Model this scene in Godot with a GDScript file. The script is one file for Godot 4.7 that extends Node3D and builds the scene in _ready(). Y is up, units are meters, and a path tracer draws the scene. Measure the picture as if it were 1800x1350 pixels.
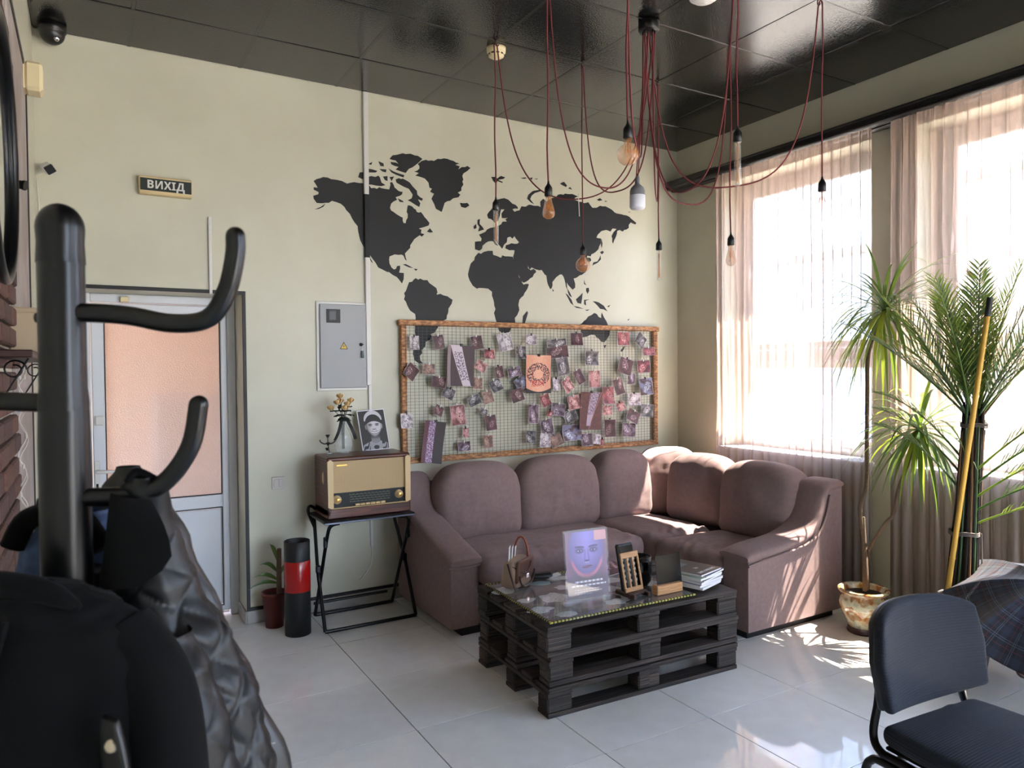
extends Node3D
# Waiting room of a studio: x runs along the back wall (0 at the window wall), z towards the viewer, y up, metres.
const HC := 3.543
const XL := -4.80
const ZF := 8.6
var M := {}
var used := {}
var rng := RandomNumberGenerator.new()

class G:
	# collects shapes for ONE mesh; faces are given counter-clockwise seen from outside
	var st := SurfaceTool.new()
	var sg := 0
	func _init():
		st.begin(Mesh.PRIMITIVE_TRIANGLES)
		st.set_smooth_group(-1)
	func flat():
		st.set_smooth_group(-1)
	func smooth():
		sg += 1
		st.set_smooth_group(sg)
	func tri(a, b, c, ua = Vector2.ZERO, ub = Vector2.ZERO, uc = Vector2.ZERO):
		st.set_uv(ua)
		st.add_vertex(a)
		st.set_uv(uc)
		st.add_vertex(c)
		st.set_uv(ub)
		st.add_vertex(b)
	func quad(a, b, c, d, u0 = Vector2.ZERO, u1 = Vector2.ONE):
		var ua = Vector2(u0.x, u1.y)
		var ub = Vector2(u1.x, u1.y)
		var uc = Vector2(u1.x, u0.y)
		var ud = Vector2(u0.x, u0.y)
		tri(a, b, c, ua, ub, uc)
		tri(a, c, d, ua, uc, ud)
	# rows[i][j]: a grid of points, u along j, v along i
	func grid(rows: Array, close_cols := false, close_rows := false, flip := false):
		var nr: int = rows.size()
		var nc: int = rows[0].size()
		for i in (nr if close_rows else nr - 1):
			var r0 = rows[i]
			var r1 = rows[(i + 1) % nr]
			for j in (nc if close_cols else nc - 1):
				var k = (j + 1) % nc
				var ua = Vector2(float(j) / max(1, nc - 1), float(i) / max(1, nr - 1))
				var ub = Vector2(float(j + 1) / max(1, nc - 1), float(i) / max(1, nr - 1))
				var uc = Vector2(ub.x, float(i + 1) / max(1, nr - 1))
				var ud = Vector2(ua.x, uc.y)
				if flip:
					tri(r0[j], r1[k], r0[k], ua, uc, ub)
					tri(r0[j], r1[j], r1[k], ua, ud, uc)
				else:
					tri(r0[j], r0[k], r1[k], ua, ub, uc)
					tri(r0[j], r1[k], r1[j], ua, uc, ud)
	# a box with chamfered edges
	func box(c: Vector3, s: Vector3, r := 0.0, b := Basis()):
		var h = s * 0.5
		r = min(r, min(h.x, min(h.y, h.z)) * 0.99)
		if r <= 0.0:
			var p = []
			for k in 8:
				p.append(c + b * Vector3(h.x if k & 1 else -h.x, h.y if k & 2 else -h.y, h.z if k & 4 else -h.z))
			quad(p[4], p[5], p[7], p[6])
			quad(p[1], p[0], p[2], p[3])
			quad(p[5], p[1], p[3], p[7])
			quad(p[0], p[4], p[6], p[2])
			quad(p[6], p[7], p[3], p[2])
			quad(p[0], p[1], p[5], p[4])
			return
		var q = {}
		for k in 8:
			var sx = 1.0 if k & 1 else -1.0
			var sy = 1.0 if k & 2 else -1.0
			var sz = 1.0 if k & 4 else -1.0
			q[k] = [c + b * Vector3(sx * h.x, sy * (h.y - r), sz * (h.z - r)), c + b * Vector3(sx * (h.x - r), sy * h.y, sz * (h.z - r)), c + b * Vector3(sx * (h.x - r), sy * (h.y - r), sz * h.z)]
		quad(q[4][2], q[5][2], q[7][2], q[6][2])
		quad(q[1][2], q[0][2], q[2][2], q[3][2])
		quad(q[5][0], q[1][0], q[3][0], q[7][0])
		quad(q[0][0], q[4][0], q[6][0], q[2][0])
		quad(q[6][1], q[7][1], q[3][1], q[2][1])
		quad(q[0][1], q[1][1], q[5][1], q[4][1])
		# edges along x
		quad(q[6][2], q[7][2], q[7][1], q[6][1])
		quad(q[3][2], q[2][2], q[2][1], q[3][1])
		quad(q[4][1], q[5][1], q[5][2], q[4][2])
		quad(q[1][1], q[0][1], q[0][2], q[1][2])
		# edges along y
		quad(q[5][2], q[5][0], q[7][0], q[7][2])
		quad(q[1][0], q[1][2], q[3][2], q[3][0])
		quad(q[0][2], q[0][0], q[2][0], q[2][2])
		quad(q[4][0], q[4][2], q[6][2], q[6][0])
		# edges along z
		quad(q[7][0], q[3][0], q[3][1], q[7][1])
		quad(q[2][0], q[6][0], q[6][1], q[2][1])
		quad(q[1][0], q[5][0], q[5][1], q[1][1])
		quad(q[4][0], q[0][0], q[0][1], q[4][1])
		tri(q[7][0], q[7][1], q[7][2])
		tri(q[6][2], q[6][1], q[6][0])
		tri(q[5][2], q[5][1], q[5][0])
		tri(q[4][0], q[4][1], q[4][2])
		tri(q[3][2], q[3][1], q[3][0])
		tri(q[2][0], q[2][1], q[2][2])
		tri(q[1][0], q[1][1], q[1][2])
		tri(q[0][2], q[0][1], q[0][0])
	# soft box: rounded by r on all edges, then every point through the callable
	func soft(half: Vector3, r: float, shape: Callable, nr := 4, nf := 8):
		smooth()
		var ax = []
		for k in 3:
			var l = []
			var hh: float = half[k]
			for i in nr:
				l.append(-hh + r * (1.0 - cos(float(i) / nr * PI * 0.5)))
			for i in nf + 1:
				l.append(-hh + r + (2.0 * (hh - r)) * i / nf)
			for i in nr:
				l.append(hh - r * (1.0 - cos(float(nr - 1 - i) / nr * PI * 0.5)))
			ax.append(l)
		var inner = half - Vector3(r, r, r)
		var at = func(p: Vector3):
			var qq = p.clamp(-inner, inner)
			var d = p - qq
			if d.length() > 1e-6:
				d = d.normalized() * r
			return shape.call(qq + d)
		for f in 3:
			var u = (f + 1) % 3
			var w = (f + 2) % 3
			for side in [-1.0, 1.0]:
				var rows = []
				for wv in ax[w]:
					var row = []
					for uv in ax[u]:
						var p = Vector3()
						p[f] = half[f] * side
						p[u] = uv
						p[w] = wv
						row.append(at.call(p))
					rows.append(row)
				grid(rows, false, false, side < 0)
		flat()
	func tube(pts: Array, rad, n := 8, caps := true):
		smooth()
		var rows = []
		var up = Vector3.UP
		var t0 = (pts[1] - pts[0]).normalized()
		if abs(t0.dot(up)) > 0.95:
			up = Vector3.RIGHT
		var nrm = (up - t0 * up.dot(t0)).normalized()
		for i in pts.size():
			var t = ((pts[min(i + 1, pts.size() - 1)] - pts[max(i - 1, 0)])).normalized()
			nrm = (nrm - t * nrm.dot(t)).normalized()
			var bn = t.cross(nrm)
			var rr = rad[i] if rad is Array else rad
			var row = []
			for k in n:
				var a = TAU * k / n
				row.append(pts[i] + (nrm * cos(a) + bn * sin(a)) * rr)
			rows.append(row)
		grid(rows, true)
		flat()
		if caps:
			var e = pts.size() - 1
			for k in n:
				tri(pts[0], rows[0][(k + 1) % n], rows[0][k])
				tri(pts[e], rows[e][k], rows[e][(k + 1) % n])
	# profile of (radius, height) turned about the y axis through c
	func lathe(c: Vector3, prof: Array, n := 24, b := Basis(), soft_ := true):
		if soft_:
			smooth()
		var rows = []
		for p in prof:
			var row = []
			for k in n:
				var a = TAU * k / n
				row.append(c + b * Vector3(cos(a) * p.x, p.y, -sin(a) * p.x))
			rows.append(row)
		grid(rows, true)
		flat()
	# flat outline in the xy plane pushed along z
	func prism(poly: PackedVector2Array, z0: float, z1: float, x: Transform3D = Transform3D(), back := true):
		if Geometry2D.is_polygon_clockwise(poly):
			poly = poly.duplicate()
			poly.reverse()
		var t = Geometry2D.triangulate_polygon(poly)
		for i in range(0, t.size(), 3):
			var a = poly[t[i]]
			var b = poly[t[i + 1]]
			var c = poly[t[i + 2]]
			if (b - a).cross(c - a) < 0:
				var s = b
				b = c
				c = s
			tri(x * Vector3(a.x, a.y, z1), x * Vector3(b.x, b.y, z1), x * Vector3(c.x, c.y, z1), a, b, c)
			if back:
				tri(x * Vector3(a.x, a.y, z0), x * Vector3(c.x, c.y, z0), x * Vector3(b.x, b.y, z0))
		for i in poly.size():
			var a = poly[i]
			var b = poly[(i + 1) % poly.size()]
			quad(x * Vector3(a.x, a.y, z0), x * Vector3(b.x, b.y, z0), x * Vector3(b.x, b.y, z1), x * Vector3(a.x, a.y, z1))
	func mesh() -> ArrayMesh:
		st.generate_normals()
		return st.commit()

func numbered(n: String) -> String:
	used[n] = used.get(n, -1) + 1
	return n if used[n] == 0 else "%s_%03d" % [n, used[n]]

func tag(o, label: String, category: String, group := ""):
	o.set_meta("label", label)
	o.set_meta("category", category)
	if group:
		o.set_meta("group", group)
	return o

func thing(called, label, category, at := Vector3.ZERO, turn := 0.0, group := ""):
	var o := Node3D.new()
	o.name = numbered(called)
	add_child(o)
	o.position = at
	o.rotation.y = turn
	return tag(o, label, category, group)

func part(called: String, g, m, parent, xf := Transform3D()):
	var o := MeshInstance3D.new()
	o.name = called
	o.mesh = g.mesh() if g is G else g
	o.material_override = null
	for i in o.mesh.get_surface_count():
		o.set_surface_override_material(i, m)
	o.transform = xf
	parent.add_child(o, true)
	return o

func solo(called: String, g, m, label, category, group := "", xf := Transform3D()):
	var o = part(numbered(called), g, m, self, xf)
	return tag(o, label, category, group)

func struct(called: String, g, m, xf := Transform3D()):
	var o = part(called, g, m, self, xf)
	o.set_meta("kind", "structure")
	return o

func box_of(c: Vector3, s: Vector3, r := 0.0, b := Basis()) -> G:
	var g := G.new()
	g.box(c, s, r, b)
	return g

func tube_of(pts: Array, rad, n := 8) -> G:
	var g := G.new()
	g.tube(pts, rad, n)
	return g

func curve(pts: Array, n := 6) -> Array:
	var out = []
	for i in pts.size() - 1:
		var p0 = pts[max(i - 1, 0)]
		var p1 = pts[i]
		var p2 = pts[i + 1]
		var p3 = pts[min(i + 2, pts.size() - 1)]
		for k in n:
			var t = float(k) / n
			out.append(0.5 * ((2.0 * p1) + (p2 - p0) * t + (2.0 * p0 - 5.0 * p1 + 4.0 * p2 - p3) * t * t + (3.0 * p1 - p0 - 3.0 * p2 + p3) * t * t * t))
	out.append(pts[-1])
	return out

func mat(key: String, c: Color, rough := 0.6, o := {}) -> StandardMaterial3D:
	var m := StandardMaterial3D.new()
	m.resource_name = key
	m.albedo_color = c
	m.roughness = rough
	m.metallic = o.get("metal", 0.0)
	m.metallic_specular = o.get("spec", 0.5)
	if o.has("tex"):
		m.albedo_texture = o.tex
	if o.has("tri"):
		m.uv1_triplanar = true
		m.uv1_world_triplanar = o.get("world", false)
		m.uv1_scale = o.tri if o.tri is Vector3 else Vector3.ONE * o.tri
	if o.has("bump"):
		m.heightmap_enabled = true
		m.heightmap_texture = o.bump
		m.heightmap_scale = o.get("depth", 0.1)
	if o.has("rim"):
		m.rim_enabled = true
		m.rim = o.rim
		m.rim_tint = 0.5
	if o.has("coat"):
		m.clearcoat_enabled = true
		m.clearcoat = o.coat
		m.clearcoat_roughness = 0.08
	if o.has("back"):
		m.backlight_enabled = true
		m.backlight = o.back
	if o.has("glow"):
		m.emission_enabled = true
		m.emission = o.glow
		m.emission_energy_multiplier = o.get("power", 1.0)
	if c.a < 1.0 or o.get("alpha", false):
		m.transparency = BaseMaterial3D.TRANSPARENCY_ALPHA
	if o.has("ior"):
		m.refraction_enabled = true
		m.refraction_scale = o.ior
	M[key] = m
	return m

func noise(freq: float, a: Color, b: Color, size := 512, oct := 4, kind := FastNoiseLite.TYPE_SIMPLEX_SMOOTH, sd := 1) -> NoiseTexture2D:
	var n := FastNoiseLite.new()
	n.noise_type = kind
	n.frequency = freq
	n.fractal_octaves = oct
	n.seed = sd
	var t := NoiseTexture2D.new()
	t.width = size
	t.height = size
	t.seamless = true
	t.noise = n
	var gr := Gradient.new()
	gr.set_color(0, a)
	gr.set_color(1, b)
	t.color_ramp = gr
	return t

# an image computed pixel by pixel
func picture(w: int, h: int, f: Callable, alpha := false) -> ImageTexture:
	var im := Image.create(w, h, false, Image.FORMAT_RGBA8 if alpha else Image.FORMAT_RGB8)
	for y in h:
		for x in w:
			im.set_pixel(x, y, f.call(x, y))
	return ImageTexture.create_from_image(im)

func grey(v: float) -> Color:
	return Color(v, v, v)
# coast lines of the wall map, millimetres along and up the back wall
const LAND := {
	"north_america": [[-3242,2888,-3221,2904,-3199,2912,-3177,2923,-3146,2923,-3122,2915,-3098,2916,-3076,2915,-3049,2912,-3014,2899,-2985,2909,-2964,2915,-2946,2914,-2928,2913,-2907,2915,-2878,2912,-2856,2904,-2842,2888,-2820,2893,-2801,2888,-2783,2902,-2768,2897,-2738,2895,-2710,2895,-2700,2930,-2704,2943,-2689,2949,-2677,2932,-2670,2912,-2659,2906,-2648,2897,-2636,2891,-2621,2889,-2610,2891,-2614,2872,-2629,2860,-2644,2854,-2663,2845,-2652,2829,-2683,2811,-2698,2795,-2706,2766,-2699,2749,-2680,2740,-2661,2728,-2642,2719,-2623,2710,-2612,2708,-2612,2683,-2605,2669,-2589,2670,-2585,2692,-2573,2711,-2573,2737,-2581,2750,-2576,2779,-2572,2798,-2557,2799,-2538,2794,-2526,2781,-2511,2775,-2503,2758,-2487,2755,-2471,2761,-2456,2745,-2444,2728,-2425,2711,-2417,2701,-2405,2688,-2413,2669,-2437,2659,-2461,2650,-2489,2640,-2469,2634,-2473,2609,-2446,2604,-2466,2584,-2482,2593,-2505,2577,-2525,2561,-2541,2538,-2557,2515,-2557,2497,-2580,2473,-2598,2454,-2593,2426,-2585,2403,-2597,2411,-2609,2437,-2623,2444,-2646,2440,-2676,2441,-2714,2424,-2718,2403,-2715,2374,-2700,2347,-2682,2334,-2666,2342,-2659,2360,-2636,2365,-2636,2344,-2644,2315,-2608,2314,-2610,2271,-2623,2239,-2642,2262,-2661,2282,-2691,2295,-2721,2315,-2731,2313,-2768,2329,-2798,2341,-2819,2375,-2841,2401,-2862,2431,-2878,2453,-2866,2420,-2848,2390,-2836,2369,-2849,2378,-2866,2409,-2884,2440,-2895,2467,-2912,2494,-2926,2521,-2933,2548,-2940,2582,-2943,2616,-2964,2639,-2982,2665,-2996,2694,-3023,2719,-3034,2738,-3058,2756,-3086,2764,-3120,2770,-3141,2754,-3165,2752,-3189,2746,-3223,2745,-3243,2770,-3246,2790,-3212,2804,-3209,2818,-3242,2831,-3242,2847,-3215,2847,-3228,2869]],
	"greenland": [[-2459,3129,-2427,3141,-2409,3137,-2383,3143,-2363,3142,-2335,3161,-2308,3163,-2284,3172,-2258,3172,-2230,3166,-2208,3164,-2186,3154,-2159,3152,-2192,3136,-2155,3130,-2168,3106,-2138,3128,-2113,3130,-2092,3142,-2066,3130,-2092,3105,-2126,3081,-2135,3062,-2127,3036,-2135,3020,-2127,2999,-2144,2974,-2144,2952,-2174,2934,-2153,2921,-2170,2900,-2212,2888,-2237,2867,-2258,2862,-2282,2847,-2295,2809,-2307,2778,-2326,2786,-2352,2796,-2367,2831,-2387,2865,-2366,2904,-2398,2915,-2382,2939,-2402,2944,-2409,2979,-2437,3005,-2468,3012,-2511,3017,-2484,3039,-2519,3045,-2496,3055,-2479,3072,-2479,3090,-2491,3103]],
	"island": [[-2705,3110,-2682,3138,-2658,3143,-2637,3150,-2606,3163,-2583,3160,-2563,3165,-2544,3168,-2516,3161,-2490,3161,-2455,3144,-2479,3119,-2506,3094,-2534,3072,-2561,3058,-2585,3026,-2619,3032,-2661,3041,-2638,3062,-2666,3065,-2691,3073,-2698,3089,-2680,3089,-2658,3090,-2638,3083,-2660,3105,-2682,3105], [-2662,2970,-2639,2983,-2620,2979,-2608,2984,-2578,2973,-2555,2962,-2532,2936,-2501,2910,-2497,2882,-2475,2866,-2454,2858,-2463,2842,-2494,2850,-2475,2823,-2483,2796,-2502,2803,-2526,2814,-2549,2826,-2572,2834,-2541,2852,-2533,2878,-2548,2898,-2563,2917,-2601,2927,-2628,2938,-2655,2949], [-2870,2962,-2840,2972,-2811,2969,-2789,2982,-2778,2970,-2767,2936,-2738,2922,-2768,2911,-2805,2910,-2841,2913,-2870,2909], [-2935,2953,-2924,2986,-2884,2995,-2877,2964,-2906,2943], [-2869,3021,-2832,3019,-2796,3013,-2807,3001,-2869,2993], [-2898,3031,-2876,3044,-2887,3018], [-2861,3053,-2832,3071,-2839,3049], [-2714,3041,-2676,3025,-2638,3016,-2596,3010,-2601,2992,-2654,3003,-2691,3016], [-2787,3081,-2751,3072,-2747,3051,-2773,3051], [-2781,3029,-2729,3032,-2733,3011,-2759,3014], [-2756,2979,-2722,2987,-2722,2952,-2741,2957], [-2707,2982,-2673,2990,-2692,2955], [-2648,2840,-2610,2826,-2603,2816,-2633,2816], [-2426,2624,-2402,2651,-2378,2624,-2402,2619], [-2158,2861,-2129,2860,-2095,2867,-2078,2850,-2112,2828,-2146,2832], [-2616,2374,-2593,2379,-2555,2363,-2535,2354,-2570,2357], [-2532,2350,-2500,2349,-2516,2335], [-3238,2700,-3197,2721,-3162,2749,-3180,2723,-3210,2706], [-1581,2078,-1572,2063,-1592,2007,-1606,1971,-1624,1982,-1619,2037], [-2011,2749,-1990,2758,-1994,2720,-1969,2699,-1956,2681,-2008,2662,-1995,2697,-2012,2718], [-2046,2696,-2024,2717,-2020,2687,-2042,2677], [-1571,2957,-1557,2990,-1519,3022,-1443,3043,-1439,3031,-1500,3008,-1529,2985,-1543,2956,-1506,2920,-1539,2933], [-1890,3086,-1855,3090,-1837,3081,-1806,3104,-1766,3098,-1784,3084,-1829,3071,-1789,3060,-1793,3052,-1837,3062,-1847,3038,-1873,3057], [-1629,3111,-1583,3121,-1574,3114,-1602,3107], [-1546,3121,-1518,3129,-1527,3108], [-1504,3119,-1466,3127,-1480,3118], [-1259,3113,-1219,3130,-1190,3105,-1200,3092,-1239,3103], [-1180,3082,-1160,3096,-1140,3078], [-890,3024,-858,3040,-832,3026,-869,3016], [-811,3024,-779,3023,-800,3015], [-846,2705,-835,2668,-841,2626,-850,2650], [-862,2590,-836,2605,-820,2594,-841,2575], [-857,2566,-852,2532,-889,2500,-931,2481,-942,2472,-931,2502,-889,2513,-868,2540], [-1341,2264,-1326,2249,-1336,2240], [-557,2957,-530,2960,-546,2952], [-1214,2234,-1190,2222,-1155,2183,-1135,2138,-1165,2158,-1190,2198], [-1194,2271,-1170,2240,-1150,2204,-1170,2211], [-1135,2134,-1085,2128,-1034,2113,-1105,2119], [-1043,2245,-1049,2195,-1059,2154,-1095,2160,-1110,2189,-1074,2215], [-1028,2188,-972,2194,-1013,2180,-1008,2143,-1029,2151], [-1027,2354,-1017,2322,-1001,2310,-1027,2317], [-1007,2285,-981,2290,-976,2265,-992,2239,-1007,2260], [-941,2179,-914,2180,-878,2173,-825,2146,-794,2109,-783,2100,-826,2116,-863,2119,-894,2147,-920,2167], [-1024,2105,-972,2111,-998,2098], [-793,2142,-756,2157,-772,2137], [-834,1815,-802,1820,-818,1790], [-601,1813,-618,1778,-640,1761,-651,1774,-623,1800], [-573,1848,-565,1835,-588,1816], [-572,2038,-549,2047,-564,2030]],
	"south_america": [[-2518,2283,-2498,2273,-2483,2282,-2459,2272,-2427,2274,-2412,2253,-2388,2239,-2356,2219,-2348,2189,-2356,2171,-2324,2179,-2300,2169,-2267,2163,-2250,2152,-2226,2139,-2235,2109,-2260,2074,-2264,2041,-2274,2021,-2277,1996,-2310,1980,-2335,1957,-2351,1927,-2376,1893,-2408,1882,-2396,1864,-2417,1841,-2445,1826,-2449,1793,-2477,1767,-2474,1742,-2494,1724,-2490,1691,-2471,1672,-2498,1669,-2516,1680,-2537,1694,-2538,1715,-2546,1736,-2544,1756,-2540,1792,-2534,1822,-2531,1851,-2526,1877,-2529,1896,-2526,1923,-2528,1952,-2522,1974,-2522,2001,-2525,2025,-2545,2037,-2564,2049,-2583,2081,-2594,2110,-2609,2127,-2601,2153,-2608,2170,-2593,2189,-2581,2222,-2569,2251,-2545,2256,-2534,2271]],
	"africa": [[-2007,2502,-1985,2496,-1959,2513,-1924,2523,-1884,2526,-1880,2496,-1849,2490,-1810,2478,-1800,2498,-1773,2492,-1747,2494,-1706,2493,-1697,2466,-1702,2442,-1684,2404,-1673,2381,-1657,2359,-1651,2339,-1631,2318,-1625,2299,-1612,2283,-1583,2291,-1561,2289,-1575,2253,-1592,2229,-1601,2220,-1613,2196,-1632,2182,-1650,2163,-1660,2123,-1651,2084,-1670,2044,-1693,2020,-1689,1984,-1705,1957,-1725,1940,-1744,1909,-1771,1904,-1798,1896,-1829,1915,-1841,1934,-1847,1961,-1854,1982,-1864,2007,-1869,2028,-1877,2053,-1863,2084,-1874,2110,-1876,2138,-1882,2159,-1893,2183,-1892,2214,-1927,2236,-1962,2238,-1982,2238,-2005,2237,-2023,2231,-2057,2252,-2082,2289,-2094,2318,-2096,2338,-2091,2355,-2085,2379,-2072,2418,-2041,2446,-2037,2469]],
	"eurasia": [[-1928,2795,-1914,2817,-1893,2837,-1866,2870,-1857,2894,-1839,2919,-1803,2931,-1777,2938,-1741,2930,-1705,2903,-1679,2898,-1659,2884,-1655,2869,-1680,2869,-1705,2860,-1687,2842,-1669,2851,-1641,2859,-1623,2892,-1586,2892,-1557,2911,-1534,2912,-1511,2908,-1468,2912,-1445,2903,-1449,2946,-1420,2973,-1387,2953,-1367,2973,-1338,2987,-1299,2999,-1279,3021,-1253,3028,-1226,3026,-1210,3038,-1181,3037,-1163,3039,-1140,3042,-1121,3039,-1080,3028,-1110,3016,-1131,2997,-1111,2997,-1071,2987,-1045,2988,-1020,2981,-978,2993,-957,2970,-937,2952,-896,2956,-859,2977,-831,2975,-801,2979,-776,2971,-748,2963,-728,2954,-705,2938,-683,2931,-652,2930,-629,2929,-604,2925,-586,2926,-563,2922,-542,2915,-530,2904,-508,2893,-469,2871,-480,2857,-508,2863,-530,2870,-553,2846,-553,2820,-579,2804,-601,2800,-619,2784,-652,2794,-679,2783,-682,2759,-690,2739,-702,2717,-713,2699,-723,2673,-732,2689,-731,2717,-739,2735,-717,2771,-684,2800,-728,2800,-749,2773,-792,2782,-818,2776,-845,2768,-867,2749,-882,2736,-898,2709,-873,2706,-851,2705,-851,2667,-867,2644,-878,2614,-910,2587,-931,2574,-951,2567,-957,2550,-993,2552,-998,2537,-962,2537,-952,2517,-973,2499,-993,2514,-1019,2546,-1024,2504,-1009,2490,-988,2473,-999,2439,-1010,2418,-1030,2404,-1051,2391,-1068,2388,-1086,2376,-1106,2364,-1132,2357,-1117,2316,-1118,2283,-1143,2266,-1162,2281,-1188,2304,-1199,2324,-1199,2305,-1196,2275,-1188,2255,-1179,2236,-1164,2215,-1178,2219,-1188,2240,-1193,2262,-1208,2287,-1212,2311,-1222,2343,-1230,2364,-1246,2383,-1266,2382,-1286,2369,-1306,2355,-1326,2332,-1340,2317,-1339,2293,-1345,2272,-1360,2259,-1379,2289,-1388,2310,-1392,2335,-1397,2366,-1412,2373,-1440,2408,-1463,2404,-1492,2408,-1515,2415,-1535,2422,-1553,2405,-1576,2443,-1581,2458,-1571,2435,-1567,2412,-1544,2399,-1516,2411,-1497,2400,-1493,2388,-1514,2371,-1526,2347,-1549,2335,-1564,2321,-1586,2307,-1610,2298,-1624,2306,-1641,2328,-1651,2351,-1671,2372,-1683,2397,-1689,2416,-1701,2442,-1697,2465,-1702,2497,-1692,2524,-1690,2545,-1717,2544,-1736,2541,-1772,2554,-1767,2578,-1741,2586,-1717,2597,-1688,2595,-1662,2598,-1649,2611,-1676,2636,-1689,2654,-1708,2633,-1726,2647,-1753,2637,-1758,2602,-1785,2578,-1790,2565,-1801,2548,-1816,2565,-1832,2579,-1856,2609,-1876,2617,-1852,2585,-1832,2568,-1856,2573,-1878,2598,-1896,2599,-1922,2593,-1940,2583,-1970,2558,-1975,2535,-1997,2518,-2035,2526,-2035,2550,-2035,2583,-2010,2588,-1983,2591,-1978,2611,-2000,2639,-1973,2651,-1947,2663,-1929,2685,-1903,2698,-1868,2707,-1850,2716,-1826,2724,-1806,2736,-1795,2756,-1756,2761,-1769,2778,-1747,2790,-1777,2784,-1801,2784,-1803,2819,-1776,2851,-1806,2849,-1814,2822,-1818,2798,-1834,2762,-1854,2733,-1878,2756,-1894,2766,-1920,2769]],
	"australia": [[-1076,1983,-1050,1996,-1030,2015,-1009,2026,-988,2052,-952,2066,-926,2083,-900,2076,-879,2051,-853,2043,-853,2067,-847,2090,-826,2052,-800,2019,-784,1986,-773,1969,-763,1944,-769,1901,-796,1867,-823,1841,-854,1845,-881,1870,-906,1882,-922,1903,-964,1902,-1005,1885,-1046,1880,-1055,1908,-1061,1929,-1065,1952]],
}

func _ready():
	rng.seed = 7
	# --- camera ---
	var cam := Camera3D.new()
	cam.name = "camera"
	var lens := CameraAttributesPhysical.new()
	lens.frustum_focal_length = 12.0 / tan(deg_to_rad(55.94) * 0.5)
	lens.frustum_focus_distance = 4.3
	lens.exposure_aperture = 7.5
	cam.attributes = lens
	cam.fov = 55.94
	cam.near = 0.05
	cam.far = 200.0
	cam.rotation = Vector3(-0.0193, -0.5297, -0.0094)
	cam.position = Vector3(-4.5605, 1.6156, 4.846)
	add_child(cam)
	# --- sky, sun, exposure ---
	var sky := ProceduralSkyMaterial.new()
	sky.sky_top_color = Color(0.58, 0.72, 0.93)
	sky.sky_horizon_color = Color(0.88, 0.92, 0.97)
	sky.sky_curve = 0.25
	sky.ground_bottom_color = Color(0.55, 0.54, 0.52)
	sky.ground_horizon_color = Color(0.75, 0.75, 0.75)
	sky.sky_energy_multiplier = 1.3
	sky.ground_energy_multiplier = 1.1
	sky.sun_angle_max = 6.0
	sky.sun_curve = 0.1
	var env := Environment.new()
	env.background_mode = Environment.BG_SKY
	env.sky = Sky.new()
	env.sky.sky_material = sky
	env.tonemap_mode = Environment.TONE_MAPPER_LINEAR
	env.tonemap_exposure = 12.8
	env.sdfgi_enabled = true
	env.ssao_enabled = true
	env.ssil_enabled = true
	var we := WorldEnvironment.new()
	we.name = "world"
	we.environment = env
	add_child(we)
	var sun := DirectionalLight3D.new()
	sun.name = "sun"
	sun.light_color = Color(1.0, 0.95, 0.89)
	sun.light_energy = 5.0
	sun.light_angular_distance = 0.6
	sun.shadow_enabled = true
	sun.look_at_from_position(Vector3(1.0, 2.05, 0.50) * 10.0, Vector3.ZERO)
	add_child(sun)
	# --- the place ---
	materials()
	room()
	outside()
	windows()
	door()
	back_wall_fittings()
	left_wall_fittings()
	world_map()
	ceiling_fittings()
	sofa()
	pallet_table()
	table_things()
	photo_board()
	radio_corner()
	lamp()
	plants()
	chair()
	umbrella()
	coat_rack()
	print("built")

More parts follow.
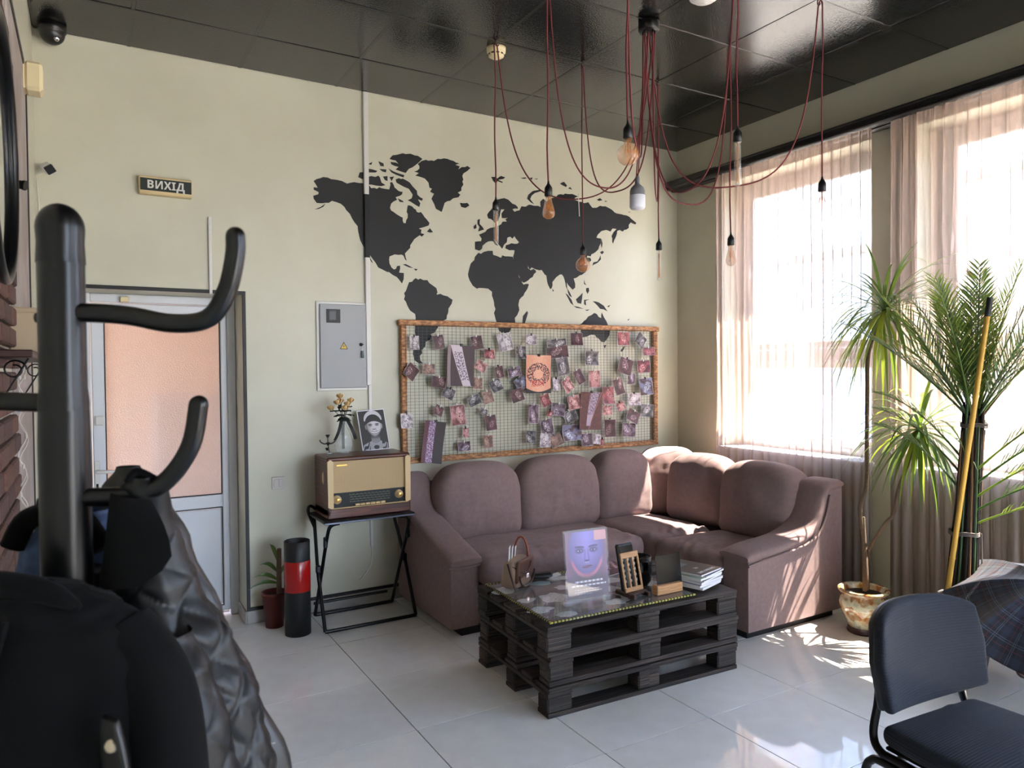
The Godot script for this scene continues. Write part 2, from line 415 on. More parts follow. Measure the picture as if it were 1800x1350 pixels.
func materials():
	var fine = noise(0.08, grey(0.35), grey(0.65), 512, 5)
	var mid = noise(0.02, grey(0.3), grey(0.7), 512, 4, FastNoiseLite.TYPE_SIMPLEX_SMOOTH, 3)
	var peel = noise(0.05, grey(0.2), grey(0.8), 512, 2, FastNoiseLite.TYPE_SIMPLEX_SMOOTH, 5)
	var wall_tone = noise(0.008, Color(0.965, 0.96, 0.95), Color(1, 1, 1), 512, 5, FastNoiseLite.TYPE_SIMPLEX_SMOOTH, 9)
	mat("wall", Color(0.775, 0.765, 0.69), 0.42, {"tex": wall_tone, "tri": 0.5, "world": true, "bump": mid, "depth": 0.015, "spec": 0.5})
	mat("plaster", Color(0.66, 0.62, 0.60), 0.7, {"tex": noise(0.01, Color(0.86, 0.82, 0.78), Color(1, 1, 1), 512, 5), "tri": 0.6, "world": true})
	mat("tape_black", Color(0.045, 0.042, 0.045), 0.5)
	mat("grout", Color(0.10, 0.095, 0.09), 0.9)
	var speck = noise(0.02, Color(0.965, 0.96, 0.955), Color(1, 1, 1), 512, 5, FastNoiseLite.TYPE_SIMPLEX_SMOOTH, 12)
	for k in 3:
		mat("floor_tile_%d" % k, Color(0.915 + 0.008 * k, 0.91 + 0.008 * k, 0.90 + 0.008 * k), 0.045, {"tex": speck, "tri": 0.7, "world": true, "spec": 0.5, "bump": mid, "depth": 0.012})
	for k in 3:
		mat("ceiling_panel_%d" % k, Color(0.07 + 0.008 * k, 0.075 + 0.008 * k, 0.078 + 0.008 * k), 0.08 + 0.025 * k, {"bump": peel, "depth": 0.08, "tri": 3.0, "world": true, "spec": 0.55})
	mat("ceiling_bar", Color(0.05, 0.05, 0.052), 0.25, {"spec": 0.55})
	mat("pvc", Color(0.83, 0.84, 0.86), 0.3)
	mat("rubber", Color(0.03, 0.03, 0.03), 0.6)
	mat("white_plastic", Color(0.82, 0.81, 0.79), 0.35)
	mat("cream_plastic", Color(0.84, 0.78, 0.62), 0.4)
	mat("glass", Color(0.95, 0.97, 0.98, 0.06), 0.0)
	mat("black_metal", Color(0.016, 0.016, 0.02), 0.30, {"spec": 0.4})
	mat("black_plastic", Color(0.03, 0.03, 0.035), 0.35)
	mat("chrome", Color(0.8, 0.8, 0.82), 0.2, {"metal": 1.0})
	mat("map_paint", Color(0.06, 0.065, 0.078), 0.6, {"tex": noise(0.01, Color(0.85, 0.85, 0.86), Color(1, 1, 1), 256, 4), "tri": 0.8, "world": true, "spec": 0.5})
	# cloth
	var weave = picture(128, 128, func(x, y):
		var a = 0.5 + 0.25 * sin(x * TAU / 8.0) * (1 if (y / 4) % 2 == 0 else -1) + 0.2 * sin(y * TAU / 8.0)
		return grey(clamp(a, 0, 1)))
	M["weave"] = weave
	var tone = noise(0.03, Color(0.92, 0.91, 0.91), Color(1, 1, 1), 512, 5, FastNoiseLite.TYPE_SIMPLEX_SMOOTH, 21)
	mat("sofa_cloth", Color(0.54, 0.46, 0.45), 0.9, {"tex": tone, "tri": 1.6, "bump": weave, "depth": 0.02, "rim": 0.35, "spec": 0.25})
	var rib = picture(64, 64, func(x, y): return grey(0.5 + 0.5 * sin(y * TAU / 8.0)))
	mat("chair_cloth", Color(0.135, 0.145, 0.175), 0.85, {"bump": rib, "depth": 0.09, "tri": 14.0, "rim": 0.3, "spec": 0.3})
	mat("coat_wool", Color(0.022, 0.022, 0.027), 0.85, {"rim": 0.15, "bump": fine, "depth": 0.03, "tri": 4.0, "spec": 0.25})
	mat("coat_shiny", Color(0.026, 0.028, 0.036), 0.40, {"bump": fine, "depth": 0.05, "tri": 3.0, "spec": 0.4})
	mat("coat_leather", Color(0.025, 0.025, 0.027), 0.4, {"bump": fine, "depth": 0.05, "tri": 5.0})
	mat("denim", Color(0.36, 0.45, 0.60), 0.85, {"tex": noise(0.03, Color(0.5, 0.5, 0.55), Color(1, 1, 1), 256, 4), "tri": 4.0})
	# woods
	var grain = func(base: Color, dark: Color, sd: int, knots := true):
		var n := FastNoiseLite.new()
		n.seed = sd
		n.frequency = 0.02
		n.fractal_octaves = 4
		return picture(256, 256, func(x, y):
			var f = n.get_noise_3d(x * 0.35, cos(y * TAU / 256.0) * 160.0, sin(y * TAU / 256.0) * 160.0)
			var w = n.get_noise_3d(x * 0.12 + 400.0, cos(y * TAU / 256.0) * 300.0, sin(y * TAU / 256.0) * 300.0)
			return base.lerp(dark, clamp(0.45 + f * 1.1 + w * 0.7, 0, 1)))
	for k in 3:
		var t = grain.call(Color(0.36, 0.30, 0.265), Color(0.06, 0.05, 0.048), 40 + k)
		mat("pallet_wood_%d" % k, Color(1.0 - 0.12 * k, 1.0 - 0.12 * k, 1.0 - 0.12 * k), 0.68, {"tex": t, "tri": Vector3(1.2, 6.0, 6.0), "bump": t, "depth": 0.12})
	var burn = noise(0.03, Color(0.40, 0.23, 0.12), Color(0.92, 0.68, 0.45), 512, 5, FastNoiseLite.TYPE_SIMPLEX_SMOOTH, 31)
	mat("burnt_wood", Color(1, 1, 1), 0.6, {"tex": burn, "tri": Vector3(1.1, 3.0, 3.0), "world": true})
	mat("radio_wood", Color(1.0, 0.92, 0.88), 0.38, {"tex": grain.call(Color(0.42, 0.23, 0.15), Color(0.20, 0.09, 0.055), 55), "tri": Vector3(1.5, 5, 5), "coat": 0.15})
	mat("light_wood", Color(1, 1, 1), 0.5, {"tex": grain.call(Color(0.78, 0.60, 0.42), Color(0.62, 0.44, 0.28), 57), "tri": Vector3(4, 12, 12)})
	mat("dark_wood", Color(1, 1, 1), 0.45, {"tex": grain.call(Color(0.30, 0.17, 0.12), Color(0.13, 0.07, 0.05), 58), "tri": Vector3(3, 10, 10)})
	mat("paper", Color(0.86, 0.86, 0.86), 0.6)
	mat("leaf_dark", Color(0.20, 0.31, 0.18), 0.38, {"back": Color(0.40, 0.50, 0.16)})
	mat("leaf_light", Color(0.36, 0.46, 0.22), 0.4, {"back": Color(0.56, 0.62, 0.18)})
	mat("leaf_pale", Color(0.42, 0.50, 0.40), 0.4, {"back": Color(0.4, 0.46, 0.2)})
	mat("leaf_dry", Color(0.42, 0.31, 0.20), 0.7, {"back": Color(0.3, 0.22, 0.1)})
	mat("bark", Color(0.52, 0.44, 0.36), 0.85, {"tex": noise(0.05, Color(0.6, 0.56, 0.5), Color(1, 1, 1), 256, 4), "tri": Vector3(6, 14, 6), "bump": fine, "depth": 0.2})
	mat("fibre", Color(0.20, 0.16, 0.13), 0.95, {"tex": noise(0.06, Color(0.35, 0.33, 0.3), Color(1, 1, 1), 256, 5), "tri": Vector3(14, 3, 14), "bump": fine, "depth": 0.5})
	mat("earth", Color(0.12, 0.09, 0.07), 0.95, {"bump": fine, "depth": 0.6, "tri": 8.0})

func room():
	# floor: grout bed with single polished tiles on it
	var bed = struct("floor", box_of(Vector3(XL * 0.5, -0.107, ZF * 0.5 - 0.2), Vector3(-XL + 0.8, 0.206, ZF + 1.2)), M.grout)
	var tile_mesh := box_of(Vector3(0, -0.0075, 0), Vector3(0.5955, 0.015, 0.5955), 0.0006).mesh()
	var nx = 0
	for i in range(-3, 6):
		for j in range(-1, 15):
			var x0 = -3.314 + 0.6 * i
			var z0 = 0.0384 + 0.6 * j
			var a = Vector2(max(x0, XL), max(z0, 0.0))
			var b = Vector2(min(x0 + 0.6, 0.0), min(z0 + 0.6, ZF))
			if b.x - a.x < 0.02 or b.y - a.y < 0.02:
				continue
			var full = b.x - a.x > 0.599 and b.y - a.y > 0.599
			var c = Vector3((a.x + b.x) * 0.5, 0, (a.y + b.y) * 0.5)
			var m = tile_mesh if full else box_of(Vector3(0, -0.0075, 0), Vector3(b.x - a.x - 0.0045, 0.015, b.y - a.y - 0.0045), 0.0006)
			nx += 1
			part("tile", m, M["floor_tile_%d" % ((i * 7 + j * 5 + 30) % 3)], bed, Transform3D(Basis(), c))
	part("tile", box_of(Vector3(-4.1575, -0.0075, -0.165), Vector3(0.89, 0.015, 0.326), 0.0015), M.floor_tile_1, bed)
	# ceiling: slab, bars and single glossy panels that hang a little unevenly
	var slab = struct("ceiling", box_of(Vector3(XL * 0.5 + 0.0, HC + 0.115, ZF * 0.5), Vector3(-XL + 0.9, 0.2, ZF + 1.0)), M.ceiling_bar)
	var ts = 0.6206
	var full_panel := box_of(Vector3(0, 0.008, 0), Vector3(ts - 0.012, 0.016, ts - 0.012), 0.004).mesh()
	for i in range(-4, 6):
		for j in range(-1, 15):
			var x0 = -3.0811 + ts * i
			var z0 = -0.1204 + ts * j
			var a = Vector2(max(x0, XL), max(z0, 0.0))
			var b = Vector2(min(x0 + ts, 0.0), min(z0 + ts, ZF))
			if b.x - a.x < 0.03 or b.y - a.y < 0.03:
				continue
			var full = b.x - a.x > ts - 0.001 and b.y - a.y > ts - 0.001
			var c = Vector3((a.x + b.x) * 0.5, HC, (a.y + b.y) * 0.5)
			var m = full_panel if full else box_of(Vector3(0, 0.008, 0), Vector3(b.x - a.x - 0.012, 0.016, b.y - a.y - 0.012), 0.004)
			var tilt = Basis.from_euler(Vector3(rng.randf_range(-0.004, 0.004), 0, rng.randf_range(-0.004, 0.004)) * (1.0 if full else 0.2))
			part("panel", m, M["ceiling_panel_%d" % ((i * 5 + j * 3 + 40) % 3)], slab, Transform3D(tilt, c))
	for i in range(-2, 6):
		part("grid_bar", box_of(Vector3(-3.0811 + ts * i, HC + 0.008, ZF * 0.5), Vector3(0.024, 0.02, ZF - 0.01), 0.003), M.ceiling_bar, slab)
	for j in range(1, 14):
		part("grid_bar", box_of(Vector3(XL * 0.5, HC + 0.007, -0.1204 + ts * j), Vector3(-XL - 0.02, 0.02, 0.024), 0.003), M.ceiling_bar, slab)
	# back wall with the door opening
	var g := G.new()
	var h = HC + 0.02
	g.box(Vector3((XL - 0.4 - 4.605) * 0.5, h * 0.5, -0.165), Vector3(-4.605 - XL + 0.4, h, 0.33))
	g.box(Vector3((-3.71 + 0.42) * 0.5, h * 0.5, -0.165), Vector3(3.71 + 0.42, h, 0.33))
	g.box(Vector3(-4.1575, (2.111 + h) * 0.5, -0.165), Vector3(0.895, h - 2.111, 0.33))
	struct("wall_back", g, M.wall)
	# window wall: three openings between piers
	g = G.new()
	var wins = window_spans()
	var z = -0.0
	for w in wins:
		g.box(Vector3(0.21, h * 0.5, (z + w.x) * 0.5), Vector3(0.42, h, w.x - z))
		g.box(Vector3(0.21, 0.475, (w.x + w.y) * 0.5), Vector3(0.42, 0.95, w.y - w.x))
		g.box(Vector3(0.21, (3.14 + h) * 0.5, (w.x + w.y) * 0.5), Vector3(0.42, h - 3.14, w.y - w.x))
		z = w.y
	g.box(Vector3(0.21, h * 0.5, (z + ZF) * 0.5), Vector3(0.42, h, ZF - z))
	struct("wall_right", g, M.wall)
	g = G.new()
	# front wall behind the viewer; its unseen opening is added to brighten the room
	for q in [[XL - 0.2, -2.3], [-0.3, 0.42]]:
		g.box(Vector3((q[0] + q[1]) * 0.5, h * 0.5, ZF + 0.1), Vector3(q[1] - q[0], h, 0.2))
	for q in [[-2.3, -0.3]]:
		g.box(Vector3((q[0] + q[1]) * 0.5, 0.3, ZF + 0.1), Vector3(q[1] - q[0], 0.6, 0.2))
		g.box(Vector3((q[0] + q[1]) * 0.5, (3.1 + h) * 0.5, ZF + 0.1), Vector3(q[1] - q[0], h - 3.1, 0.2))
	struct("wall_front", g, M.wall)
	# left wall: plaster by the corner, bricks further along
	g = G.new()
	g.box(Vector3(XL - 0.1, h * 0.5, ZF * 0.5), Vector3(0.2, h, ZF))
	var lw = struct("wall_left", g, M.wall)
	var bm := []
	for k in 4:
		bm.append(box_of(Vector3.ZERO, Vector3(0.03, 0.062, 0.235), 0.006).mesh())
	for k in 4:
		mat("brick_%d" % k, Color(0.44 - 0.03 * k, 0.30 - 0.015 * k, 0.25 - 0.01 * k), 0.85, {"tex": noise(0.05, Color(0.7, 0.68, 0.68), Color(1, 1, 1), 256, 4), "tri": 5.0})
	var n = 0
	for r in 38:
		var zz = 1.66 + (0.0 if r % 2 == 0 else 0.1225)
		while zz < 3.4:
			if n < 290:
				part("brick", bm[n % 4], M["brick_%d" % ((n * 7 + r) % 4)], lw, Transform3D(Basis(), Vector3(XL + 0.006 + rng.randf() * 0.006, 0.04 + r * 0.074, zz + 0.1175)))
			n += 1
			zz += 0.245
	# skirting tiles and black edging strips
	g = G.new()
	g.box(Vector3(-1.86, 0.0425, 0.006), Vector3(3.70, 0.083, 0.012), 0.002)
	g.box(Vector3(-3.716, 0.0425, -0.12), Vector3(0.012, 0.083, 0.26), 0.002)
	mat("skirting_tile", Color(0.62, 0.60, 0.57), 0.25)
	struct("baseboard_back", g, M.skirting_tile)
	struct("baseboard_right", box_of(Vector3(-0.006, 0.0425, ZF * 0.5), Vector3(0.012, 0.083, ZF - 0.03), 0.002), M.skirting_tile)
	g = G.new()
	g.box(Vector3(-1.855, 0.095, 0.005), Vector3(3.71, 0.02, 0.01), 0.002)
	struct("trim_1", g, M.tape_black)
	struct("trim_2", box_of(Vector3(-3.699, 1.10, 0.004), Vector3(0.022, 2.04, 0.008), 0.002), M.tape_black)
	struct("trim_3", box_of(Vector3(-4.1575, 2.122, 0.004), Vector3(0.94, 0.022, 0.008), 0.002), M.tape_black)
	struct("trim_4", box_of(Vector3(-4.616, 1.10, 0.004), Vector3(0.022, 2.04, 0.008), 0.002), M.tape_black)

func window_spans() -> Array:
	return [Vector2(0.53, 1.86), Vector2(2.17, 3.60), Vector2(4.10, 5.60), Vector2(6.0, 7.5)]  # last two openings lie out of view, added to let in more daylight

func outside():
	mat("facade_blue", Color(0.84, 0.88, 0.94), 0.9)
	mat("facade_pink", Color(0.94, 0.84, 0.80), 0.9)
	mat("facade_white", Color(0.93, 0.93, 0.93), 0.9)
	mat("pavement", Color(0.62, 0.61, 0.58), 0.9)
	mat("dark_pane", Color(0.5, 0.57, 0.64), 0.1)
	struct("ground", box_of(Vector3(15.4, -0.65, 0), Vector3(29.9, 0.1, 60)), M.pavement)
	var spec = [["long pale blue house across the street, seen through the net curtains", "facade_blue", Vector3(17, 0, -13), Vector3(8, 5.2, 14)],
		["pink rendered house across the street beside the pale blue one", "facade_pink", Vector3(17, 0, -1.5), Vector3(7, 6.6, 8)],
		["white house across the street with a low roof", "facade_white", Vector3(17.5, 0, 9), Vector3(8, 4.6, 11)]]
	for s in spec:
		var t = thing("house", s[0], "house", s[2])
		t.position.y = -0.6
		part("wall", box_of(Vector3(0, s[3].y * 0.5, 0), s[3], 0.03), M[s[1]], t)
		part("roof", box_of(Vector3(0, s[3].y + 0.1, 0), Vector3(s[3].x + 0.5, 0.2, s[3].z + 0.5), 0.04), M.pavement, t)
		for i in int(s[3].z / 2.6):
			var p = Vector3(-s[3].x * 0.5 - 0.01, 2.2, -s[3].z * 0.5 + 1.5 + i * 2.6)
			var f = part("window", box_of(p, Vector3(0.08, 1.7, 1.3), 0.02), M.pvc, t)
			part("pane", box_of(p + Vector3(-0.03, 0, 0), Vector3(0.05, 1.5, 1.1)), M.dark_pane, f)

func windows():
	var n = 0
	for w in window_spans():
		n += 1
		var z0 = w.x
		var z1 = w.y
		var xc = 0.27
		var g := G.new()
		g.box(Vector3(xc, 2.045, z0 + 0.035), Vector3(0.07, 2.19, 0.07), 0.008)
		g.box(Vector3(xc, 2.045, z1 - 0.035), Vector3(0.07, 2.19, 0.07), 0.008)
		g.box(Vector3(xc, 3.105, (z0 + z1) * 0.5), Vector3(0.07, 0.07, z1 - z0 - 0.14), 0.008)
		g.box(Vector3(xc, 0.985, (z0 + z1) * 0.5), Vector3(0.07, 0.07, z1 - z0 - 0.14), 0.008)
		g.box(Vector3(xc, 1.71, (z0 + z1) * 0.5), Vector3(0.07, 0.09, z1 - z0 - 0.14), 0.008)
		var f = struct("window_%d" % n, g, M.pvc)
		for k in 2:
			var y0 = [1.02, 1.755][k]
			var y1 = [1.665, 3.07][k]
			var s := G.new()
			var a = z0 + 0.072
			var b = z1 - 0.072
			s.box(Vector3(xc - 0.02, (y0 + y1) * 0.5, a + 0.03), Vector3(0.06, y1 - y0 - 0.004, 0.06), 0.008)
			s.box(Vector3(xc - 0.02, (y0 + y1) * 0.5, b - 0.03), Vector3(0.06, y1 - y0 - 0.004, 0.06), 0.008)
			s.box(Vector3(xc - 0.02, y0 + 0.032, (a + b) * 0.5), Vector3(0.06, 0.06, b - a - 0.12), 0.008)
			s.box(Vector3(xc - 0.02, y1 - 0.032, (a + b) * 0.5), Vector3(0.06, 0.06, b - a - 0.12), 0.008)
			var sh = part("sash", s, M.pvc, f)
			part("pane", box_of(Vector3(xc - 0.01, (y0 + y1) * 0.5, (a + b) * 0.5), Vector3(0.006, y1 - y0 - 0.11, b - a - 0.11)), M.glass, sh)
			part("handle", box_of(Vector3(xc - 0.06, (y0 + y1) * 0.5, a + 0.03), Vector3(0.025, 0.12, 0.022), 0.008), M.pvc, sh)
		part("window_sill", box_of(Vector3(0.095, 0.955, (z0 + z1) * 0.5), Vector3(0.29, 0.03, z1 - z0 + 0.06), 0.008), M.pvc, f)
		# radiator under the window
		var r = thing("radiator", ["panel radiator behind the sofa end under the first window", "panel radiator behind the palm under the second window", "panel radiator under the window beyond the palm", "panel radiator under the last window"][n - 1], "radiator", Vector3(-0.052, 0.12, (z0 + z1) * 0.5))
		var len_ = z1 - z0 - 0.25
		var rb := G.new()
		rb.box(Vector3(0, 0.27, 0), Vector3(0.05, 0.54, len_), 0.012)
		part("panel", rb, M.white_plastic, r)
		for k in int(len_ / 0.05):
			part("fin", box_of(Vector3(-0.031, 0.27, -len_ * 0.5 + 0.04 + k * 0.05), Vector3(0.012, 0.48, 0.028), 0.005), M.white_plastic, r)
		part("top_grille", box_of(Vector3(0, 0.548, 0), Vector3(0.07, 0.016, len_), 0.004), M.white_plastic, r)
		part("bracket", box_of(Vector3(0.038, 0.3, 0), Vector3(0.026, 0.3, 0.06)), M.white_plastic, r)
		part("feed_pipe", tube_of([Vector3(0, 0.02, len_ * 0.5 - 0.05), Vector3(0, -0.12, len_ * 0.5 - 0.05)], 0.01), M.white_plastic, r)
	# net curtains
	var net = picture(128, 128, func(x, y):
		var th = (1.0 if x % 4 == 0 else 0.0) + (0.7 if y % 4 == 0 else 0.0)
		var h = float((x * 7919 + y * 104729 + x * y * 31) % 97) / 97.0
		return Color(1, 1, 1, clamp(0.48 + 0.38 * th + 0.26 * h, 0.0, 0.98)), true)
	var cm = mat("net_curtain", Color(0.58, 0.53, 0.505), 0.9, {"tex": net, "alpha": true, "back": Color(0.92, 0.86, 0.82), "spec": 0.1})
	cm.uv1_scale = Vector3(44, 64, 1)
	var spans = [[0.575, 1.95, "brown net curtain in folds over the window by the sofa corner"], [2.065, 3.85, "brown net curtain in folds over the window behind the palm"]]
	for s in spans:
		var rows = []
		var ny = 12
		var width: float = s[1] - s[0]
		var nz := int(width * 260)
		var nn := FastNoiseLite.new()
		nn.seed = int(s[0] * 100)
		nn.frequency = 1.0
		for i in ny + 1:
			var v = float(i) / ny
			var y = lerp(0.04, 3.186, v)
			var row = []
			for j in nz + 1:
				var u = float(j) / nz * width
				var ph = u * TAU / 0.075 + 3.0 * nn.get_noise_1d(u * 2.3) + 2.0 * nn.get_noise_2d(u * 3.0, y * 0.5)
				var amp = 0.014 + 0.014 * nn.get_noise_2d(u * 4.0 + 50.0, y * 0.3)
				var ph2 = u * TAU / 0.031 + 4.0 * nn.get_noise_2d(u * 5.0 + 20.0, y * 0.4)
				var tight = sin(u * TAU / 0.022) * 0.005 * clamp((v - 0.85) / 0.15, 0, 1)
				row.append(Vector3(-0.128 + sin(ph) * amp * (1.0 - 0.5 * clamp((v - 0.85) / 0.15, 0, 1)) + tight + 0.006 * sin(ph2) * (0.6 + nn.get_noise_1d(u * 6.0)) + 0.01 * nn.get_noise_2d(u * 1.5, y), y, s[0] + u + cos(ph) * 0.008 + cos(ph2) * 0.004))
			rows.append(row)
		var g := G.new()
		g.smooth()
		g.grid(rows)
		solo("net_curtain", g, cm, s[2], "curtain", "")
	# dark curtain cornice with a groove
	var t = thing("curtain_cornice", "dark brown curtain cornice along the window wall", "cornice", Vector3(-0.085, 3.165, 0))
	mat("cornice", Color(0.065, 0.06, 0.068), 0.45)
	part("board", box_of(Vector3(0, 0.045, 4.28), Vector3(0.165, 0.07, 8.5), 0.008), M.cornice, t)
	part("upper_bead", box_of(Vector3(-0.083, 0.068, 4.28), Vector3(0.018, 0.018, 8.5), 0.006), M.cornice, t)
	part("lower_bead", box_of(Vector3(-0.083, 0.022, 4.28), Vector3(0.018, 0.022, 8.5), 0.006), M.cornice, t)
	part("rail", box_of(Vector3(0.0, 0.005, 4.28), Vector3(0.04, 0.012, 8.48), 0.003), M.cornice, t)

func door():
	var g := G.new()
	var zc = -0.28
	g.box(Vector3(-4.575, 1.055, zc), Vector3(0.056, 2.11, 0.07), 0.006)
	g.box(Vector3(-3.739, 1.055, zc), Vector3(0.056, 2.11, 0.07), 0.006)
	g.box(Vector3(-4.157, 2.083, zc), Vector3(0.78, 0.055, 0.07), 0.006)
	var f = struct("door_1", g, M.pvc)
	var s := G.new()
	var x0 = -4.545
	var x1 = -3.768
	s.box(Vector3((x0 - 4.476) * 0.5, 1.045, zc + 0.012), Vector3(-4.476 - x0, 2.01, 0.06), 0.006)
	s.box(Vector3((x1 - 3.808) * 0.5, 1.045, zc + 0.012), Vector3(x1 + 3.808, 2.01, 0.06), 0.006)
	s.box(Vector3(-4.142, 2.02, zc + 0.012), Vector3(0.668, 0.06, 0.06), 0.006)
	s.box(Vector3(-4.142, 0.772, zc + 0.012), Vector3(0.668, 0.085, 0.06), 0.006)
	s.box(Vector3(-4.142, 0.057, zc + 0.012), Vector3(0.668, 0.035, 0.06), 0.004)
	var leaf = part("sash", s, M.pvc, f)
	part("panel", box_of(Vector3(-4.142, 0.40, zc + 0.005), Vector3(0.655, 0.63, 0.03), 0.004), M.pvc, leaf)
	g = G.new()
	for r in [[0.816, 1.99], [0.074, 0.728]]:
		g.box(Vector3(-4.473, (r[0] + r[1]) * 0.5, zc + 0.03), Vector3(0.006, r[1] - r[0], 0.016))
		g.box(Vector3(-3.811, (r[0] + r[1]) * 0.5, zc + 0.03), Vector3(0.006, r[1] - r[0], 0.016))
		g.box(Vector3(-4.142, r[0], zc + 0.03), Vector3(0.66, 0.006, 0.016))
		g.box(Vector3(-4.142, r[1], zc + 0.03), Vector3(0.66, 0.006, 0.016))
	part("gasket", g, M.rubber, leaf)
	var ripple = noise(0.045, grey(0.1), grey(0.9), 512, 2, FastNoiseLite.TYPE_SIMPLEX, 77)
	mat("ripple_glass", Color(0.90, 0.86, 0.83, 0.66), 0.28, {"bump": ripple, "depth": 5.0, "tri": 3.2, "world": true, "back": Color(0.98, 0.93, 0.88), "spec": 0.8})
	part("pane", box_of(Vector3(-4.142, 1.403, zc + 0.01), Vector3(0.66, 1.17, 0.008)), M.ripple_glass, leaf)
	var hp := G.new()
	hp.box(Vector3(-4.525, 0.985, zc + 0.046), Vector3(0.032, 0.2, 0.012), 0.005)
	var pl = part("handle_plate", hp, M.white_plastic, leaf)
	part("lever", tube_of(curve([Vector3(-4.525, 1.02, zc + 0.05), Vector3(-4.525, 1.02, zc + 0.085), Vector3(-4.49, 1.02, zc + 0.092), Vector3(-4.40, 1.016, zc + 0.088)], 4), 0.011, 8), M.white_plastic, pl)
	part("keyhole", box_of(Vector3(-4.525, 0.93, zc + 0.053), Vector3(0.012, 0.03, 0.003)), M.black_metal, pl)
	part("bolt_guard", box_of(Vector3(-4.508, 1.33, zc + 0.052), Vector3(0.05, 0.06, 0.024), 0.008), M.white_plastic, leaf)
	part("door_contact", box_of(Vector3(-4.36, 2.075, zc + 0.05), Vector3(0.05, 0.035, 0.03), 0.006), M.cream_plastic, f)
	# the lobby behind the door: warm rendered wall, open to the sky on its left
	mat("lobby_wall", Color(0.93, 0.76, 0.63), 0.8)
	mat("lobby_grey", Color(0.62, 0.60, 0.58), 0.8)
	var lb := G.new()
	lb.box(Vector3(-4.6, 1.35, -2.1), Vector3(4.0, 2.7, 0.1))
	lb.box(Vector3(-2.65, 1.35, -1.2), Vector3(0.1, 2.7, 1.7))
	lb.box(Vector3(-4.6, 2.75, -1.2), Vector3(4.0, 0.1, 1.74))
	lb.box(Vector3(-6.65, 0.45, -1.2), Vector3(0.1, 0.9, 1.74))
	struct("wall_lobby", lb, M.lobby_wall)
	struct("floor_lobby", box_of(Vector3(-4.6, -0.05, -1.2), Vector3(4.0, 0.1, 1.72)), M.lobby_grey)
	solo("lobby_cabinet", box_of(Vector3(-3.75, 0.72, -1.85), Vector3(0.7, 1.44, 0.38), 0.02), M.lobby_grey, "grey cabinet dimly seen through the rippled door glass", "cabinet")

func letters(text: String, size: float, depth := 0.004, bold := true) -> TextMesh:
	var t := TextMesh.new()
	var f := SystemFont.new()
	f.font_names = PackedStringArray(["Droid Sans"])
	f.font_weight = 700 if bold else 400
	t.font = f
	t.font_size = 64
	t.pixel_size = size / 64.0
	t.depth = depth
	t.text = text
	return t

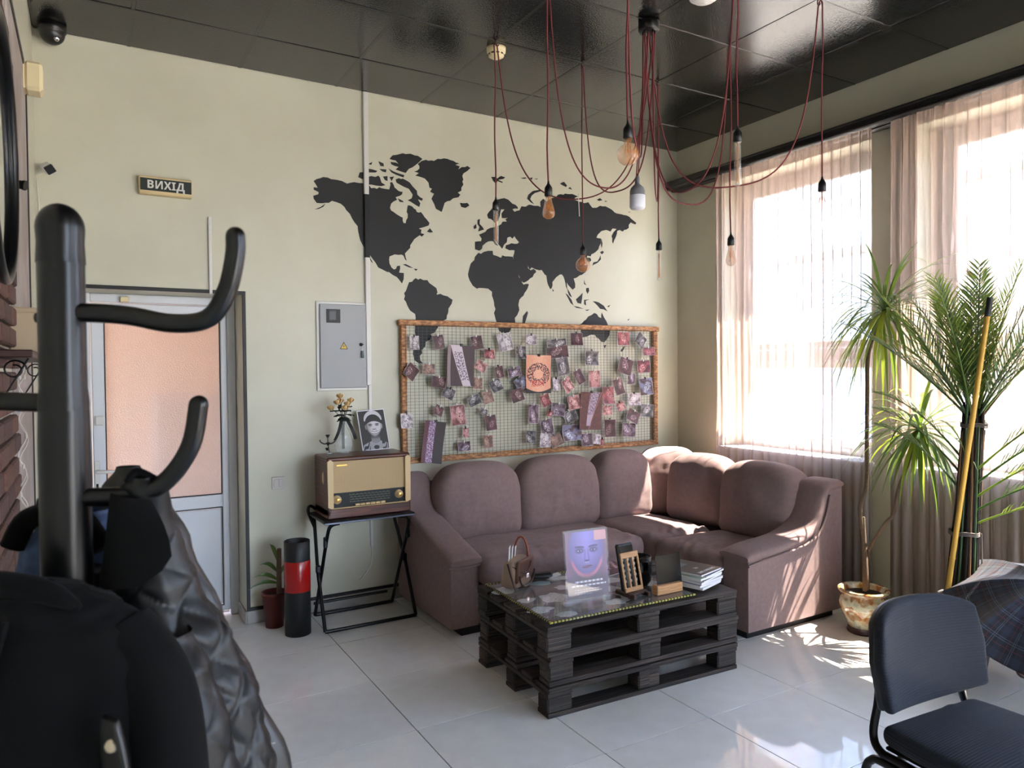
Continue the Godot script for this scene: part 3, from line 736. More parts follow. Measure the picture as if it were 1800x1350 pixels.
func back_wall_fittings():
	# exit sign
	var t = thing("exit_sign", "green exit sign in a cream case above the door", "sign", Vector3(-4.14, 2.734, 0))
	mat("sign_case", Color(0.80, 0.72, 0.55), 0.5)
	mat("sign_green", Color(0.035, 0.10, 0.075), 0.35)
	part("case", box_of(Vector3(0, 0, 0.022), Vector3(0.29, 0.108, 0.044), 0.006), M.sign_case, t)
	part("face", box_of(Vector3(0.002, 0.004, 0.045), Vector3(0.278, 0.072, 0.004), 0.001), M.sign_green, t)
	part("lettering", letters("ВИХІД", 0.066, 0.003), M.white_plastic, t, Transform3D(Basis(), Vector3(0.0, 0.004, 0.048)))
	# cable duct above the door
	solo("cable_duct", box_of(Vector3(-3.894, 2.345, 0.009), Vector3(0.018, 0.48, 0.018), 0.003), M.white_plastic, "thin white cable duct running down to the door head", "cable duct")
	# cable duct past the electricity cabinet, black where the map crosses it
	t = thing("cable_duct", "white cable duct from the ceiling past the grey electricity cabinet", "cable duct", Vector3(-2.882, 0, 0))
	part("duct", box_of(Vector3(0, 2.53, 0.012), Vector3(0.034, 2.02, 0.024), 0.004), M.white_plastic, t)
	part("painted_stretch", box_of(Vector3(0, 2.62, 0.0125), Vector3(0.036, 0.44, 0.026), 0.004), M.map_paint, t)
	part("lower_duct", box_of(Vector3(0.008, 0.96, 0.008), Vector3(0.02, 1.13, 0.016), 0.003), M.white_plastic, t)
	part("cable_end", tube_of(curve([Vector3(0.008, 0.42, 0.008), Vector3(0.008, 0.32, 0.008), Vector3(-0.01, 0.25, 0.008), Vector3(-0.08, 0.17, 0.008)], 5), 0.006, 6), M.white_plastic, t)
	# electricity cabinet
	t = thing("electricity_cabinet", "grey steel electricity cabinet with a meter window and warning triangle", "cabinet", Vector3(-3.066, 1.788, 0))
	mat("cabinet_grey", Color(0.60, 0.605, 0.61), 0.45)
	part("frame", box_of(Vector3(0, 0, 0.006), Vector3(0.35, 0.605, 0.012), 0.004), M.white_plastic, t)
	var d = part("door", box_of(Vector3(0.004, 0, 0.02), Vector3(0.318, 0.568, 0.02), 0.004), M.cabinet_grey, t)
	var w := G.new()
	w.box(Vector3(-0.0645, 0.203, 0.031), Vector3(0.096, 0.092, 0.003), 0.001)
	mat("meter_pane", Color(0.14, 0.14, 0.145), 0.55)
	var mw = part("meter_window", w, M.meter_pane, d)
	part("meter", box_of(Vector3(-0.07, 0.205, 0.0328), Vector3(0.045, 0.06, 0.002)), M.black_plastic, mw)
	mat("warning_yellow", Color(0.85, 0.68, 0.10), 0.4)
	var tri := PackedVector2Array([Vector2(-0.028, -0.02), Vector2(0.028, -0.02), Vector2(0, 0.03)])
	var g := G.new()
	g.prism(tri, 0.030, 0.0315, Transform3D(Basis(), Vector3(0.005, 0, 0)))
	var wt = part("warning_triangle", g, M.tape_black, d)
	g = G.new()
	g.prism(PackedVector2Array([Vector2(-0.021, -0.016), Vector2(0.021, -0.016), Vector2(0, 0.021)]), 0.0315, 0.0322, Transform3D(Basis(), Vector3(0.005, 0, 0)))
	part("yellow_field", g, M.warning_yellow, wt)
	g = G.new()
	g.prism(PackedVector2Array([Vector2(0.003, 0.013), Vector2(-0.006, -0.002), Vector2(0.0, -0.001), Vector2(-0.003, -0.013), Vector2(0.006, 0.002), Vector2(0.0, 0.001)]), 0.0322, 0.0328, Transform3D(Basis(), Vector3(0.005, 0, 0)))
	part("lightning_bolt", g, M.tape_black, wt)
	g = G.new()
	g.lathe(Vector3(0.125, 0.012, 0.03), [Vector2(0.0, 0.022), Vector2(0.008, 0.022), Vector2(0.010, 0.016), Vector2(0.012, 0.0)], 14, Basis(Vector3.RIGHT, PI / 2))
	g.box(Vector3(0.125, 0.012, 0.052), Vector3(0.022, 0.006, 0.012), 0.002)
	part("lock", g, M.black_plastic, d)
	mat("tag_green", Color(0.10, 0.22, 0.17), 0.4)
	var kt = part("key_tag", box_of(Vector3(0.131, -0.055, 0.045), Vector3(0.018, 0.05, 0.006), 0.003, Basis(Vector3.FORWARD, -0.1)), M.tag_green, d)
	part("key_ring", tube_of(curve([Vector3(0.126, 0.01, 0.05), Vector3(0.13, -0.01, 0.052), Vector3(0.129, -0.03, 0.047)], 3), 0.0018, 5), M.chrome, kt)
	# light switch
	t = thing("light_switch", "double light switch on the cream wall left of the radio", "light switch", Vector3(-3.503, 0.892, 0))
	mat("switch_cream", Color(0.76, 0.73, 0.70), 0.4)
	part("plate", box_of(Vector3(0, 0, 0.005), Vector3(0.082, 0.082, 0.01), 0.003), M.switch_cream, t)
	for s in [-1, 1]:
		part("rocker", box_of(Vector3(s * 0.0155, 0, 0.011), Vector3(0.028, 0.052, 0.006), 0.002, Basis(Vector3.RIGHT, 0.06)), M.switch_cream, t)
	# small cube camera on a bent arm
	t = thing("cube_camera", "small black and white cube camera on a thin arm by the left corner", "camera", Vector3(-4.735, 2.755, 0.0))
	part("body", box_of(Vector3(0.0, 0.0, 0.09), Vector3(0.05, 0.05, 0.05), 0.006, Basis.from_euler(Vector3(0.5, 0.3, 0.7))), M.white_plastic, t)
	part("front", box_of(Vector3(0.012, -0.012, 0.115), Vector3(0.046, 0.046, 0.02), 0.004, Basis.from_euler(Vector3(0.5, 0.3, 0.7))), M.black_plastic, t)
	part("arm", tube_of(curve([Vector3(-0.062, -0.03, 0.03), Vector3(-0.04, -0.025, 0.06), Vector3(-0.012, -0.012, 0.085)], 4), 0.004, 6), M.white_plastic, t)
	part("cable", tube_of(curve([Vector3(-0.055, -0.03, 0.012), Vector3(-0.04, -0.4, 0.004), Vector3(-0.03, -1.0, 0.004), Vector3(-0.045, -1.6, 0.004), Vector3(-0.04, -2.3, 0.004)], 8), 0.0025, 5), M.white_plastic, t)

func left_wall_fittings():
	var lw = get_node("wall_left")
	part("plaster_panel", box_of(Vector3(XL + 0.006, 1.5, 1.24), Vector3(0.012, 3.0, 0.83), 0.002), M.plaster, lw)
	struct("trim_5", box_of(Vector3(XL + 0.008, 1.5, 0.80), Vector3(0.016, 3.0, 0.05), 0.002), M.tape_black)
	struct("trim_6", box_of(Vector3(XL + 0.008, 3.015, 2.0), Vector3(0.016, 0.03, 2.45), 0.002), M.tape_black)
	var t = thing("alarm_siren", "cream plastic alarm box high on the left wall", "alarm box", Vector3(XL, 2.955, 0.90))
	part("case", box_of(Vector3(0.05, 0, 0), Vector3(0.07, 0.13, 0.11), 0.012), M.cream_plastic, t)
	part("back_plate", box_of(Vector3(0.01, 0, 0), Vector3(0.014, 0.12, 0.1), 0.003), M.cream_plastic, t)
	# shelf with scroll brackets
	t = thing("wall_shelf", "dark wooden shelf with scroll brackets on the brick wall", "shelf", Vector3(XL, 1.675, 1.85))
	part("board", box_of(Vector3(0.055, 0, 0), Vector3(0.10, 0.022, 1.1), 0.003), M.dark_wood, t)
	for s in [-1, 1]:
		var pts = []
		for k in 22:
			var a = k / 21.0 * TAU * 1.3
			pts.append(Vector3(0.055 + (0.03 - 0.0008 * k) * cos(a), -0.045 + (0.03 - 0.0008 * k) * sin(a), s * 0.46))
		part("scroll_bracket", tube_of(pts, 0.003, 5), M.black_metal, t)
		part("stay", tube_of([Vector3(0.014, -0.15, s * 0.46), Vector3(0.09, -0.012, s * 0.46)], 0.003, 5), M.black_metal, t)
	mat("card_beige", Color(0.66, 0.58, 0.47), 0.75)
	t = thing("card_box", "beige cardboard box on the dark wall shelf", "box", Vector3(XL + 0.05, 1.687, 1.62))
	part("body", box_of(Vector3(0, 0.075, 0), Vector3(0.088, 0.15, 0.34), 0.004), M.card_beige, t)
	part("lid", box_of(Vector3(0, 0.155, 0), Vector3(0.094, 0.02, 0.35), 0.004), M.card_beige, t)
	t = thing("book", "brown book with a chrome clip beside the box on the wall shelf", "book", Vector3(XL + 0.055, 1.687, 1.37))
	mat("book_brown", Color(0.20, 0.11, 0.10), 0.5)
	part("cover", box_of(Vector3(0, 0.085, 0), Vector3(0.085, 0.17, 0.03), 0.003), M.book_brown, t)
	part("pages", box_of(Vector3(0.002, 0.085, 0), Vector3(0.086, 0.16, 0.022)), M.paper, t)
	part("clip", tube_of([Vector3(0.046, 0.01, 0.0), Vector3(0.046, 0.16, 0.0)], 0.005, 6), M.chrome, t)
	# round mirror with a black frame, seen nearly edge on
	t = thing("round_mirror", "round mirror in a black metal frame on the brick wall", "mirror", Vector3(XL + 0.045, 2.24, 2.40))
	var ring := []
	for k in 49:
		var a = TAU * k / 48.0
		ring.append(Vector3(0, 0.36 * sin(a), 0.36 * cos(a)))
	part("frame", tube_of(ring, 0.014, 8), M.black_metal, t)
	var g := G.new()
	g.lathe(Vector3(-0.012, 0, 0), [Vector2(0, 0.006), Vector2(0.355, 0.006), Vector2(0.355, -0.006), Vector2(0, -0.006)], 48, Basis(Vector3.FORWARD, -PI / 2), false)
	mat("mirror", Color(0.85, 0.86, 0.86), 0.03, {"metal": 1.0})
	part("glass", g, M.mirror, t)
	part("bracket", box_of(Vector3(-0.024, 0.3, 0), Vector3(0.04, 0.04, 0.08), 0.004), M.black_metal, t)
	# black peg bar
	t = thing("peg_rail", "black metal peg bar jutting from the brick wall under the mirror", "peg rail", Vector3(XL, 2.29, 1.70))
	part("bar", tube_of([Vector3(0.0, 0.012, 0), Vector3(0.05, 0.004, 0.02)], 0.016, 10), M.black_metal, t)
	part("knob", tube_of([Vector3(0.05, 0.004, 0.02), Vector3(0.058, 0.002, 0.023)], 0.018, 10), M.black_metal, t)
	# socket with plug
	t = thing("wall_socket", "white double socket with a black plug on the left wall", "socket", Vector3(XL + 0.012, 0.985, 1.30))
	part("plate", box_of(Vector3(0.01, 0, 0), Vector3(0.03, 0.085, 0.17), 0.004), M.white_plastic, t)
	var pg = part("plug", box_of(Vector3(0.04, 0.0, -0.03), Vector3(0.04, 0.035, 0.04), 0.008), M.black_plastic, t)
	part("lead", tube_of(curve([Vector3(0.06, 0, -0.03), Vector3(0.075, -0.05, -0.03), Vector3(0.05, -0.25, 0.0), Vector3(0.04, -0.6, 0.1), Vector3(0.03, -0.96, 0.2)], 6), 0.004, 6), M.black_plastic, pg)
	part("second_lead", tube_of(curve([Vector3(0.028, -0.01, 0.05), Vector3(0.02, -0.06, 0.12), Vector3(0.02, -0.12, 0.3), Vector3(0.02, -0.3, 0.42)], 6), 0.005, 6), M.black_plastic, t)
	# string of little lights hanging from the shelf
	t = thing("fairy_lights", "unlit string of tiny clear lights hanging down the brick wall", "fairy lights", Vector3(XL + 0.03, 0, 1.62))
	mat("clear_wire", Color(0.78, 0.74, 0.70), 0.35)
	for s in 2:
		var pts := []
		for k in 60:
			var y = 1.66 - k * 0.0265
			pts.append(Vector3(0.012 * sin(k * 1.3 + s), y, 0.03 * sin(k * 0.45 + s * 2.0) + s * 0.05 + 0.18 * (1.0 - y / 1.66)))
		part("wire", tube_of(curve(pts, 2), 0.0022, 4), M.clear_wire, t)
		for k in range(2, 60, 4):
			var g2 := G.new()
			g2.lathe(pts[k], [Vector2(0.0005, -0.012), Vector2(0.005, -0.006), Vector2(0.004, 0.004), Vector2(0.0005, 0.01)], 6)
			part("bulb", g2, M.clear_wire, t)

func world_map():
	var t = thing("world_map", "large black world map painted on the cream wall", "wall map", Vector3(0, 0, 0))
	for k in LAND:
		for w in LAND[k]:
			var p := PackedVector2Array()
			for i in range(0, w.size(), 2):
				p.append(Vector2(w[i], w[i + 1]) * 0.001)
			var g := G.new()
			g.prism(p, 0.0003, 0.0018)
			part(k, g, M.map_paint, t)

func ceiling_fittings():
	var t = thing("dome_camera", "black dome camera in the corner of the ceiling", "camera", Vector3(-4.70, HC, 0.085))
	var g := G.new()
	var prof := []
	for k in 13:
		var a = k / 12.0 * PI * 0.5
		prof.append(Vector2(0.062 * sin(a), -0.04 - 0.062 * cos(a)))
	prof.append(Vector2(0.066, -0.03))
	g.lathe(Vector3.ZERO, prof, 24)
	part("dome", g, M.black_plastic, t)
	g = G.new()
	g.lathe(Vector3.ZERO, [Vector2(0.066, -0.034), Vector2(0.07, -0.028), Vector2(0.07, 0.0), Vector2(0, 0)], 24)
	part("base", g, M.black_plastic, t)
	g = G.new()
	g.lathe(Vector3(0.02, -0.082, 0.042), [Vector2(0.0001, 0.012), Vector2(0.008, 0.012), Vector2(0.013, 0.009), Vector2(0.014, 0)], 14, Basis(Vector3(0.4, -0.7, 0.75).cross(Vector3.UP).normalized(), -2.2))
	part("lens_ring", g, M.chrome, t)
	# smoke detector
	t = thing("smoke_detector", "cream smoke detector on the black ceiling beside a lamp hook", "smoke detector", Vector3(-2.42, HC, 1.04))
	g = G.new()
	g.lathe(Vector3.ZERO, [Vector2(0.0001, -0.062), Vector2(0.03, -0.06), Vector2(0.034, -0.054), Vector2(0.046, -0.05), Vector2(0.05, -0.03)], 28)
	part("head", g, M.cream_plastic, t)
	g = G.new()
	g.lathe(Vector3.ZERO, [Vector2(0.05, -0.03), Vector2(0.056, -0.028), Vector2(0.058, 0.0), Vector2(0, 0)], 28)
	part("base", g, M.cream_plastic, t)
	for k in 10:
		var a = TAU * k / 10
		part("vent_slot", box_of(Vector3(cos(a) * 0.046, -0.042, sin(a) * 0.046), Vector3(0.018, 0.008, 0.006), 0.0, Basis(Vector3.UP, -a + PI / 2)), M.black_plastic, t)
	# white ceiling lamp at the edge of view
	t = thing("ceiling_light", "round white ceiling light fitting on the black panels near the lamp canopy", "ceiling light", Vector3(-1.78, HC, 2.10))
	g = G.new()
	g.lathe(Vector3.ZERO, [Vector2(0.0001, -0.03), Vector2(0.055, -0.028), Vector2(0.065, -0.018)], 28)
	part("diffuser", g, M.white_plastic, t)
	g = G.new()
	g.lathe(Vector3.ZERO, [Vector2(0.065, -0.018), Vector2(0.075, -0.014), Vector2(0.078, 0), Vector2(0, 0)], 28)
	part("rim", g, M.white_plastic, t)

func sofa():
	var t = thing("corner_sofa", "brown upholstered corner sofa with plump back cushions under the photo board", "sofa", Vector3.ZERO)
	var m = M.sofa_cloth
	var nz := FastNoiseLite.new()
	nz.seed = 5
	nz.frequency = 2.2
	nz.fractal_octaves = 3
	mat("plinth", Color(0.03, 0.028, 0.028), 0.8)
	# dark plinth
	var g := G.new()
	g.box(Vector3(-1.42, 0.025, 0.49), Vector3(2.42, 0.05, 0.84))
	g.box(Vector3(-0.80, 0.025, 1.34), Vector3(0.80, 0.05, 1.02))
	part("plinth", g, M.plinth, t)
	# base boxes
	g = G.new()
	g.box(Vector3(-1.88, 0.165, 0.55), Vector3(1.26, 0.25, 0.74), 0.02)
	g.box(Vector3(-0.80, 0.165, 0.95), Vector3(0.84, 0.25, 1.52), 0.02)
	part("seat_base", g, m, t)
	g = G.new()
	g.box(Vector3(-1.41, 0.44, 0.125), Vector3(2.42, 0.78, 0.13), 0.03)
	g.box(Vector3(-0.36, 0.44, 0.90), Vector3(0.10, 0.78, 1.62), 0.03)
	part("back_frame", g, m, t)
	# seat cushions
	var wr = func(p: Vector3, amp: float, s := 1.0):
		return amp * (nz.get_noise_3d(p.x * 1.2 * s, p.y * 3.0, p.z * 2.6 * s) + 0.6 * absf(nz.get_noise_3d(p.x * 4.0 * s + 30.0, p.y * 2.0, p.z * 1.2 * s)))
	var seats = [[Vector3(-1.875, 0.37, 0.655), Vector3(0.64, 0.085, 0.355)], [Vector3(-0.93, 0.37, 0.68), Vector3(0.30, 0.082, 0.385)], [Vector3(-0.925, 0.365, 1.39), Vector3(0.325, 0.088, 0.32)]]
	for i in 3:
		var s = seats[i]
		g = G.new()
		g.soft(s[1], 0.07, func(p: Vector3):
			var u = p.x / s[1].x
			var v = p.z / s[1].z
			var bulge = 0.02 * (1.0 - u * u) * (1.0 - v * v) * (1.0 if p.y > 0 else 0.0)
			var q = s[0] + p + Vector3(0, bulge, 0)
			var fr = 1.0 if i == 0 else 0.5
			q.y += wr.call(q, 0.010 * fr)
			# creases that run over the front edge
			var edge = clamp((p.z / s[1].z - 0.2) / 0.8, 0, 1) if i < 2 else clamp((-p.x / s[1].x - 0.2) / 0.8, 0, 1)
			var along = q.x + q.z * 0.6 if i < 2 else q.z + q.x * 0.5
			q.y += 0.010 * edge * sin(along * 62.0 + 4.0 * nz.get_noise_2d(q.x * 2.0, q.z * 2.0)) * clamp(nz.get_noise_2d(q.x * 0.9 + 9.0, q.z) * 3.0 + 0.4, 0, 1)
			return q, 4, 44)
		part("seat_cushion", g, m, t)
	# back cushions: centre, half size (width, height, depth), turn, lean
	var backs = [[Vector3(-2.195, 0.695, 0.285), Vector3(0.335, 0.275, 0.115), 0.0], [Vector3(-1.515, 0.695, 0.285), Vector3(0.36, 0.275, 0.115), 0.0], [Vector3(-0.90, 0.695, 0.285), Vector3(0.27, 0.275, 0.115), 0.0],
		[Vector3(-0.42, 0.695, 0.32), Vector3(0.27, 0.275, 0.115), -0.62], [Vector3(-0.475, 0.69, 0.78), Vector3(0.29, 0.27, 0.115), -1.40], [Vector3(-0.515, 0.69, 1.40), Vector3(0.335, 0.275, 0.12), -PI / 2]]
	for i in backs.size():
		var b = backs[i]
		g = G.new()
		var turn = Basis(Vector3.UP, b[2]) * Basis(Vector3.RIGHT, -0.10)
		g.soft(b[1], 0.085, func(p: Vector3):
			var u = p.x / b[1].x
			var v = p.y / b[1].y
			var up = clamp(v, 0, 1)
			# shoulders fall away, the face swells
			p.x *= 1.0 - 0.10 * up * up
			p.y -= 0.055 * u * u * u * u * up * 1.3 + 0.02 * u * u * up
			p.z += (0.05 * (1.0 - u * u) * (1.0 - v * v)) * (1.0 if p.z > 0 else -0.3)
			p.z += 0.012 * nz.get_noise_3d(p.x * 2.0 + i * 7.0, p.y * 2.5, 3.0)
			# stitched pleats near the lower middle
			p.z += 0.006 * sin(p.x * 60.0 + i) * clamp(nz.get_noise_2d(p.x * 1.5 + i * 11.0, p.y) * 2.5, 0, 1) * clamp(1.0 - absf(v), 0, 1)
			return b[0] + turn * p, 5, 18)
		part("back_cushion", g, m, t)
	# left arm: a side panel in the shape of a swept arm, padded on top
	var arm = func(prof: Array, x0: float, x1: float, xf: Transform3D):
		var gg := G.new()
		var p2 := PackedVector2Array()
		for q in prof:
			p2.append(Vector2(q.x, q.y))
		gg.prism(p2, x0, x1, xf)
		return gg
	# profile runs (depth, height); front of the arm at the large depth
	var pl := [Vector2(0.06, 0.05), Vector2(0.92, 0.05), Vector2(0.92, 0.44), Vector2(0.80, 0.47), Vector2(0.63, 0.52), Vector2(0.42, 0.575), Vector2(0.27, 0.63), Vector2(0.20, 0.71), Vector2(0.165, 0.80), Vector2(0.13, 0.845), Vector2(0.06, 0.855)]
	var xl := Transform3D(Basis(Vector3(0, 0, 1), Vector3(0, 1, 0), Vector3(-1, 0, 0)), Vector3(0, 0, 0))
	part("arm_panel", arm.call(pl, 2.515, 2.70, xl), m, t)
	var pr := [Vector2(-0.36, 0.05), Vector2(-1.23, 0.05), Vector2(-1.23, 0.47), Vector2(-1.0, 0.49), Vector2(-0.80, 0.51), Vector2(-0.66, 0.54), Vector2(-0.585, 0.60), Vector2(-0.545, 0.70), Vector2(-0.52, 0.79), Vector2(-0.49, 0.83), Vector2(-0.36, 0.84)]
	part("arm_panel", arm.call(pr, 1.70, 1.89, Transform3D()), m, t)
	# rolled pads over the arms
	var pad = func(path: Array, across: Vector3, wide: float):
		var pts = curve(path, 5)
		var rows := []
		for i in pts.size():
			var tg = (pts[min(i + 1, pts.size() - 1)] - pts[max(i - 1, 0)]).normalized()
			var up = across.cross(tg).normalized()
			if up.y < 0:
				up = -up
			var f = 1.0
			if i == 0 or i == pts.size() - 1:
				f = 0.55
			elif i == 1 or i == pts.size() - 2:
				f = 0.9
			var row := []
			for k in 20:
				var a = TAU * k / 20.0
				var cx = signf(cos(a)) * pow(absf(cos(a)), 0.55) * wide * (0.94 + 0.06 * f)
				var cy = signf(sin(a)) * pow(absf(sin(a)), 0.7) * 0.035 * f
				row.append(pts[i] + across * cx + up * cy + Vector3(0, wr.call(pts[i] + across * cx, 0.004), 0))
			rows.append(row)
		var gg := G.new()
		gg.smooth()
		gg.grid(rows, true)
		gg.flat()
		for e in [0, rows.size() - 1]:
			var c = pts[e]
			for k in 20:
				gg.tri(c, rows[e][k], rows[e][(k + 1) % 20])
		return gg
	part("arm_pad", pad.call([Vector3(-2.605, 0.452, 0.945), Vector3(-2.605, 0.482, 0.82), Vector3(-2.605, 0.535, 0.63), Vector3(-2.605, 0.59, 0.43), Vector3(-2.605, 0.645, 0.285), Vector3(-2.605, 0.73, 0.215), Vector3(-2.605, 0.815, 0.175), Vector3(-2.605, 0.862, 0.12), Vector3(-2.605, 0.868, 0.06)], Vector3.RIGHT, 0.108), m, t)
	part("arm_pad", pad.call([Vector3(-1.245, 0.485, 1.79), Vector3(-1.1, 0.503, 1.79), Vector3(-0.92, 0.52, 1.79), Vector3(-0.76, 0.545, 1.79), Vector3(-0.63, 0.60, 1.79), Vector3(-0.575, 0.69, 1.79), Vector3(-0.545, 0.785, 1.79), Vector3(-0.49, 0.847, 1.79), Vector3(-0.355, 0.857, 1.79)], Vector3(0, 0, 1), 0.115), m, t)
	# piping under the pads and down the arm fronts
	part("piping", tube_of(curve([Vector3(-2.715, 0.425, 0.925), Vector3(-2.60, 0.415, 0.935), Vector3(-2.505, 0.425, 0.925)], 5), 0.008, 6), M.sofa_cloth, t)
	part("piping", tube_of(curve([Vector3(-1.24, 0.447, 1.90), Vector3(-1.1, 0.468, 1.902), Vector3(-0.92, 0.485, 1.902), Vector3(-0.74, 0.51, 1.902), Vector3(-0.60, 0.565, 1.902), Vector3(-0.53, 0.68, 1.902), Vector3(-0.49, 0.80, 1.902)], 5), 0.008, 6), M.sofa_cloth, t)

const TBL := Vector3(-2.153, 0, 1.720)
const TBL_TURN := -0.044

func on_table(x: float, y: float, z: float) -> Vector3:
	return TBL + Basis(Vector3.UP, TBL_TURN) * Vector3(x, y, z)

func pallet_table():
	var t = thing("pallet_table", "low table of three stacked black pallets in front of the sofa", "table", TBL, TBL_TURN)
	var L := 1.18
	var W := 0.755
	for k in 3:
		var y0 = k * 0.1433
		var g: G
		var pal = Node3D.new()
		pal.name = "pallet"
		t.add_child(pal, true)
		var jx = [0.0, 0.012, -0.004][k]
		pal.position = Vector3(jx, y0, [0.0, -0.006, 0.004][k])
		var wd = func(): return M["pallet_wood_%d" % rng.randi_range(0, 2)]
		for z in [-W * 0.5 + 0.05, 0.0, W * 0.5 - 0.05]:
			part("runner", box_of(Vector3(0, 0.0115, z), Vector3(L, 0.022, 0.1), 0.003), wd.call(), pal)
			for x in [-L * 0.5 + 0.0675, 0.0, L * 0.5 - 0.0675]:
				part("block", box_of(Vector3(x, 0.0595, z), Vector3(0.135, 0.074, 0.098), 0.008, Basis(Vector3.UP, rng.randf_range(-0.015, 0.015))), wd.call(), pal)
		for x in [-L * 0.5 + 0.0675, 0.0, L * 0.5 - 0.0675]:
			part("cross_board", box_of(Vector3(x, 0.1075, 0), Vector3(0.135, 0.021, W), 0.003), wd.call(), pal)
		var zs = [-W * 0.5 + 0.06, -W * 0.25 + 0.02, 0.0, W * 0.25 - 0.02, W * 0.5 - 0.06]
		for i in 5:
			part("deck_board", box_of(Vector3(rng.randf_range(-0.004, 0.004), 0.130, zs[i]), Vector3(L, 0.022, 0.13 if i % 2 == 0 else 0.11), 0.004), wd.call(), pal)
	# nail heads on the front blocks
	for x in [-L * 0.5 + 0.06, 0.0, L * 0.5 - 0.06]:
		for s in [-1, 1]:
			var g2 := G.new()
			g2.lathe(Vector3(x + s * 0.03, 0.405, W * 0.5 + 0.003), [Vector2(0.0001, 0.002), Vector2(0.005, 0.0015), Vector2(0.006, 0)], 8, Basis(Vector3.RIGHT, PI / 2))
			part("nail_head", g2, M.black_metal, t)
	# glass sheet with striped tape along its edge
	var gl = thing("glass_sheet", "glass sheet edged with yellow and black tape lying on the pallet table", "glass sheet", on_table(-0.125, 0.4345, 0.012), TBL_TURN)
	part("pane", box_of(Vector3(0, 0.004, 0), Vector3(0.88, 0.006, 0.70), 0.001), M.glass, gl)
	mat("tape_yellow", Color(0.66, 0.64, 0.22), 0.45)
	var tape := G.new()
	var n = 88
	var hw = 0.44
	var hz = 0.35
	var yb := G.new()
	yb.box(Vector3(0, 0.0041, hz - 0.006), Vector3(0.88, 0.0085, 0.010), 0.001)
	yb.box(Vector3(0, 0.0041, -hz + 0.006), Vector3(0.88, 0.0085, 0.010), 0.001)
	yb.box(Vector3(-hw + 0.006, 0.0041, 0), Vector3(0.010, 0.0085, 0.674), 0.001)
	part("edge_tape", yb, M.tape_yellow, gl)
	for i in 42:
		var sk = Basis(Vector3.UP, 0.6)
		tape.box(Vector3(-hw + 0.02 + i * 0.0205, 0.0043, hz - 0.006), Vector3(0.011, 0.0092, 0.0125), 0.0, sk)
		tape.box(Vector3(-hw + 0.02 + i * 0.0205, 0.0043, -hz + 0.006), Vector3(0.011, 0.0092, 0.0125), 0.0, sk)
	for i in 33:
		tape.box(Vector3(-hw + 0.006, 0.0043, -hz + 0.02 + i * 0.0205), Vector3(0.0125, 0.0092, 0.011), 0.0, Basis(Vector3.UP, 0.6))
	part("tape_stripes", tape, M.tape_black, gl)

func cell_uv(g: G, c: Vector3, w: float, h: float, b: Basis, u0: Vector2, u1: Vector2):
	# a flat sheet with a printed front, in the plane of b.x and b.z (print up along b.y)
	var x = b.x * w * 0.5
	var z = b.z * h * 0.5
	g.quad(c - x + z, c + x + z, c + x - z, c - x - z, u0, u1)

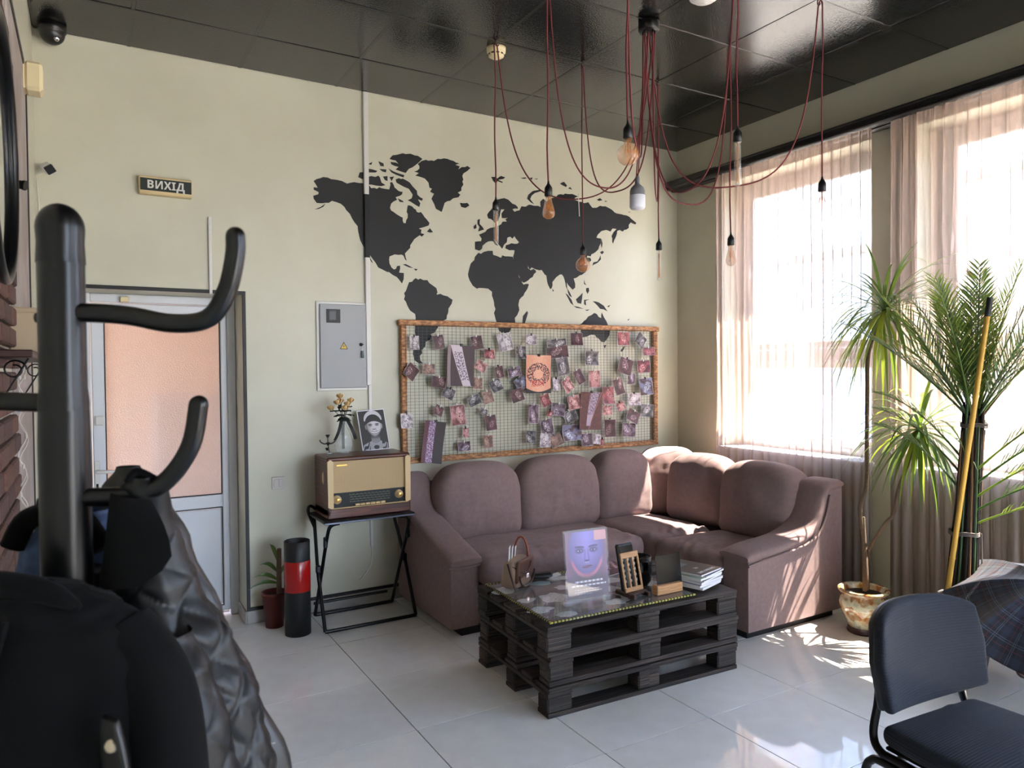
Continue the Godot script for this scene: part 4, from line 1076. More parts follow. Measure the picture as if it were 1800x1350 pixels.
func table_things():
	# cut-out line drawings under the glass
	var ink = picture(512, 512, func(x, y):
		var cx = x % 128
		var cy = y % 128
		var id = (x / 128) + (y / 128) * 4
		var d = Vector2(cx - 64, cy - 64)
		var r = d.length()
		var a = d.angle()
		var v = 1.0
		var f = sin(r * (0.30 + 0.02 * id) + 2.0 * sin(a * (3 + id % 5)) + id)
		var f2 = sin(cx * 0.21 + 3.0 * sin(cy * 0.11 + id)) * sin(cy * 0.19 + 2.0 * sin(cx * 0.09 + id * 2))
		if absf(f) < 0.10:
			v = 0.35
		if absf(f2) < 0.045:
			v = min(v, 0.45)
		var h = float((cx * 7919 + cy * 104729 + id * 31) % 97) / 97.0
		v -= 0.10 * h
		var c = Color(0.93, 0.96, 0.98).lerp(Color(0.22, 0.27, 0.32), 1.0 - v)
		return c.lerp(Color(0.45, 0.70, 0.72), 0.45 if id % 7 == 5 else 0.0))
	var im = mat("ink_drawing", Color(1, 1, 1), 0.6, {"tex": ink})
	var spots = [[-0.504, -0.207, 0.17, 0.12, "leafy"], [-0.489, -0.002, 0.10, 0.07, "small oval"], [-0.50, 0.159, 0.14, 0.09, "lace-edged"], [-0.341, 0.03, 0.16, 0.15, "round dial"], [-0.42, 0.275, 0.12, 0.07, "long fish-like"], [-0.288, -0.228, 0.15, 0.08, "teal winged"], [-0.134, -0.26, 0.16, 0.07, "feather"],
		[-0.21, -0.098, 0.09, 0.08, "petal"], [0.209, -0.216, 0.15, 0.07, "ribbon"], [0.113, -0.074, 0.12, 0.09, "star"], [0.0, 0.048, 0.12, 0.09, "flame"], [0.02, 0.20, 0.13, 0.10, "mask"], [0.19, 0.235, 0.10, 0.06, "heart"], [0.066, -0.235, 0.13, 0.07, "scroll"], [0.24, 0.06, 0.11, 0.12, "rose"], [-0.10, 0.24, 0.14, 0.08, "wave"]]
	for i in spots.size():
		var s = spots[i]
		var poly := PackedVector2Array()
		var nn = 26
		for k in nn:
			var a = TAU * k / nn
			var rr = 1.0 + 0.13 * sin(a * (2 + i % 4) + i) + 0.06 * sin(a * 7 + i * 2) + rng.randf_range(-0.03, 0.03)
			poly.append(Vector2(cos(a) * s[2] * 0.5 * rr, sin(a) * s[3] * 0.5 * rr))
		var g := G.new()
		var tr = Geometry2D.triangulate_polygon(poly)
		var id = Vector2(i % 4, (i / 4) % 4) * 0.25
		for q in range(0, tr.size(), 3):
			var p = [poly[tr[q]], poly[tr[q + 1]], poly[tr[q + 2]]]
			if (p[1] - p[0]).cross(p[2] - p[0]) < 0:
				p = [p[0], p[2], p[1]]
			var uv = []
			for e in p:
				uv.append(id + Vector2(0.125 + e.x / (s[2] * 1.4) * 0.25, 0.125 - e.y / (s[3] * 1.4) * 0.25))
			g.tri(Vector3(p[0].x, 0, -p[0].y), Vector3(p[1].x, 0, -p[1].y), Vector3(p[2].x, 0, -p[2].y), uv[0], uv[1], uv[2])
		solo("ink_drawing", g, im, "%s ink drawing cut out of white paper under the table glass" % s[4], "drawing", "drawings under the table glass", Transform3D(Basis(Vector3.UP, TBL_TURN + rng.randf_range(-0.3, 0.3)), on_table(s[0], 0.4332 + 0.00005 * i, s[1])))
	var TOP := 0.4418
	# acrylic T stand with a poster
	var face = picture(160, 240, func(px, py):
		var u = px / 160.0
		var v = py / 240.0
		var c = Color(0.42, 0.36, 0.42).lerp(Color(0.62, 0.42, 0.56), clamp(absf(u - 0.5) * 1.8 - 0.25, 0, 1))
		var e = Vector2((u - 0.50) / 0.44, (v - 0.28) / 0.44).length()
		var skin = Color(0.60, 0.54, 0.84).lerp(Color(0.44, 0.37, 0.58), clamp(absf(u - 0.5) * 2.2 - 0.1, 0, 1)).lerp(Color(0.40, 0.34, 0.46), clamp(v * 2.0 - 0.75, 0, 1))
		c = skin.lerp(c, smoothstep(0.92, 1.04, e))
		# warm light along the jaw
		var jaw = smoothstep(0.12, 0.0, absf(e - 0.90)) * smoothstep(0.36, 0.50, v)
		c = c.lerp(Color(0.90, 0.52, 0.58), jaw * 0.85)
		for s in [-1.0, 1.0]:
			var ex = (u - (0.5 + s * 0.17)) / 0.11
			var ey = (v - 0.285) / 0.045
			c = c.lerp(Color(0.26, 0.22, 0.36), 0.75 * smoothstep(1.3, 0.5, Vector2(ex, ey).length()))
			var lid = Vector2((u - (0.5 + s * 0.17)) / 0.065, (v - 0.288) / 0.014).length()
			c = c.lerp(Color(0.74, 0.72, 0.86), 0.8 * smoothstep(1.1, 0.6, lid))
			if Vector2((u - (0.5 + s * 0.165)) / 0.022, (v - 0.288) / 0.013).length() < 1.0:
				c = Color(0.16, 0.13, 0.22)
			var br = (v - (0.225 + 0.10 * pow(u - 0.5 - s * 0.20, 2.0) * 8.0)) / 0.016
			c = c.lerp(Color(0.27, 0.22, 0.38), 0.8 * smoothstep(1.2, 0.4, absf(br)) * smoothstep(0.13, 0.09, absf(u - 0.5 - s * 0.17)))
			# sides of the nose
			c = c.lerp(Color(0.36, 0.30, 0.50), 0.45 * smoothstep(0.035, 0.0, absf(u - 0.5 - s * (0.035 + 0.12 * clamp(v - 0.3, 0, 1)))) * smoothstep(0.24, 0.30, v) * smoothstep(0.46, 0.42, v))
			if Vector2((u - 0.5 - s * 0.022) / 0.010, (v - 0.468) / 0.006).length() < 1.0:
				c = Color(0.94, 0.93, 0.96)
		c = c.lerp(Color(0.30, 0.24, 0.38), 0.8 * smoothstep(1.2, 0.5, Vector2((u - 0.5) / 0.07, (v - 0.445) / 0.018).length()))
		var lip = Vector2((u - 0.5) / 0.13, (v - 0.535) / 0.032).length()
		c = c.lerp(Color(0.52, 0.38, 0.50), 0.85 * smoothstep(1.1, 0.8, lip))
		if absf(u - 0.5) < 0.12 and absf(v - 0.533 - 0.01 * sin(u * 18.0)) < 0.005:
			c = Color(0.30, 0.21, 0.32)
		if u > 0.70 and v < 0.15:
			c = Color(0.88, 0.70, 0.66).lerp(Color(0.80, 0.58, 0.60), u)
		c = c.lerp(Color(0.38, 0.33, 0.39), 0.75 * smoothstep(0.62, 0.74, v))
		for k in [[0.755, 0.18, 0.86], [0.81, 0.08, 0.94]]:
			if absf(v - k[0]) < 0.014 and u > k[1] and u < k[2] and (int(u * 110.0) * 7) % 11 > 1:
				c = Color(0.92, 0.90, 0.94)
		for k in [[0.87, 0.16, 0.78], [0.905, 0.16, 0.84], [0.94, 0.2, 0.6]]:
			if absf(v - k[0]) < 0.006 and u > k[1] and u < k[2] and (int(u * 130.0) * 5) % 9 > 1:
				c = Color(0.66, 0.62, 0.68)
		return c)
	var pt = mat("face_poster", Color(1, 1, 1), 0.5, {"tex": face})
	var acr = mat("acrylic", Color(0.94, 0.96, 1.0, 0.05), 0.02, {"spec": 0.3})
	var at = on_table(-0.255, TOP, 0.205)
	var t = thing("poster_stand", "clear acrylic table stand holding a purple portrait poster", "display stand", at, TBL_TURN - 0.06)
	t.scale = Vector3.ONE * 1.12
	var lean = Basis(Vector3.RIGHT, -0.10)
	for k in 2:
		part("sheet", box_of(Vector3(0, 0.172, 0.004 - 0.008 * k), Vector3(0.226, 0.318, 0.003), 0.001, lean), acr, t)
	var g := G.new()
	g.box(Vector3(0, 0.003, 0.01), Vector3(0.24, 0.005, 0.11), 0.002)
	g.box(Vector3(0, 0.011, -0.002), Vector3(0.235, 0.02, 0.03), 0.004)
	part("foot", g, acr, t)
	g = G.new()
	var ps = Basis(Vector3.RIGHT, -0.10)
	var pc = Vector3(0, 0.175, 0.0)
	g.quad(pc + ps * Vector3(-0.105, -0.146, 0), pc + ps * Vector3(0.105, -0.146, 0), pc + ps * Vector3(0.105, 0.146, 0), pc + ps * Vector3(-0.105, 0.146, 0))
	part("poster", g, pt, t)
	# bamboo holder with slots and a black phone
	t = thing("phone_holder", "slotted bamboo phone holder on dark feet", "phone holder", on_table(0.022, TOP, 0.215), TBL_TURN + 0.12)
	t.scale = Vector3.ONE * 1.3
	var lb = Basis(Vector3.RIGHT, -0.22)
	g = G.new()
	for x in [-0.044, -0.0147, 0.0147, 0.044]:
		g.box(lb * Vector3(x, 0.084, 0.012), Vector3(0.009, 0.135, 0.008), 0.002, lb)
	g.box(lb * Vector3(0, 0.024, 0.012), Vector3(0.097, 0.018, 0.008), 0.002, lb)
	g.box(lb * Vector3(0, 0.158, 0.012), Vector3(0.097, 0.024, 0.008), 0.003, lb)
	part("slotted_front", g, M.light_wood, t)
	for s in [-1, 1]:
		part("foot", box_of(Vector3(s * 0.038, 0.009, 0.0), Vector3(0.016, 0.018, 0.11), 0.003), M.dark_wood, t)
	part("ledge", box_of(Vector3(0, 0.014, 0.018), Vector3(0.10, 0.01, 0.03), 0.002), M.dark_wood, t)
	mat("screen_black", Color(0.02, 0.02, 0.024), 0.12)
	t = thing("payment_terminal", "black handheld device with buttons leaning in the bamboo holder", "device", on_table(0.022, TOP + 0.026, 0.205), TBL_TURN + 0.12)
	t.scale = Vector3.ONE * 1.3
	part("body", box_of(lb * Vector3(0, 0.09, -0.008), Vector3(0.085, 0.185, 0.022), 0.006, lb), M.black_plastic, t)
	part("screen", box_of(lb * Vector3(0, 0.158, 0.004), Vector3(0.07, 0.03, 0.002), 0.0005, lb), M.screen_black, t)
	for r in 5:
		for q in 3:
			part("button", box_of(lb * Vector3(-0.0293 + q * 0.0293, 0.035 + r * 0.021, 0.0035), Vector3(0.014, 0.010, 0.003), 0.001, lb), M.cabinet_grey, t)
	# black bowl-shaped cup
	t = thing("black_cup", "round glossy black cup behind the bamboo phone holder", "cup", on_table(0.175, TOP, 0.075), 0)
	t.scale = Vector3.ONE * 1.2
	g = G.new()
	g.lathe(Vector3.ZERO, [Vector2(0.0001, 0.0), Vector2(0.04, 0.0), Vector2(0.052, 0.02), Vector2(0.057, 0.06), Vector2(0.055, 0.10), Vector2(0.052, 0.125), Vector2(0.049, 0.125), Vector2(0.052, 0.08), Vector2(0.045, 0.02), Vector2(0.0001, 0.012)], 28)
	mat("gloss_black", Color(0.02, 0.022, 0.03), 0.12)
	part("body", g, M.gloss_black, t)
	part("rim", tube_of(range(25).map(func(k): return Vector3(cos(TAU * k / 24.0) * 0.0505, 0.1255, sin(TAU * k / 24.0) * 0.0505)), 0.003, 6), M.gloss_black, t)
	# dark card in a wooden block
	t = thing("card_holder", "pale wooden block holding a black card upright", "card holder", on_table(0.205, TOP, 0.27), TBL_TURN + 0.02)
	t.scale = Vector3.ONE * 1.12
	part("block", box_of(Vector3(0, 0.022, 0), Vector3(0.155, 0.044, 0.042), 0.004), M.light_wood, t)
	part("card", box_of(Vector3(0.015, 0.105, -0.01), Vector3(0.15, 0.14, 0.004), 0.0015, Basis(Vector3.RIGHT, -0.12)), M.screen_black, t)
	# magazines
	var titles = ["white", "blue-edged", "grey", "black", "pale green", "navy", "dog-eared"]
	var mag_cols = [Color(0.80, 0.80, 0.80), Color(0.35, 0.40, 0.62), Color(0.62, 0.63, 0.66), Color(0.10, 0.10, 0.12), Color(0.70, 0.76, 0.70), Color(0.22, 0.24, 0.38), Color(0.24, 0.245, 0.26)]
	var y = TOP
	for k in 7:
		var h = [0.016, 0.014, 0.015, 0.011, 0.013, 0.011, 0.010][k]
		var last = k == 6
		var tm = thing("magazine", ("dark grey magazine with a white title on top of the pile" if last else "%s magazine in the pile on the table end, number %s from below" % [titles[k], ["one", "two", "three", "four", "five", "six"][k]]), "magazine", on_table(0.43 + rng.randf_range(-0.012, 0.012), y, 0.185 + rng.randf_range(-0.01, 0.01)), TBL_TURN + 0.30 + rng.randf_range(-0.1, 0.1))
		mat("magazine_cover_%d" % k, mag_cols[k], 0.3)
		part("pages", box_of(Vector3(0, h * 0.5, 0), Vector3(0.206, h - 0.002, 0.276)), M.paper, tm)
		part("cover", box_of(Vector3(0, h - 0.0008, 0), Vector3(0.21, 0.0014, 0.28)), M["magazine_cover_%d" % k], tm)
		if last:
			var flat_up = Basis(Vector3.RIGHT, -PI / 2)
			part("title", letters("TATTOO LIFE", 0.026, 0.0006), M.paper, tm, Transform3D(Basis(Vector3.UP, PI) * flat_up, Vector3(0.0, h + 0.0003, 0.108)))
			part("emblem", letters("T·L", 0.022, 0.0006), M.paper, tm, Transform3D(Basis(Vector3.UP, PI) * flat_up, Vector3(-0.005, h + 0.0003, 0.045)))
			var pic := G.new()
			pic.box(Vector3(-0.02, h + 0.0003, -0.06), Vector3(0.10, 0.0005, 0.07))
			mat("cover_photo", Color(0.42, 0.50, 0.55), 0.35)
			part("cover_photo", pic, M.cover_photo, tm)
		y += h
	# glossy brochure at the back
	var bro = picture(128, 96, func(px, py):
		var c = Color(0.30, 0.24, 0.28)
		if (px / 9 + py / 14) % 3 == 0 and py < 60:
			c = Color(0.84, 0.74, 0.78)
		return c.lerp(Color(0.62, 0.42, 0.48), float((px * 31 + py * 17) % 13) / 26.0))
	mat("brochure_print", Color(1, 1, 1), 0.25, {"tex": bro})
	t = thing("brochure", "glossy pink and grey brochure lying by the back edge of the table", "brochure", on_table(0.20, TOP, -0.235), TBL_TURN + 0.25)
	part("pages", box_of(Vector3(0, 0.004, 0), Vector3(0.27, 0.008, 0.19), 0.001), M.paper, t)
	g = G.new()
	cell_uv(g, Vector3(0, 0.0085, 0), 0.272, 0.192, Basis(), Vector2.ZERO, Vector2.ONE)
	part("cover", g, M.brochure_print, t)
	# folded black sunglasses case
	t = thing("glasses_case", "small black case with a white card beside the handbag", "case", on_table(-0.235, TOP, -0.285), TBL_TURN - 0.2)
	part("body", box_of(Vector3(0, 0.016, 0), Vector3(0.12, 0.03, 0.05), 0.01), M.black_plastic, t)
	part("card", box_of(Vector3(0.07, 0.012, 0.012), Vector3(0.07, 0.004, 0.05), 0.001, Basis(Vector3.FORWARD, -0.2)), M.paper, t)
	handbag(on_table(-0.425, TOP, -0.235))

func handbag(at: Vector3):
	var t = thing("handbag", "small beige handbag with a tan side and a looped handle on the table", "handbag", at, 0.55)
	t.scale = Vector3.ONE * 1.25
	mat("bag_beige", Color(0.60, 0.50, 0.42), 0.5)
	mat("bag_tan", Color(0.66, 0.34, 0.26), 0.45)
	mat("bag_trim", Color(0.22, 0.12, 0.11), 0.4)
	var g := G.new()
	g.soft(Vector3(0.075, 0.062, 0.038), 0.025, func(p: Vector3):
		p.z *= 1.0 + 0.25 * (-p.y / 0.062)
		return p + Vector3(0, 0.062, 0), 3, 4)
	var b = part("body", g, M.bag_beige, t)
	g = G.new()
	g.soft(Vector3(0.07, 0.04, 0.008), 0.007, func(p: Vector3):
		p.y -= 0.3 * p.x * p.x / 0.07 * (1.0 if p.y < 0 else 0.0) - 0.0
		return Basis(Vector3.RIGHT, 0.12) * p + Vector3(0, 0.085, 0.042), 2, 6)
	mat("bag_brown", Color(0.40, 0.27, 0.21), 0.45)
	part("flap", g, M.bag_brown, t)
	part("side_gusset", box_of(Vector3(0.077, 0.058, 0.0), Vector3(0.006, 0.10, 0.056), 0.002), M.bag_tan, t)
	var rim := []
	for k in 17:
		var a = PI * k / 16.0
		rim.append(Vector3(-0.07 * cos(a) * 1.0, 0.062 - 0.055 * sin(a), 0.055))
	part("trim", tube_of(rim, 0.004, 6), M.bag_trim, t)
	part("clasp", box_of(Vector3(0.0, 0.05, 0.056), Vector3(0.022, 0.018, 0.006), 0.002), M.chrome, t)
	var hd := []
	for k in 17:
		var a = PI * k / 16.0
		hd.append(Vector3(0.05 - 0.0 * k, 0.118 + 0.085 * sin(a), 0.034 * cos(a)))
	part("handle", tube_of(hd, 0.005, 6), M.bag_tan, t)
	part("strap", tube_of(curve([Vector3(-0.07, 0.10, 0.02), Vector3(-0.03, 0.07, 0.06), Vector3(0.03, 0.10, 0.058), Vector3(0.07, 0.115, 0.02)], 5), 0.004, 5), M.bag_trim, t)
	part("strap", tube_of(curve([Vector3(-0.078, 0.11, 0.0), Vector3(-0.10, 0.06, 0.03), Vector3(-0.105, 0.006, 0.055)], 5), 0.004, 5), M.bag_trim, t)
	# paper slips sticking out
	for k in 3:
		part("paper_slip", box_of(Vector3(-0.06 + 0.035 * k, 0.15 - 0.008 * k, -0.005 * k), Vector3(0.028, 0.07, 0.003), 0.0005, Basis.from_euler(Vector3(0.1, 0.3, 0.25 - 0.12 * k))), M.paper, t)

# prints on the board: x, y, width, height (mm), tilt (degrees), kind of picture
const PRINTS := [[-2561,1815,67,97,2,"light"],[-2371,1823,82,103,10,"maroon"],[-2060,1822,87,102,8,"maroon"],[-1957,1737,101,73,0,"red"],[-1823,1829,115,133,10,"light"],[-1682,1750,84,97,0,"bw"],[-2594,1609,104,101,-38,"maroon"],[-2451,1629,90,75,-3,"skin"],[-2030,1646,93,74,-32,"pink"],[-1873,1601,76,91,12,"maroon"],[-1740,1601,117,72,14,"purple"],[-2379,1533,121,79,-10,"maroon"],[-2301,1452,92,84,-28,"bw"],[-2060,1520,69,86,-5,"skin"],[-1903,1500,90,95,25,"bw"],[-1680,1513,99,97,32,"blue"],[-2092,1391,101,73,22,"bw"],[-1972,1415,80,95,15,"skin"],[-1720,1421,113,101,15,"maroon"],[-2381,1327,80,73,-25,"maroon"],[-2228,1289,112,149,5,"pink"],[-2625,1264,89,105,0,"light"],[-2008,1305,70,49,-20,"bw"],[-1949,1220,94,116,5,"maroon"],[-2164,1157,50,73,0,"pink"],[-2178,1056,104,69,3,"purple"],[-1978,1081,75,95,0,"skin"],[-1591,1849,95,81,-3,"light"],[-1347,1828,178,61,5,"bw"],[-1343,1756,194,96,4,"maroon"],[-1155,1860,108,102,-2,"maroon"],[-676,1870,123,111,0,"red"],[-491,1858,121,103,-35,"bw"],[-1009,1708,133,117,-2,"bw"],[-1291,1642,122,145,10,"bw"],[-394,1765,123,71,0,"red"],[-651,1639,136,139,-18,"maroon"],[-453,1636,128,108,0,"red"],[-590,1531,78,93,-5,"purple"],[-431,1463,129,146,5,"blue"],[-982,1537,112,140,0,"pink"],[-1136,1557,82,120,25,"maroon"],[-1351,1499,73,100,0,"light"],[-1245,1492,101,114,33,"pink"],[-726,1469,99,138,15,"maroon"],[-839,1398,126,146,0,"red"],[-1461,1375,87,95,20,"red"],[-1187,1350,113,111,10,"pink"],[-564,1359,114,103,0,"light"],[-1569,1271,96,150,-2,"purple"],[-1337,1297,121,101,-10,"purple"],[-1421,1270,57,48,-10,"red"],[-1220,1240,118,97,20,"bw"],[-849,1275,91,82,0,"pink"],[-710,1303,82,74,20,"pink"],[-580,1214,126,107,-30,"maroon"],[-416,1255,141,109,-5,"bw"],[-822,1124,103,146,0,"maroon"],[-619,1100,131,116,-5,"purple"],[-1447,1163,108,130,10,"purple"],[-1206,1107,215,128,2,"blue"],[-1601,1093,85,98,-5,"bw"],[-1469,1060,98,108,-5,"light"],[-1360,1054,110,100,22,"skin"],[-1059,1041,116,103,0,"purple"],[-959,1040,67,81,-10,"light"],[-906,1014,45,55,-10,"red"]]
const BIG_PRINTS := [[-2205,1651,220,298,-2],[-2432,1103,163,301,-8],[-1533,1581,228,296,-1],[-1029,1277,222,305,-3]]

func photo_board():
	var t = thing("photo_board", "wide wire grid in a scorched wooden frame hung on the wall above the sofa", "pin board", Vector3(-1.462, 1.455, 0))
	var W := 2.38
	var H := 1.0
	var f = M.burnt_wood
	part("frame_rail", box_of(Vector3(0, H * 0.5 + 0.005, 0.03), Vector3(W + 0.03, 0.04, 0.04), 0.004), f, t)
	part("frame_rail", box_of(Vector3(0, -H * 0.5 + 0.02, 0.03), Vector3(W, 0.04, 0.036), 0.004), f, t)
	part("frame_stile", box_of(Vector3(-W * 0.5 + 0.022, 0.012, 0.028), Vector3(0.042, H - 0.055, 0.036), 0.004), f, t)
	part("frame_stile", box_of(Vector3(W * 0.5 - 0.022, 0.012, 0.028), Vector3(0.042, H - 0.055, 0.036), 0.004), f, t)
	mat("wire_green", Color(0.24, 0.27, 0.25), 0.5)
	var g := G.new()
	var nx = 70
	for i in nx + 1:
		g.box(Vector3(-W * 0.5 + 0.03 + (W - 0.06) * i / nx, 0.012, 0.050), Vector3(0.0018, H - 0.03, 0.0018))
	var ny = 42
	for i in ny + 1:
		g.box(Vector3(0, -H * 0.5 + 0.03 + (H - 0.04) * i / ny, 0.053), Vector3(W - 0.04, 0.0018, 0.0018))
	part("wire_grid", g, M.wire_green, t)
	# one printed sheet of pictures for all the small prints
	var pal = {"maroon": [Color(0.19, 0.085, 0.10), Color(0.34, 0.17, 0.19), Color(0.80, 0.72, 0.73)], "bw": [Color(0.11, 0.09, 0.10), Color(0.42, 0.39, 0.40), Color(0.88, 0.86, 0.87)], "pink": [Color(0.42, 0.22, 0.22), Color(0.74, 0.52, 0.51), Color(0.90, 0.76, 0.74)], "light": [Color(0.48, 0.42, 0.45), Color(0.80, 0.76, 0.78), Color(0.92, 0.90, 0.91)],
		"purple": [Color(0.19, 0.11, 0.15), Color(0.46, 0.37, 0.44), Color(0.86, 0.83, 0.87)], "skin": [Color(0.36, 0.24, 0.20), Color(0.60, 0.45, 0.39), Color(0.78, 0.66, 0.58)], "blue": [Color(0.22, 0.13, 0.14), Color(0.42, 0.42, 0.54), Color(0.76, 0.80, 0.86)], "red": [Color(0.30, 0.10, 0.11), Color(0.60, 0.27, 0.28), Color(0.88, 0.72, 0.71)]}
	var im := Image.create(1000, 1000, false, Image.FORMAT_RGB8)
	var nz := FastNoiseLite.new()
	nz.frequency = 0.02
	nz.fractal_octaves = 4
	for n in PRINTS.size():
		var p = pal[PRINTS[n][5]]
		nz.seed = 100 + n
		var ox = (n % 10) * 100
		var oy = (n / 10) * 100
		var ax = rng.randf_range(0.3, 0.7)
		var ay = rng.randf_range(0.35, 0.65)
		var lean_ = rng.randf_range(-0.8, 0.8)
		for y in 100:
			for x in 100:
				var u = x / 100.0 - ax
				var v = y / 100.0 - ay
				var w = u * cos(lean_) + v * sin(lean_)
				var h = -u * sin(lean_) + v * cos(lean_)
				var s = nz.get_noise_2d(x, y)
				var fine_ = nz.get_noise_2d(x * 3.5 + 500, y * 3.5)
				var body = w * w / 0.05 + h * h / 0.16 + s * 1.2
				var c = p[0].lerp(p[1], clamp(0.5 + s * 1.6, 0, 1))
				if body < 0.75:
					c = p[1].lerp(p[2], clamp(0.55 + fine_ * 1.8, 0, 1))
					if fine_ > 0.18 and s < 0.1:
						c = p[0]
				if x < 3 or y < 3 or x > 96 or y > 96:
					c = c.lerp(Color(0.9, 0.88, 0.88), 0.7)
				im.set_pixel(ox + x, oy + y, c)
	# four large prints: tattooed forearm, shin, chest, and a foot on brown cloth
	for n in 4:
		nz.seed = 300 + n
		var ox = n * 220
		for y in 290:
			for x in 200:
				var u = x / 200.0
				var v = y / 290.0
				var s = nz.get_noise_2d(x * 1.6, y * 1.6)
				var sw = nz.get_noise_2d(x * 3.2 + 900.0, y * 3.2) * 1.6 + 0.25 * sin((u * 9.0 + sin(v * 14.0 + n) * 1.2 + s * 5.0) * 3.0)
				var c: Color
				if n == 0:
					c = Color(0.20, 0.09, 0.11) if u > 0.12 else Color(0.55, 0.46, 0.48)
					var mid = 0.30 + 0.42 * v
					if absf(u - mid) < 0.20 - 0.05 * v:
						c = Color(0.78, 0.72, 0.76)
						if sw > 0.15 and v > 0.16 and v < 0.86 and absf(u - mid) < 0.15:
							c = Color(0.30, 0.24, 0.32)
				elif n == 1:
					c = Color(0.13, 0.05, 0.08)
					if u < 0.52:
						c = Color(0.36, 0.17, 0.23) if u < 0.20 else Color(0.46, 0.30, 0.42)
						if u > 0.2 and sw > 0.1:
							c = Color(0.74, 0.66, 0.78)
				elif n == 2:
					c = Color(0.88, 0.66, 0.55).lerp(Color(0.80, 0.54, 0.44), clamp(absf(u - 0.5) * 1.6 + s * 0.3, 0, 1))
					var rr = Vector2((u - 0.5) / 0.46, (v - 0.5) / 0.30).length()
					if rr < 1.0 and rr > 0.42 and sw > -0.05:
						c = Color(0.30, 0.17, 0.20)
					if v > 0.66 and v < 0.82 and absf(u - 0.46) < 0.26 and sw > 0.1:
						c = Color(0.74, 0.14, 0.18)
					if v > 0.86 + 0.10 * sin(u * PI):
						c = Color(0.10, 0.07, 0.08)
				else:
					c = Color(0.36, 0.17, 0.16).lerp(Color(0.27, 0.12, 0.12), clamp(0.5 + s, 0, 1))
					var mid = 0.66 - 0.30 * v
					if absf(u - mid) < 0.21 * (1.0 - v * 0.62) and v < 0.9:
						c = Color(0.66, 0.58, 0.64)
						if sw > 0.0 and v < 0.6:
							c = Color(0.42, 0.36, 0.44)
					if absf(u - (0.95 - 0.55 * v)) < 0.012:
						c = Color(0.62, 0.42, 0.38)
				im.set_pixel(ox + x, 705 + y, c)
	var pm = mat("photo_print", Color(1, 1, 1), 0.5, {"tex": ImageTexture.create_from_image(im)})
	var words = {"maroon": "dark maroon", "bw": "black and white", "pink": "pink skin-toned", "light": "pale washed-out", "purple": "purple and white", "skin": "brown skin-toned", "blue": "blue-tinted", "red": "red and rose"}
	var sheet = func(w: float, h: float, bend: float, u0: Vector2, u1: Vector2) -> G:
		var gg := G.new()
		gg.smooth()
		var nn = 4
		for i in nn:
			var a = float(i) / nn
			var b = float(i + 1) / nn
			var za = bend * (a - 0.5) * (a - 0.5) * 4.0
			var zb = bend * (b - 0.5) * (b - 0.5) * 4.0
			var va = u1.y + (u0.y - u1.y) * a
			var vb = u1.y + (u0.y - u1.y) * b
			gg.quad(Vector3(-w * 0.5, (a - 0.5) * h, za), Vector3(w * 0.5, (a - 0.5) * h, za), Vector3(w * 0.5, (b - 0.5) * h, zb), Vector3(-w * 0.5, (b - 0.5) * h, zb), Vector2(u0.x, vb), Vector2(u1.x, va))
		return gg
	for n in PRINTS.size():
		var q = PRINTS[n]
		var cell = Vector2((n % 10) * 0.1, (n / 10) * 0.1)
		var kind = words[q[5]]
		var big_tilt = absf(q[4]) > 15
		var lab = print_label(q, kind, big_tilt)
		var b = Basis(Vector3.BACK, deg_to_rad(q[4])) * Basis(Vector3.RIGHT, rng.randf_range(-0.18, 0.0)) * Basis(Vector3.UP, rng.randf_range(-0.22, 0.22))
		var pz = 0.066 + 0.0016 * (n % 7)
		var o = thing("photo_print", lab, "photo print", Vector3(q[0], q[1], pz * 1000.0) * 0.001, 0.0, "small prints on the photo board")
		o.basis = b
		part("print", sheet.call(q[2] * 0.001, q[3] * 0.001, rng.randf_range(-0.004, 0.010), cell + Vector2(0.001, 0.001), cell + Vector2(0.099, 0.099)), pm, o)
		part("clip", box_of(Vector3(0, q[3] * 0.0005, 0.0), Vector3(0.012, 0.022, 0.012), 0.003), M.white_plastic if n % 3 else M.black_plastic, o)
	var names = ["large print of a tattooed forearm on maroon cloth", "large dark purple print of a patterned limb hanging past the frame", "large peach print of a chest tattoo with red flowers", "large brown print of a pale foot hung by a wire"]
	for n in 4:
		var q = BIG_PRINTS[n]
		var o = thing("photo_print", names[n], "photo print", Vector3(q[0] * 0.001, q[1] * 0.001, 0.083), 0.0, "large prints on the board")
		o.basis = Basis(Vector3.BACK, deg_to_rad(q[4]))
		part("print", sheet.call(q[2] * 0.001, q[3] * 0.001, 0.008, Vector2(n * 0.22 + 0.001, 0.7055), Vector2(n * 0.22 + 0.199, 0.9945)), pm, o)
		part("clip", box_of(Vector3(0, q[3] * 0.0005, 0.004), Vector3(0.025, 0.02, 0.016), 0.004), M.black_plastic, o)

# says which print: its look, and the large print or frame bar it hangs next to
func print_label(q, kind: String, askew: bool) -> String:
	var form = "tall" if q[3] > 1.3 * q[2] else ("wide" if q[2] > 1.15 * q[3] else "squarish")
	var short = ["forearm print", "purple limb print", "chest tattoo print", "brown foot print"]
	var best = 1e9
	var words_ = ""
	for n in 4:
		var b = BIG_PRINTS[n]
		var dx = float(q[0] - b[0])
		var dy = float(q[1] - b[1])
		var d = Vector2(dx, dy).length()
		if d < best:
			best = d
			var side = ""
			if absf(dx) > b[2] * 0.5:
				side = "right of" if dx > 0 else "left of"
			var lev = ""
			if absf(dy) > b[3] * 0.3:
				lev = "above" if dy > 0 else "below"
			var far = "just " if d < 230 else ("" if d < 420 else "well ")
			words_ = far + (lev + " and " + side if lev and side else (lev + side if lev or side else "level with")) + " the large " + short[n]
	return "%s%s %s print %s" % ["askew " if askew else "", form, kind, words_]

